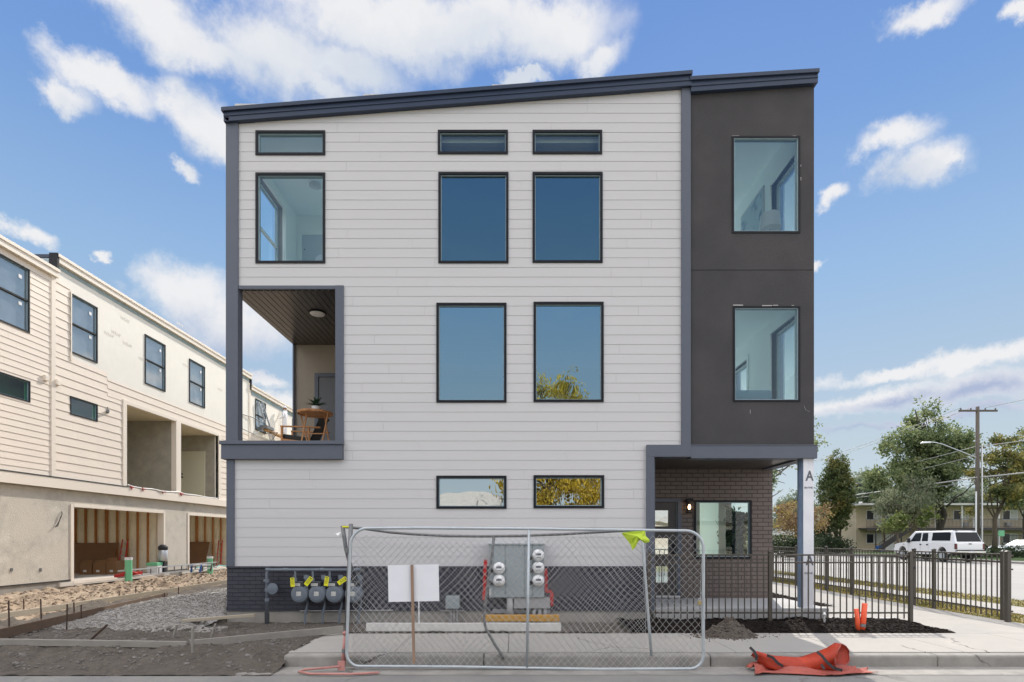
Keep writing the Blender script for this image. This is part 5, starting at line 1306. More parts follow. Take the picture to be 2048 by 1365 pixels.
mb.add(vs, [(k * n + i, k * n + (i + 1) % n, (k + 1) * n + (i + 1) % n, (k + 1) * n + i) for k in range(len(secs) - 1) for i in range(n)] + [tuple(range(n))])
mb.build('body', orange_m, bag, smooth=True, solid=.005)
lip = vs[-n:]; MB().tube([Vector(p) for p in lip + [lip[0]]], .009, 6, cap=False).build('hem', orange_faded, bag, smooth=True)
mb = MB(); nx, ny = 60, 16; vs = []
for j in range(ny + 1):
    for i in range(nx + 1):
        u, v = i / nx, j / ny
        X = FX(1503, -3.35) + (FX(1748, -3.35) - FX(1503, -3.35)) * u + .05 * math.sin(v * 4 + u * 9)
        front = -3.52 + .10 * math.sin(u * 7) * (1 - u) + .16 * u ** 3
        Y = -3.16 + (front + 3.16) * v - .05 * u
        fold = .07 * math.sin(u * 13 + v * 5) * (1 - abs(2 * v - 1)) * (1 - .6 * u) + .05 * max(0, fbm(u * 3, v * 2, 1.8, 4)) + .012 * math.sin(v * 22 + u * 6)
        vs.append((X, Y, .022 + max(0, fold) + .10 * max(0, 1 - v * 3.2) * math.sin(math.pi * min(1, u * 1.15)) ** .5 if u < .87 else .022 + max(0, fold) * .4))
mb.add(vs, [(j * (nx + 1) + i, j * (nx + 1) + i + 1, (j + 1) * (nx + 1) + i + 1, (j + 1) * (nx + 1) + i) for j in range(ny) for i in range(nx)])
mb.build('flap', orange_faded, bag, smooth=True, solid=.004)
def strap(pts, w=.034):
    mb = MB(); P_ = [Vector(PXY(px, py, y)) for px, py, y in pts]
    for p, q in zip(P_, P_[1:]):
        d = (q - p).normalized(); s_ = d.cross(Vector((0, 1, 0))).normalized() * w / 2
        mb.hexa([p - s_, p + s_, q + s_ * 1.0 + d * .004, q - s_ + d * .004, p - s_ + Vector((0, .005, 0)), p + s_ + Vector((0, .005, 0)), q + s_ + d * .004 + Vector((0, .005, 0)), q - s_ + d * .004 + Vector((0, .005, 0))])
    return mb.build('strap', strap_black, bag)
strap([(1500, 1295, -3.30), (1509, 1304, -3.34), (1513, 1312, -3.36), (1513, 1320, -3.36)])
strap([(1534, 1311, -3.33), (1546, 1316, -3.36), (1556, 1327, -3.38), (1566, 1333, -3.38)])
strap([(1634, 1304, -3.36), (1644, 1312, -3.42), (1654, 1325, -3.46), (1668, 1337, -3.50), (1684, 1341, -3.52)])
strap([(1643, 1329, -3.46), (1648, 1338, -3.5)], .03)
# ------------------------------------------------------------------ the row of cream houses on the left
row = thing('terraced_house', 'unfinished cream terrace with bare stucco garages along the left', 'building', (LX - 3, 14, 0))
PL = lambda u, w, z: (LX - w, u, z)
Y0, Y1, Y2, Y3 = -2.5, LY(108), 17.8, 34.0
BT, BB = 3.47, 3.17        # band top and bottom
wl_ = [(3.68, LY(58), 7.40, 9.17), (3.68, LY(59), 5.48, 6.07)]
w2_ = [(LY(139), LY(194), 7.36, 9.17), (LY(289), LY(330), 7.36, 9.17), (LY(378), LY(409), 7.36, 9.17), (LY(139), LY(194), 5.47, 6.03)]
rec = [(LY(250), LY(351), BT, 6.38), (LY(361), LY(436), BT, 6.38)]
w3_ = [(18.4, 19.6, 7.36, 9.0), (23.2, 24.4, 7.36, 9.0)]
mb = MB()
wall(mb, PL, Y0, Y1, BB, 9.45, .15, wl_); wall(mb, PL, Y1, Y2, BB, 9.9, .15, w2_ + rec); wall(mb, PL, Y2, Y3, BB, 9.4, .15, w3_)
mb.build('wall', wrap_white, row)
mb = MB()
siding(mb, PL, Y0, Y1 - .12, BT, 9.42, .178, wl_, depth=.012)
siding(mb, PL, Y1 + .02, LY(214), BT, 7.2, .255, w2_ + rec, depth=.016)
siding(mb, PL, LY(214), Y2, 6.42, 7.0, .255, [], depth=.016)
siding(mb, PL, Y1 + .02, LY(139) + .02, 7.2, 9.3, .255, w2_ + rec, depth=.016)
siding(mb, PL, LY(214), LY(246), BT, 6.42, .255, [], depth=.016)
siding(mb, PL, LY(440), Y2, BT, 6.42, .255, [], depth=.016)
siding(mb, PL, Y2, Y3, BT, 7.1, .255, w3_, depth=.016)
mb.build('siding', cream, row)
def lb(a, b, z0, z1, pr=.04, bk=.0): MB().box(LX - bk, LX + pr, a, b, z0, z1).build('corner_trim', cream_trim, row, bevel=.004)
lb(Y1 - .13, Y1 + .02, BT, 9.5); lb(LY(244), LY(251.5), BT, 6.5, .045, .1); lb(LY(350.5), LY(360), BT, 6.42, .045, .16); lb(LY(436), LY(441), BT, 6.42, .045, .1)
lb(Y2 - .1, Y2 + .06, BT, 9.6); lb(LY(139) + .0, LY(139) + .04, 7.1, 9.2, .05)
lb(LY(250), LY(436), 6.36, 6.5, .03, .1)
MB().box(LX - .2, LX + .09, Y0, Y3, BB, BT).build('band', cream_trim, row, bevel=.006)
MB().box(LX - .02, LX + .11, Y0, LY(252), BT + .02, BT + .035).build('flashing', steel_dull, row)
# roofs: three levels with pale two-step fascia
mb = MB()
for (a, b, z) in ((Y0, Y1 + .05, 9.60), (Y1, Y2, 10.06), (Y2, Y3, 9.55)):
    mb.box(LX - .1, LX + .12, a, b, z - .25, z - .09).box(LX - .1, LX + .15, a, b, z - .09, z)
mb.build('fascia', cream_trim, row, bevel=.004)
mb = MB()
for (a, b, z) in ((Y0, Y1 + .05, 9.60), (Y1, Y2, 10.06), (Y2, Y3, 9.55)): mb.box(LX - 9, LX - .1, a, b, z - .14, z - .02)
mb.build('roof', fascia_blue, row)
mb = MB()
for (a, b, z) in ((Y1, Y1 + .1, 10.04), (Y2 - .1, Y2, 10.04)): mb.box(LX - 9, LX - .05, a, b, 9.3, z - .1)
mb.build('parapet_wall', mat('sheathing_grey', (.42, .50, .52), .8), row)
MB().box(LX - .12, LX + .125, Y1 - .03, Y1 + .04, 9.62, 10.07).build('flashing', frame_black, row); MB().box(LX - .12, LX + .10, Y2 - .04, Y2 + .05, 9.3, 9.83).build('flashing', frame_black, row)
MB().box(LX + .002, LX + .012, Y1 + .05, Y2, 9.68, 9.8).box(LX + .002, LX + .012, Y2 + .05, Y3, 9.1, 9.3).build('sheathing_strip', mat('sheathing_blue', (.33, .42, .46), .8, var=.3, vscale=2), row)
glass_row = glass_mat('glass_row', (0.80, 0.86, 0.90), 0.30, fres=0.4); glass_green = glass_mat('glass_green', (0.30, 0.62, 0.50), 0.05, fres=0.12)
for w in (wl_[0], *w2_[:3], *w3_): 
    f = window(row, PL, *w, frame_black, glass_row, sash=True, proud=.03, fw=.04)
    MB().box(LX - .02, LX - .024, w[1] - .30, w[1] - .20, w[3] - .35, w[3] - .25).box(LX - .02, LX - .024, w[1] - .30, w[1] - .20, (w[2] + w[3]) / 2 - .2, (w[2] + w[3]) / 2 - .1).build('sticker', white_m, f)
    MB().box(LX - .09, LX - .075, w[0] + .041, w[1] - .041, w[2] + .041, w[3] - .041).build('blind', mat('blind_white', (.78, .79, .82), .7, var=.25, vscale=2.5) if 'blind_white' not in MATS else MATS['blind_white'], f)  # added pale sheet imitates the bright sky mirrored in these panes
for w in (wl_[1], w2_[3]): window(row, PL, *w, frame_black, glass_green, proud=.03, fw=.035)
MB().box(LX - 4, LX - .3, 3.0, 24.6, 7.0, 7.05).box(LX - 3, LX - 2.9, 3, 24.6, 7.05, 9.3).box(LX - 4, LX - .3, 3.0, 24.6, 9.25, 9.3).build('interior_wall', interior_white, row)
MB().box(LX - .5, LX - .45, 3.4, 8.2, 5.2, 6.3).build('interior_wall', concrete_found, row)
# recessed balconies with their side walls and ceiling
mb = MB(); mc = MB()
for (a, b, z0, z1) in rec:
    mb.box(LX - 2.3, LX - .15, b, b + .12, z0 - .3, z1).box(LX - 2.4, LX - 2.3, a, b, z0 - .3, z1).box(LX - 2.3, LX - .15, a - .12, a, z0 - .3, z1)
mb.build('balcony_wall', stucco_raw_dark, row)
for (a, b, z0, z1) in rec:
    MB().box(LX - 2.3, LX - .0, a, b, z1, z1 + .1).build('balcony_ceiling', osb, row); MB().box(LX - 2.3, LX - .01, a, b, z0 - .1, z0 + .0).build('balcony_floor', osb, row)
b_ = rec[1][1]
MB().box(FX(362, b_ - .06), FX(409, b_ - .06), b_ - .05, b_, BT, 5.66).build('door', mat('door_cream', (.62, .60, .46), .6), row)
MB().lathe((FX(365, b_ - .06), b_ - .07, 4.62), [(.03, 0), (.03, -.04)], 10, axis='y').lathe((FX(365, b_ - .06), b_ - .07, 4.48), [(.035, 0), (.035, -.05)], 10, axis='y').build('door_handle', strap_black, row)
# lower storey: raw stucco with two garage openings
LL = LX - .06; PG = lambda u, w, z: (LL - w, u, z)
G1, G2 = (LY(149), LY(330), .33, 2.73), (LY(380), 17.1, .33, 2.73)
mb = MB(); wall(mb, PG, Y0, Y3, .42, BB, .2, [(G1[0], G1[1], -1, G1[3]), (G2[0], G2[1], -1, G2[3]), (22, 26.5, -1, 2.73)]); mb.build('garage_wall', stucco_raw, row)
MB().box(LL - .2, LL - .02, Y0, G1[0], -.2, .42).box(LL - .2, LL - .02, G1[1], G2[0], -.2, .42).box(LL - .2, LL - .02, G2[1], Y3, -.2, .42).build('foundation', concrete_found, row)
MB().box(LL, LL + .012, Y0, G1[0] - .08, .41, .44).box(LL, LL + .012, G1[1] + .08, G2[0] - .08, .41, .44).build('flashing', strap_black, row)
floor_pale = mat('floor_pale', (.62, .58, .52), .7, var=.1, vscale=2)
for (a, b, z0, z1) in (G1, G2):
    mb = MB(); mb.box(LL - .02, LL + .03, a - .09, a + .02, z0 - .1, z1 + .02).box(LL - .22, LL + .03, b - .03, b + .07, z0 - .1, z1 + .02).box(LL - .02, LL + .03, a, b, z1 - .07, z1 + .035)
    mb.build('garage_frame', cream_trim, row, bevel=.004)
    MB().box(LL - 6, LL + .04, a - .5, b + .3, .25, .37).build('garage_floor', floor_pale, row)
    MB().box(LL - .012, LL + .045, a, b, .30, .39).build('sill_board', cream_trim, row)
    mb = MB().box(LL - 6, LL - .2, a - .8, b + .4, 2.85, 2.95); mb.build('garage_ceiling', osb, row)
    # far side wall: studs with sprayed foam between them
    yw = b + .30; x = LL - .35; mf = MB(); ms_ = MB(); k = 0
    while x > LL - 5.5:
        w_ = .085 if k == 5 else .038
        ms_.box(x - w_, x, yw - .10, yw, .37, 2.85)
        x2 = x - w_
        mf.add([(x2, yw - .02, .37), (x2 - .18, yw - .085, .37), (x2 - .36, yw - .02, .37), (x2, yw - .02, 2.85), (x2 - .18, yw - .085, 2.85), (x2 - .36, yw - .02, 2.85)], [(0, 1, 4, 3), (1, 2, 5, 4)])
        x = x2 - .36; k += 1
    mf.build('foam_insulation', foam, row, smooth=True); ms_.build('stud_wall', wood_stud, row)
    MB().box(LL - 6, LL - .2, yw, yw + .05, .3, 2.9).box(LL - 6, LL - .2, a - .85, a - .8, .3, 2.9).build('garage_side_wall', osb, row)
# wall fittings
mb = MB()
for (px, py) in ((89, 757), (112, 766)):
    y = LY(px); z = 1.7 + (1077 - py) / ((1028 - px) / -LX); mb.box(LX, LX + .09, y - .07, y + .07, z - .07, z + .09)
mb.build('vent_hood', cream_trim, row, bevel=.01)
y = LY(214); z = 1.7 + (1077 - 822) / ((1028 - 214) / -LX)
MB().tube([(LX, y, z + .12), (LX + .03, y, z + .12), (LX + .03, y - .02, z)], .012, 6).tube([(LX + .02, y, z - .05), (LX + .12, y - .12, z - .02)], .045, 10).build('conduit_stub', steel_dull, row)
for (px, py) in ((27, 1140), (85, 1140)):
    y = LY(px); z = 1.7 + (1077 - py) / ((1028 - px) / -LX); MB().box(LL, LL + .02, y - .03, y + .03, z - .045, z + .045).build('anchor_plate', steel_dull, row)
MB().tube([(LL + .01, LY(127), 2.50), (LL + .05, LY(125), 2.42), (LL + .04, LY(118), 2.15), (LL + .06, LY(110), 2.02), (LL + .05, LY(116), 2.06), (LL + .03, LY(124), 2.36)], .012, 6).build('wire_tail', strap_black, row)
# housewrap printing: faint grey words
for (px, py) in ((232, 668), (218, 670), (285, 720), (372, 732), (250, 640), (360, 650), (440, 780), (255, 690)):
    y = LY(px); z = 1.7 + (1077 - py) / ((1028 - px) / -LX)
    text_mesh('WRAP', .16, mat_print if 'mat_print' in globals() else globals().setdefault('mat_print', mat('mat_print', (.74, .70, .64), .8)), row, name='lettering',
              mat_world=Matrix.Translation((LX + .004, y, z)) @ Matrix.Rotation(R(90), 4, 'Z') @ Matrix.Rotation(R(90), 4, 'X'))
# plain rear of the row; opening added below to light the garages
MB().box(LX - 9.1, LX - 9, Y0, Y3, 3.0, 9.4).box(LX - 9, LX - .2, Y0 - .1, Y0, 0, 9.4).box(LX - 9, LX - .2, Y3, Y3 + .1, 0, 9.4).build('rear_wall', cream, row)

# ---- things in and before the garages
yw = G1[1] + .3
def leanboard(x0, x1, yw, lab):
    o = MB().hexa([(x0, yw - .75, .38), (x1, yw - .75, .38), (x1, yw - .70, .38), (x0, yw - .70, .38), (x0, yw - .30, 1.50), (x1, yw - .30, 1.50), (x1, yw - .25, 1.52), (x0, yw - .25, 1.52)]).build('sheet_board', board_brown); tag(o, lab, 'board', 'brown sheets leaning in the garages')
leanboard(LL - 4.2, LL - 1.75, yw, 'large brown sheet leaning on the foam wall of the first garage')
leanboard(LL - 3.6, LL - 1.6, G2[1] + .3, 'large brown sheet leaning in the second garage')
yx = yw - 1.3; s = sc_(yx)
for (p0, p1, ptop, lab) in ((160, 183, 1127, 'left open cardboard box on the first garage floor'), (186, 211, 1127, 'middle open cardboard box on the first garage floor'), (213, 233, 1122, 'right cardboard box with a pale label on the first garage floor')):
    x0, x1 = FX(p0, yx), FX(p1, yx); zt = FZ(ptop, yx) 
    t = thing('cardboard_box', lab, 'box', ((x0 + x1) / 2, yx, .37), group='cardboard boxes in the garage')
    MB().box(x0, x1, yx, yx + .4, .37, zt).build('carton', cardboard, t)
    MB().hexa([(x0, yx, zt), (x1, yx, zt), (x1, yx + .02, zt), (x0, yx + .02, zt), (x0 + .1, yx - .05, zt + .10), (x1 + .08, yx - .05, zt + .13), (x1 + .08, yx - .03, zt + .14), (x0 + .1, yx - .03, zt + .11)]).build('flap', cardboard, t)
    MB().box(x0 + .12, x0 + .24, yx - .006, yx - .001, .45, .53).build('label', white_m, t)
def ladder(label, a, b, width_dir, w, m_rail, m_rung, n, group='ladders', rail=(.03, .08)):
    a, b, wd = Vector(a), Vector(b), Vector(width_dir).normalized() * w / 2
    t = thing('ladder', label, 'ladder', tuple(a), group=group)
    for s_ in (-1, 1): MB().bar(a + wd * s_, b + wd * s_, rail[0], rail[1], up=tuple(wd.cross(b - a).normalized())).build('rail', m_rail, t)
    for i in range(n):
        p = a.lerp(b, (i + .6) / n); MB().bar(p - wd, p + wd, .03, .025, up=tuple((b - a).normalized())).build('rung', m_rung, t)
    return t
ladder('red and white ladder leaning in the first garage', (FX(240, yw - .9), yw - .9, .38), (FX(249, yw - .5), yw - .45, 1.65), (1, -.25, 0), .26, red_m, aluminium, 5, rail=(.03, .035))
ladder('red and white ladder leaning in the second garage', (FX(437, G2[1] - .6), G2[1] - .6, .38), (FX(441, G2[1] - .2), G2[1] - .2, 1.6), (1, -.25, 0), .22, red_m, aluminium, 5, rail=(.03, .035))
def gp(px, py, x): 
    y = CAM_Y + 1100 * (-x) / (1028 - px); return (x, y, 1.7 + (1077 - py) / sc_(y))
ladder('aluminium extension ladder lying on the soil before the first garage', (-12.9, LY(225) * 0.93, .52), (-12.6, 13.0, .58), (0, .05, 1), .22, aluminium, steel_dull, 13, rail=(.05, .03))
o = MB().bar((-12.95, 7.6, .47), (-12.8, 8.6, .52), .12, .09).tube([(-12.85, 7.5, .5), (-12.7, 7.9, .62), (-12.8, 8.4, .5)], .03, 6).build('red_clamp', red_m); tag(o, 'red clamp lying at the near end of the long ladder', 'clamp')
t = thing('sawhorse', 'small blue and grey stool standing over the lying ladder', 'stand', (-12.3, 10.9, .4))
yy = 11.0
for (dx, dy) in ((0, 0), (0, .75), (.35, 0), (.35, .75)): MB().bar((-12.5 + dx, yy + dy, .38), (-12.45 + dx, yy + dy, .68), .05).build('leg', blue_m if dy == 0 else steel_dull, t)
MB().box(-12.55, -12.1, yy - .05, yy + .8, .62, .66).build('top', aluminium, t)
for (px, y0_, y1_, x, lab) in ((257, 1115, 1152, -12.7, 'green plastic pipe stub standing before the first garage'), (420, 1113, 1143, -12.7, 'green plastic pipe stub standing before the second garage')):
    a, b = gp(px, y1_ + 3, x), gp(px, y0_, x); q = thing('green_pipe', lab, 'pipe', a, group='green pipe stubs')
    MB().tube([(a[0], a[1], .2), b], .105, 16).build('pipe', pipe_green, q, smooth=False); MB().tube([(b[0], b[1], b[2] - .09), b], .115, 16).build('rim', white_m, q)
o = MB().tube([gp(385, 1143, -13.0), gp(392, 1136, -13.0), gp(402, 1134, -13.0), gp(410, 1139, -13.0), gp(398, 1141, -13.0), gp(418, 1136, -13.2), gp(430, 1136, -13.3), gp(440, 1131, -13.3), gp(452, 1133, -13.3), gp(460, 1142, -13.3)], .022, 6).build('hose', hose_teal, smooth=True); tag(o, 'coiled teal hose on the sill of the second garage', 'hose')
t = thing('storage_bin', 'white and green storage bin at the right end of the first garage', 'bin', (FX(312, yw - .6), yw - .6, .38))
x = FX(306, yw - .6); MB().box(x - .12, x + .30, yw - .8, yw - .5, .38, .66).build('tub', white_m, t, bevel=.02); MB().box(x - .12, x + .3, yw - .82, yw - .48, .66, .78).build('lid', pipe_green, t, bevel=.02)
t = thing('shop_vacuum', 'black topped shop vacuum beside the storage bin in the first garage', 'vacuum', (x + .2, yw - .4, .38))
MB().lathe((x + .22, yw - .35, .8), [(.13, 0), (.17, .1), (.15, .45), (.1, .5)], 14).build('drum', aluminium, t, smooth=True); MB().lathe((x + .22, yw - .35, 1.25), [(.16, 0), (.17, .12), (.08, .2)], 14).build('lid', strap_black, t, smooth=True)
MB().box(x + .1, x + .34, yw - .45, yw - .25, .38, .82).build('base', strap_black, t)

# ---- builders' staging on the far part of the row
xs_ = LX + .12
lad = ladder('tall aluminium ladder standing against the far cream house', (LX + .75, 21.6, 3.3), (LX + .12, 18.75, 8.9), (.0, .95, .2), .42, aluminium, aluminium, 16)
t = thing('scaffold_plank', 'wooden scaffold plank carried on ladder brackets at the far cream house', 'plank', (LX + .4, 24, 7.4))
MB().box(LX + .15, LX + .45, 18.9, 29.0, 7.42, 7.50).build('board', lumber_yellow if False else mat('plank_wood', (.55, .33, .16), .8, var=.3, vscale=3), t)
MB().tube([(LX + .05, 19.4, 7.35), (LX + .75, 19.4, 7.40)], .025, 6).tube([(LX + .2, 19.4, 6.7), (LX + .75, 19.4, 7.4)], .02, 6).box(LX + .1, LX + .5, 18.7, 19.5, 7.5, 7.66).build('bracket', steel_dull, t)
# the worker in white on the plank
def figure(name, label, J, edges, radii, m):
    t = thing(name, label, 'person', J[0])
    me = bpy.data.meshes.new('body'); me.from_pydata(J, edges, []); me.materials.append(m)
    o = bpy.data.objects.new('body', me); C.objects.link(o); o.parent = t; o.location = -t.location
    sk = o.modifiers.new('skin', 'SKIN'); 
    for i, r_ in enumerate(radii): me.skin_vertices[0].data[i].radius = (r_, r_)
    me.skin_vertices[0].data[0].use_root = True
    sk.use_smooth_shade = True; sb = o.modifiers.new('sub', 'SUBSURF'); sb.levels = 1; sb.render_levels = 2
    return t
wx, wy, wz = LX + .32, 21.3, 7.5
J = [(wx, wy, wz + .80), (wx, wy + .02, wz + 1.10), (wx, wy + .03, wz + 1.38), (wx, wy + .02, wz + 1.50), (wx + .02, wy - .0, wz + 1.62), (wx + .02, wy - .01, wz + 1.73),
     (wx, wy - .19, wz + 1.38), (wx + .08, wy - .36, wz + 1.12), (wx - .12, wy - .42, wz + .96), (wx, wy + .22, wz + 1.36), (wx - .05, wy + .42, wz + 1.55), (wx - .18, wy + .50, wz + 1.78),
     (wx, wy - .10, wz + .74), (wx + .03, wy - .13, wz + .42), (wx, wy - .14, wz + .05), (wx, wy + .10, wz + .74), (wx + .02, wy + .14, wz + .42), (wx, wy + .16, wz + .05)]
E_ = [(0, 1), (1, 2), (2, 3), (3, 4), (4, 5), (2, 6), (6, 7), (7, 8), (2, 9), (9, 10), (10, 11), (0, 12), (12, 13), (13, 14), (0, 15), (15, 16), (16, 17)]
RD = [.15, .14, .16, .06, .09, .08, .075, .05, .035, .075, .05, .035, .10, .07, .05, .10, .07, .05]
pn = figure('person', 'worker in loose white clothes standing on the scaffold plank and reaching up', J, E_, RD, cloth_white)
MB().lathe((wx + .02, wy, wz + 1.55), [(.05, 0), (.095, .05), (.10, .12), (.085, .18)], 14).build('head', skin, pn, smooth=True)
MB().lathe((wx + .02, wy, wz + 1.68), [(.14, 0), (.108, .01), (.105, .06), (.06, .11), (.01, .12)], 16).build('hat', cloth_white, pn, smooth=True)
o = MB().tube([(LX + .03, 17.0, 7.85), (LX + .1, 17.9, 7.9), (LX + .3, 18.6, 7.75)], .02, 6).tube([(LX + .03, 16.6, 7.15), (LX + .25, 17.8, 7.0), (LX + .3, 18.7, 7.5)], .02, 6).build('rope', steel_dull); tag(o, 'grey ropes looped between the ladder top and the cream wall', 'rope')
# red and white straps lying on the balcony ledge
def ledge(px, dz, pr=.07): return (LX + pr, LY(px), BT + dz)
o = MB().tube([ledge(252, .09), ledge(262, .05), ledge(280, .03, .1), ledge(300, .06), ledge(318, .02, .12), ledge(335, .04), ledge(352, .08), ledge(368, .03, .1), ledge(388, .05), ledge(410, .02), ledge(432, .03)], .022, 6).build('strap', white_m); tag(o, 'pale strap lying along the ledge below the recessed balconies', 'strap')
i = 0
for (px, lab) in ((255, 'red flag at the left end of the balcony ledge'), (278, 'first red ribbon hanging over the balcony ledge'), (318, 'red ribbon bunch at the middle of the balcony ledge'), (355, 'red flag on the ledge below the post between the balconies')):
    o = MB().bar(ledge(px, .06, .1), ledge(px + 2, -.05, .12), .035, .02).bar(ledge(px + 1, .04, .1), ledge(px + 7, .01, .12), .03, .02).build('ribbon', red_m); tag(o, lab, 'ribbon', 'red ribbons on the balcony ledge')
# ------------------------------------------------------------------ across the street
def at(px, depth, py=None):
    s = 1100.0 / depth; p = ((px - 1028) / s, depth + CAM_Y)
    return p if py is None else (*p, 1.7 + (1077 - py) / s)
# apartments
AX0, AY = at(1712, 67); AX1 = AX0 + 34
apt = thing('apartment_block', 'tan two storey apartment block with outside gallery beyond the street', 'building', ((AX0 + AX1) / 2, AY, 0))
H1, H2 = 2.92, 5.65
PA = lambda u, w, z: (u, AY + w, z)
units = []; wins, doors = [], []
x = AX0 + .9; k = 0
while x < AX1 - 4:
    for z0 in (.12, H1 + .05):
        wins.append((x + .35, x + 2.2, z0 + .95, z0 + 2.15)); doors.append((x + 2.75, x + 3.75, z0, z0 + 2.1))
    x += 4.6 if k % 2 else 6.0; k += 1
mb = MB(); wall(mb, PA, AX0, AX1, .05, H2, .2, wins + doors); mb.build('wall', apt_wall, apt)
mb = MB(); wall(mb, lambda u, w, z: (AX0 + w, u, z), AY + .2, AY + 9, .05, H2, .2, []); mb.build('side_wall', apt_side, apt)
MB().box(AX0 - .5, AX1, AY - 1.7, AY + 9.4, H2, H2 + .22).build('roof', apt_roof, apt)
MB().box(AX0 + .3, AX1, AY - 1.5, AY - .0, H1 - .12, H1 + .02).box(AX0 + .3, AX1, AY - 1.55, AY - 1.5, H1 - .3, H1 + .05).build('gallery', apt_dark, apt)
for a, b, c, d in wins:
    f = window(apt, PA, a, b, c, d, white_m, dark_glass, fw=.06, proud=.02, bead=False, back=.08)
    MB().box((a + b) / 2 - .03, (a + b) / 2 + .03, AY - .01, AY + .05, c + .06, d - .06).build('mullion', white_m, f)
    MB().box((a + b) / 2 + .03, b - .06, AY + .005, AY + .02, c + .06, d - .06).build('blind', curtain, f)
for a, b, c, d in doors: MB().box(a, b, AY + .03, AY + .08, c, d).build('door', white_m, apt)
for i, (a, b, c, d) in enumerate(wins):
    if i % 2 and i < 10: MB().box(a + 1.1 if i % 4 == 1 else a + .3, (a + 1.1 if i % 4 == 1 else a + .3) + .65, AY - .22, AY, c - .75, c - .3).build('air_conditioner', panel_beige, apt)
mb = MB(); mb.box(AX0 + .3, AX1, AY - 1.54, AY - 1.51, H1 + 1.05, H1 + 1.1).box(AX0 + .3, AX1, AY - 1.54, AY - 1.51, H1 + .12, H1 + .16)
x = AX0 + .3
while x < AX0 + 24: mb.box(x - .012, x + .012, AY - 1.535, AY - 1.515, H1 + .1, H1 + 1.08); x += .16
mb.build('gallery_railing', apt_dark, apt)
for px in (1751, 1768, 1802): x = at(px, 65.6)[0]; MB().box(x - .05, x + .05, AY - 1.5, AY - 1.4, .05, H1 - .12).build('gallery_post', apt_dark, apt)
for px in (1923, 1997): x = at(px, 65.6)[0]; MB().box(x - .06, x + .06, AY - 1.5, AY - 1.38, .05, H2).build('gallery_post', white_m, apt)
mb = MB(); xa, xb = at(1752, 65)[0], at(1816, 65)[0]
mb.hexa([(xa, AY - 2.6, .1), (xb, AY - 2.6, H1 - .3), (xb, AY - 1.6, H1 - .3), (xa, AY - 1.6, .1), (xa, AY - 2.6, .38), (xb, AY - 2.6, H1), (xb, AY - 1.6, H1), (xa, AY - 1.6, .38)])
mb.bar((xa, AY - 2.6, 1.1), (xb, AY - 2.6, H1 + .95), .06)
for k in range(18): u = k / 17; xx = xa + (xb - xa) * u; mb.box(xx - .015, xx + .015, AY - 2.61, AY - 2.58, .2 + (H1 - .2) * u, 1.1 + (H1 - .15) * u)
mb.build('staircase', apt_dark, apt)
mb = MB(); mb.tube([(*at(1721, 70), 5.8), (*at(1721, 70), 6.35)], .2, 8); mb.build('roof_vent', apt_roof, apt)
gx0, gy0 = at(1652, 74); low = thing('garden_wall', 'plain tan stucco wing wall left of the apartment block', 'wall', (gx0, gy0, 0))
MB().prism([(at(1640, 74)[0], 0), (at(1700, 74)[0], 0), (at(1700, 74)[0], 2.9), (at(1668, 74)[0], 2.9), (at(1640, 74)[0], 1.7)], gy0, gy0 + .3).build('panel', apt_side, low)
o = MB().box(*[q for q in (at(1770, 64)[0] - .3, at(1770, 64)[0] + .5)], AY - 2.2, AY - 1.8, .1, .8).build('storage_bin', blue_m, bevel=.05); tag(o, 'blue bin standing under the apartment gallery', 'bin')
# a pale low house behind the autumn tree
hx_, hy_ = at(1575, 92); t = thing('house', 'low pale house with a light roof behind the autumn tree', 'building', (hx_, hy_, 0))
MB().box(hx_ - 12, hx_ + 6, hy_, hy_ + 9, 0, 2.2).build('wall', house_front, t); MB().prism([(hx_ - 12.6, 2.2), (hx_ + 6.6, 2.2), (hx_ + 4, 3.4), (hx_ - 10, 3.4)], hy_ - .5, hy_ + 9.5).build('roof', apt_roof, t)
# black railings before the apartments at far right
t = thing('iron_fence', 'tall black iron railing fence before the right end of the apartment block', 'fence', (*at(1975, 56), .1))
y = at(0, 56)[1]; x0, x1 = at(1967, 56)[0], at(2048, 56)[0] + 6; mb = MB(); mb.box(x0, x1, y - .02, y + .02, 1.95, 2.0).box(x0, x1, y - .02, y + .02, .3, .35); mb.build('rail', apt_dark, t)
mb = MB(); x = x0
while x < x1: mb.box(x - .012, x + .012, y - .012, y + .012, .1, 2.1); x += .14
mb.build('bars', apt_dark, t); t['kind'] = 'thing' if False else t.get('kind', ''); del t['kind']
x = at(2004, 55.9)[0]; MB().box(x - .3, x + .3, y - .05, y - .02, 1.9, 2.5).build('notice', pipe_green, t)

# ---- pickup with a canopy (local: +y forward, origin at rear left wheel track on the ground)
tr = thing('pickup_truck', 'white four door pickup truck with a dark glazed bed canopy parked across the street', 'pickup truck', (30.5, 38.0 + CAM_Y, .01), world_coords=False); tr.scale = (1, 1, 1.15)
W = 2.0; L = 6.2
prof = [(0.06, .62), (0.0, .72), (0.0, 1.20), (.05, 1.23), (4.9, 1.22), (5.0, 1.20), (5.75, 1.13), (6.08, 1.02), (6.18, .85), (6.2, .55), (6.05, .48)]
def arch(cy, r=.46, n=9, z=.48): return [(cy + r * math.cos(R(a)), z + r * math.sin(R(a)) * 1.05 - .02) for a in [180 * i / n for i in range(n + 1)]]
body = prof + arch(5.20) + [(4.6, .45), (1.75, .45)] + arch(1.22) + [(.7, .5)]
MB().prism(body, 0.0, W, 'x').build('body', car_white, tr, bevel=.03, local=True)
def cabhex(mb, ya, yb, yta, ytb, z0, z1, in0, in1):
    mb.hexa([(in0, ya, z0), (W - in0, ya, z0), (W - in0, yb, z0), (in0, yb, z0), (in1, yta, z1), (W - in1, yta, z1), (W - in1, ytb, z1), (in1, ytb, z1)])
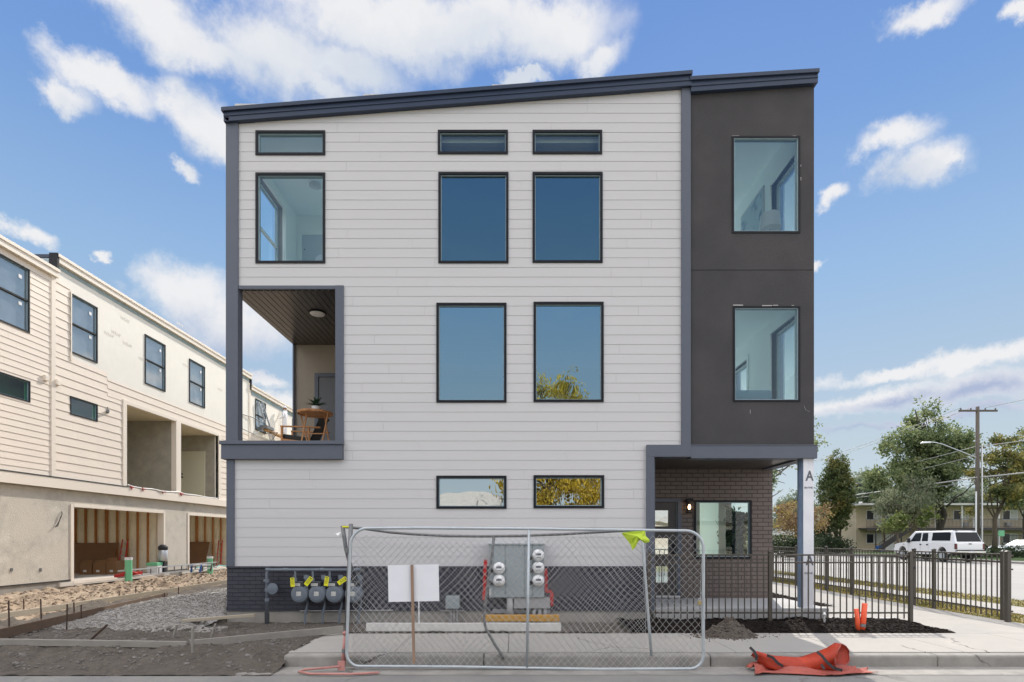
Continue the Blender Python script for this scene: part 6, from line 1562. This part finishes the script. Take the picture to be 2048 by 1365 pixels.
mb = MB(); cabhex(mb, .04, 5.0, .42, 4.15, 1.21, 1.93, .05, .19); mb.build('cab', car_white, tr, bevel=.06)
def sidewin(name, pts, m=dark_glass):
    """pts: (y, z) on the left flank, following its tumblehome"""
    f = lambda z: .05 + (z - 1.21) / (1.93 - 1.21) * .14
    mb = MB(); n = len(pts); vs = [(f(z) - .012, y, z) for y, z in pts] + [(f(z) + .02, y, z) for y, z in pts]
    mb.add(vs, [tuple(range(n)), tuple(range(n, 2 * n))[::-1]] + [(i, i + n, (i + 1) % n + n, (i + 1) % n) for i in range(n)])
    mb.build(name, m, tr); mb = MB(); mb2 = [(W - x, y, z) for x, y, z in vs]; mb.add(mb2, [tuple(range(n)), tuple(range(n, 2 * n))[::-1]] + [(i, i + n, (i + 1) % n + n, (i + 1) % n) for i in range(n)])
    return mb.build(name, m, tr)
sidewin('side_window', [(.55, 1.32), (2.25, 1.32), (2.25, 1.82), (.75, 1.84), (.58, 1.78)])
sidewin('side_window', [(2.62, 1.28), (3.22, 1.28), (3.22, 1.80), (2.70, 1.82)])
sidewin('side_window', [(3.36, 1.28), (4.42, 1.26), (4.28, 1.40), (3.95, 1.80), (3.36, 1.82)])
MB().hexa([(.16, .05, 1.27), (W - .16, .05, 1.27), (W - .16, .1, 1.27), (.16, .1, 1.27), (.28, .30, 1.83), (W - .28, .30, 1.83), (W - .28, .36, 1.83), (.28, .36, 1.83)]).build('rear_window', dark_glass, tr)
MB().hexa([(.16, 4.98, 1.24), (W - .16, 4.98, 1.24), (W - .16, 5.0, 1.24), (.16, 5.0, 1.24), (.26, 4.27, 1.84), (W - .26, 4.27, 1.84), (W - .26, 4.3, 1.84), (.26, 4.3, 1.84)]).build('windscreen', dark_glass, tr)
MB().box(.35, .42, .3, 4.0, 1.92, 1.97).box(W - .42, W - .35, .3, 4.0, 1.92, 1.97).box(.35, W - .35, 1.4, 1.45, 1.95, 1.99).build('roof_rack', steel_dull, tr)
MB().box(.10, W - .10, -.012, 0.01, .78, 1.18).build('tailgate', car_white, tr, bevel=.01)
tg = MB().box(.9, 1.1, -.03, 0, 1.10, 1.16).build('handle', strap_black, tr)
MB().box(-.01, W + .01, -.14, .06, .58, .72).build('bumper', chrome, tr, bevel=.03)
MB().box(.02, W - .02, -.15, .0, .70, .76).build('bumper_step', strap_black, tr)
for x in (-.012, W - .13): MB().box(x, x + .142, -.02, .10, .80, 1.15).build('tail_light', tail_red, tr, bevel=.02)
MB().box(.85, 1.15, -.16, -.14, .62, .70).build('number_plate', white_m, tr)
for yy, r in ((1.22, .40), (5.20, .40)):
    for xx in (0.0, W - .26):
        w_ = MB().lathe((xx, yy, .40), [(.30, 0), (.39, .01), (.40, .05), (.40, .21), (.39, .25), (.30, .26)], 26, axis='x').build('wheel', rubber, tr, smooth=False)
        MB().lathe((xx - .005 if xx < 1 else xx + .235, yy, .40), [(.25, 0), (.25, .03)], 18, axis='x').build('rim', steel_pale, w_)
for k in (0, 1):
    for yy, r in ((1.22, .42), (5.20, .42)):
        pass
MB().box(.03, W - .03, .3, 5.9, .42, .60).build('chassis', rubber, tr)
for x in (-.22, W + .02): MB().box(x, x + .2, 4.28, 4.42, 1.18, 1.48).build('mirror', strap_black, tr, bevel=.03)
MB().box(-.22, .06, 4.42, 4.5, 1.22, 1.28).build('mirror_arm', strap_black, tr)
for yy in (3.28, 2.62): MB().box(-.014, .0, yy - .1, yy + .08, 1.02, 1.10).build('door_handle', strap_black, tr)
MB().box(-.004, .001, 3.30, 3.31, .55, 1.2).box(-.004, .001, 2.50, 2.51, .55, 1.2).box(-.004, .001, 4.55, 4.56, .6, 1.2).build('door_seam', steel_dull, tr)
MB().box(-.01, .12, 6.06, 6.16, .82, 1.0).build('headlight', chrome, tr, bevel=.02)
MB().box(-.006, 0, 4.95, 5.15, 1.05, 1.09).build('badge', steel_dull, tr)
# white car at the far right edge, mostly out of frame
x, y = at(2043, 50); cr_ = thing('parked_car', 'white car with its bonnet just showing at the right edge', 'car', (x, y, .1), world_coords=False)
MB().prism([(-1.7, .3), (-1.75, .75), (-1.2, .92), (.1, 1.0), (1.0, 1.45), (2.3, 1.5), (2.9, 1.0), (2.95, .4)], 0, 1.8, 'y').build('body', car_white, cr_, bevel=.08)
MB().prism([(.25, 1.03), (1.02, 1.40), (2.2, 1.42), (2.6, 1.05)], -.01, 1.81, 'y').build('window', dark_glass, cr_)
for xx in (-.9, 1.9): MB().lathe((xx, -.02, .32), [(.32, 0), (.32, .2)], 18, axis='y').build('wheel', rubber, cr_)
MB().box(-1.77, -1.6, .2, .55, .6, .75).build('headlight', chrome, cr_, bevel=.03)

# ---- pole, lamp arm, wires
px_, py_ = at(1955, 46)
pole = thing('utility_pole', 'tall brown wooden utility pole with a cross arm across the street', 'utility pole', (px_, py_, .1))
MB().tube([(px_, py_, .0), (px_, py_, 12.7)], [.18, .13], 12).build('pole', pole_wood, pole, smooth=True)
MB().box(px_ - 1.6, px_ + 1.6, py_ - .12, py_ - .0, 12.28, 12.42).build('cross_arm', pole_wood, pole)
for dx in (-1.45, -.6, .6, 1.45): MB().lathe((px_ + dx, py_ - .06, 12.42), [(.04, 0), (.06, .05), (.05, .15), (.02, .18)], 8).build('insulator', steel_dull, pole)
MB().tube([(px_ + .25, py_ - .15, .1), (px_ + .24, py_ - .15, 9.6)], .07, 8).build('conduit', steel, pole)
MB().tube([(px_ - .25, py_ - .15, .1), (px_ - .24, py_ - .15, 5.6)], .06, 8).build('conduit', white_m, pole)
MB().box(px_ - .1, px_ + .6, py_ - .1, py_, 9.2, 9.32).build('cable_bracket', pole_wood, pole)
MB().tube([(px_ - .1, py_, 8.45), (px_ - 2.9, py_, 9.55), (px_ - 3.6, py_, 9.72), (px_ - 4.0, py_, 9.74)], .055, 8).build('lamp_arm', steel, pole)
MB().hexa([(px_ - 4.75, py_ - .14, 9.62), (px_ - 3.95, py_ - .12, 9.66), (px_ - 3.95, py_ + .12, 9.66), (px_ - 4.75, py_ + .14, 9.62), (px_ - 4.6, py_ - .1, 9.78), (px_ - 3.95, py_ - .08, 9.80), (px_ - 3.95, py_ + .08, 9.80), (px_ - 4.6, py_ + .1, 9.78)]).build('lamp_head', aluminium, pole, bevel=.03)
wire_pale = mat('wire_pale', (.50, .50, .50), .6)
def wire(label, a, b, sagd, r=.014, m=None, n=18):
    r *= 1.7; m = m or wire_pale
    a, b = Vector(a), Vector(b); pts = [a.lerp(b, i / n) - Vector((0, 0, sagd * 4 * (i / n) * (1 - i / n))) for i in range(n + 1)]
    o = MB().tube(pts, r, 5).build('overhead_wire', m); tag(o, label, 'wire', 'overhead wires')
far = (41.5, 86.0)
for k, (dx, lab) in enumerate(((-1.45, 'highest overhead wire from the left end of the cross arm'), (-.6, 'high overhead wire from the second insulator of the cross arm'))):
    wire(lab, (px_ + dx, py_ - .06, 12.6), (far[0] + dx, far[1], 12.4), .8, .014)
wire('upper middle overhead wire passing behind the columnar tree', (px_ - .1, py_ - .06, 9.4), (far[0] - .6, far[1], 9.0), .5, .014)
wire('lower middle overhead wire passing behind the columnar tree', (px_ - .1, py_ - .06, 8.6), (far[0] - .6, far[1], 8.2), .5, .012)
wire('thick bundled overhead cable sagging left from the pole', (px_ - .1, py_ - .1, 6.8), (38.0, far[1], 7.2), .4, .035)
wire('thin cable just under the thick overhead cable', (px_ - .1, py_ - .1, 6.5), (38.2, far[1], 6.95), .45, .012)
wire('overhead wire running from the pole to the upper right edge', (px_ + .6, py_ - .06, 12.6), (px_ + 1.5, -22, 12.4), .8, .014)
wire('overhead cable running from the pole to the right edge', (px_ + .4, py_ - .06, 9.4), (px_ + 1.2, -22, 9.2), .7, .018)
wire('low overhead cable running from the pole to the right edge', (px_ + .2, py_ - .06, 6.8), (px_ + 1.0, -22, 7.4), .5, .03)

# ---- trees and bushes
x, y = at(1672, 60)
tree('columnar_tree', 'dense columnar green tree left of the apartment block', (x, y, .1), [(0, 0, 4.4, 1.5, 1.5, 2.2), (0, 0, 6.5, 1.95, 1.9, 2.6), (.1, 0, 8.4, 1.2, 1.3, 1.9), (.7, 0, 9.4, .4, .5, 1.5), (-.5, 0, 9.0, .5, .5, 1.6), (.1, 0, 10.0, .3, .3, 1.2)], leaf_column, 16000, .20, .22, 21, crown0=2.4, clump=.2, limbs=14, shell=.6, twin=1)
x, y = at(1858, 55)
tree('elm_tree', 'big dark green broadleaf tree rising behind the white pickup', (x, y, .1), [(-.9, 0, 13.0, 1.8, 1.8, 2.2), (-2.6, 0, 10.4, 2.6, 2.2, 2.4), (1.4, 0, 11.0, 2.8, 2.2, 2.4), (-3.2, 0, 7.6, 2.4, 2.2, 2.2), (0, 0, 8.0, 3.0, 2.6, 2.2), (3.6, .5, 10.2, 2.0, 2, 2.6), (4.6, .5, 7.2, 1.3, 1.5, 1.3), (-1.4, 0, 14.6, .7, .7, 1.2)], leaf_elm, 26000, .24, .36, 22, bm=bark_dark, crown0=4.0, lean=(1.5, 0), clump=.3, limbs=22, shell=.3, brk=170, twin=1)
x, y = at(1828, 51)
tree('conifer_tree', 'drooping grey green conifer in front of the big broadleaf tree', (x, y, .1), [(-1.0, 0, 5.2, 2.2, 1.8, 1.6), (.5, 0, 6.3, 1.5, 1.5, 1.4), (-1.8, 0, 4.2, 1.3, 1.2, 1.0)], leaf_spruce, 7500, .17, .26, 23, brk=40, crown0=3.2, droop=.25, clump=.3, limbs=14, twin=1)
x, y = at(1795, 49)
tree('leafy_branch_tree', 'young bright yellow green tree behind the pickup bonnet', (x, y, .1), [(.1, 0, 3.1, 1.2, 1.0, .75), (2.4, 0, 3.6, .9, .8, .9), (3.4, 0, 3.3, .7, .7, .5)], leaf_bright, 1700, .19, .09, 24, crown0=2.2, clump=.2, limbs=10, brk=30)
x, y = at(1989, 50)
tree('pine_tree', 'open pine with dark and golden needles at the right edge', (x, y, .1), [(.3, 0, 9.6, 1.5, 1.6, 1.8), (-.8, 0, 7.5, 1.7, 1.7, .9), (1.8, 0, 8.0, 1.6, 1.6, 1.2), (1.0, 0, 5.6, 3.0, 2.2, 1.0), (2.8, 0, 6.6, 1.5, 1.5, 1.1), (-1.0, 0, 4.4, 1.8, 1.5, .6), (3.4, 0, 10.4, 1.2, 1.2, 1.6)], leaf_pine, 12000, .20, .20, 25, crown0=3.4, clump=.25, limbs=22, shell=.3, brk=55)
x, y = at(2050, 57)
tree('pine_tree', 'tall loose tree behind the pine, cut by the right edge', (x, y, .1), [(.5, 0, 10.2, 2.2, 2, 2.6), (0, 0, 7.0, 2.6, 2, 2.0)], leaf_elm, 9000, .24, .25, 26, crown0=3.4, clump=.3, limbs=12, brk=40)
x, y = at(1603, 47)
tree('autumn_tree', 'small rounded tree with rusty orange and yellow leaves behind the post', (x, y, .1), [(-.8, 0, 3.2, 1.5, 1.5, 1.2), (1.0, 0, 3.6, 1.3, 1.2, 1.4), (-1.8, 0, 2.8, .9, 1.0, .9), (.1, 0, 4.3, .9, 1, .8), (1.7, 0, 2.6, .6, .6, .8)], leaf_autumn, 5500, .15, .10, 27, crown0=1.2, clump=.2, limbs=16, twin=1, bm=bark_dark, brk=90)
x, y = at(1592, 66)
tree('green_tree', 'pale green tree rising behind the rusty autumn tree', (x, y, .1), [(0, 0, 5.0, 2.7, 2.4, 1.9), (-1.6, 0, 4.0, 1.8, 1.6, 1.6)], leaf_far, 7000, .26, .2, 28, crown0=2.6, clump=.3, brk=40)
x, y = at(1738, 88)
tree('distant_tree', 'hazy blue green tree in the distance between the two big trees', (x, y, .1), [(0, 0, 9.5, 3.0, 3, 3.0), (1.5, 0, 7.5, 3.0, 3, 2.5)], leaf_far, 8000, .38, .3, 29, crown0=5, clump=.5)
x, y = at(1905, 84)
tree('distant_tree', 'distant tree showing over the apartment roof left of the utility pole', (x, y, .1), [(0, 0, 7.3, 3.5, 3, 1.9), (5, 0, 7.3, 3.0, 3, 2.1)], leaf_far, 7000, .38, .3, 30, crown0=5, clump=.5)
x, y = at(1508, 30)
tree('street_tree', 'loose leaved verge tree half hidden behind the new house', (x, y, .14), [(.8, 0, 7.0, 2.4, 2.2, 1.2), (2.4, 0, 6.6, 1.3, 1.4, .75), (.2, 0, 5.3, 2.1, 2.0, 1.0), (-.5, 0, 8.2, 2.0, 2.0, 1.2), (1.1, 0, 4.3, .8, .9, .5), (2.9, 0, 5.9, .6, .7, .5)], leaf_elm, 8000, .12, .17, 31, crown0=3.2, clump=.16, limbs=24, shell=.3, brk=60)
def bush(label, px, depth, blobs, lm, n, size, seed):
    x, y = at(px, depth); t = thing('bush', label, 'bush', (x, y, .1), group='bushes across the street')
    mb = MB(); 
    for k in range(5): mb.tube([(x, y, .05), (x + rnd.uniform(-.4, .4), y, .8)], .03, 5)
    mb.build('stem', bark_dark, t)
    leaves('foliage', lm, t, [(x + b[0], y, .1 + b[1], b[2], 1.2, b[3]) for b in blobs], n, size, seed, clump=.25, shell=.5)
bush('dark clipped bush behind the far picket fence left of the post', 1578, 50, [(0, .8, 2.3, .95), (1.4, .9, 1.2, .8)], leaf_hedge, 5000, .16, 41)
bush('dark rounded bush right of the wrapped post', 1655, 56, [(0, .9, 1.6, 1.0), (1.3, .7, 1.0, .7)], leaf_hedge, 3500, .16, 42)
bush('tall dark bush at the foot of the columnar tree', 1642, 60, [(0, 1.7, .9, 1.8)], leaf_hedge, 2600, .18, 43)
x, y = at(2030, 46)
t = thing('ground_ivy', 'low green bank of ground cover right of the pickup', 'ground cover', (x, y, .1)); t['kind'] = 'stuff'
leaves('foliage', leaf_hedge, t, [(x, y, .35, 5.0, 2.2, .5), (x - 3, y - .5, .3, 3.0, 1.6, .4), (x + 6, y, .35, 5.0, 2.2, .5)], 7000, .14, 44, clump=.3)
# a far-off line of trees all round the horizon
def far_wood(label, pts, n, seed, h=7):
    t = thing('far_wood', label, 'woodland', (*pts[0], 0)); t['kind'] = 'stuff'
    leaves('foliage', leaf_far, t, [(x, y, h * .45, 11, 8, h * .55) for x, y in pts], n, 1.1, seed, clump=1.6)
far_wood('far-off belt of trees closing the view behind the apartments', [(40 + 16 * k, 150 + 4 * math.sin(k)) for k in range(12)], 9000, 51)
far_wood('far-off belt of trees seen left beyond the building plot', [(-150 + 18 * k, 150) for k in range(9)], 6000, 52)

# ------------------------------------------------------------------ behind the camera: what the windows mirror
t = tree('willow_tree', 'golden autumn tree across the road, mirrored in the windows', (2.2, -26, 0), [(0.2, 0, 10.6, 2.0, 2.2, 2.6), (1.6, 0, 7.8, 2.6, 2.4, 2.4), (-1.6, 0, 6.0, 2.3, 2.0, 2.4), (1.2, 0, 4.6, 3.2, 2.4, 2.4), (4.0, 0, 5.0, 2.2, 2.0, 2.4)], leaf_gold, 34000, .13, .3, 61, droop=.1, clump=.25, limbs=18, brk=110)
def far_house(name, label, x0, x1, y, d, h, ridge, mw):
    t = thing(name, label, 'building', ((x0 + x1) / 2, y, 0), group='houses across the road')
    MB().box(x0, x1, y - d, y, 0, h).build('wall', mw, t)
    mb = MB(); mb.prism([(y + .4, h - .05), (y - d / 2, h + ridge), (y - d - .4, h - .05)], x0 - .4, x1 + .4, 'x'); mb.build('roof', roof_shingle, t)
    n = int((x1 - x0) / 3.2)
    for k in range(n):
        a = x0 + 1.0 + k * 3.2; w_ = MB().box(a, a + 1.3, y, y + .05, .9, 2.2).build('window', white_m, t); MB().box(a + .08, a + 1.22, y + .05, y + .06, .98, 2.12).build('pane', dark_glass, w_)
far_house('house', 'long low house with a pale shingle roof across the road', -16, -1.5, -27, 9, 2.9, 2.2, house_front)
far_house('house', 'cream house across the road to the right', 8, 22, -27, 9, 3.0, 2.0, cream)
far_house('house', 'pale house across the road far to the left', -36, -20, -27, 9, 3.0, 2.2, house_front)
sheet('lawn', grass_dry, [(-60, -60), (12.9, -60), (12.9, -14.2), (-60, -14.2)], -.02)
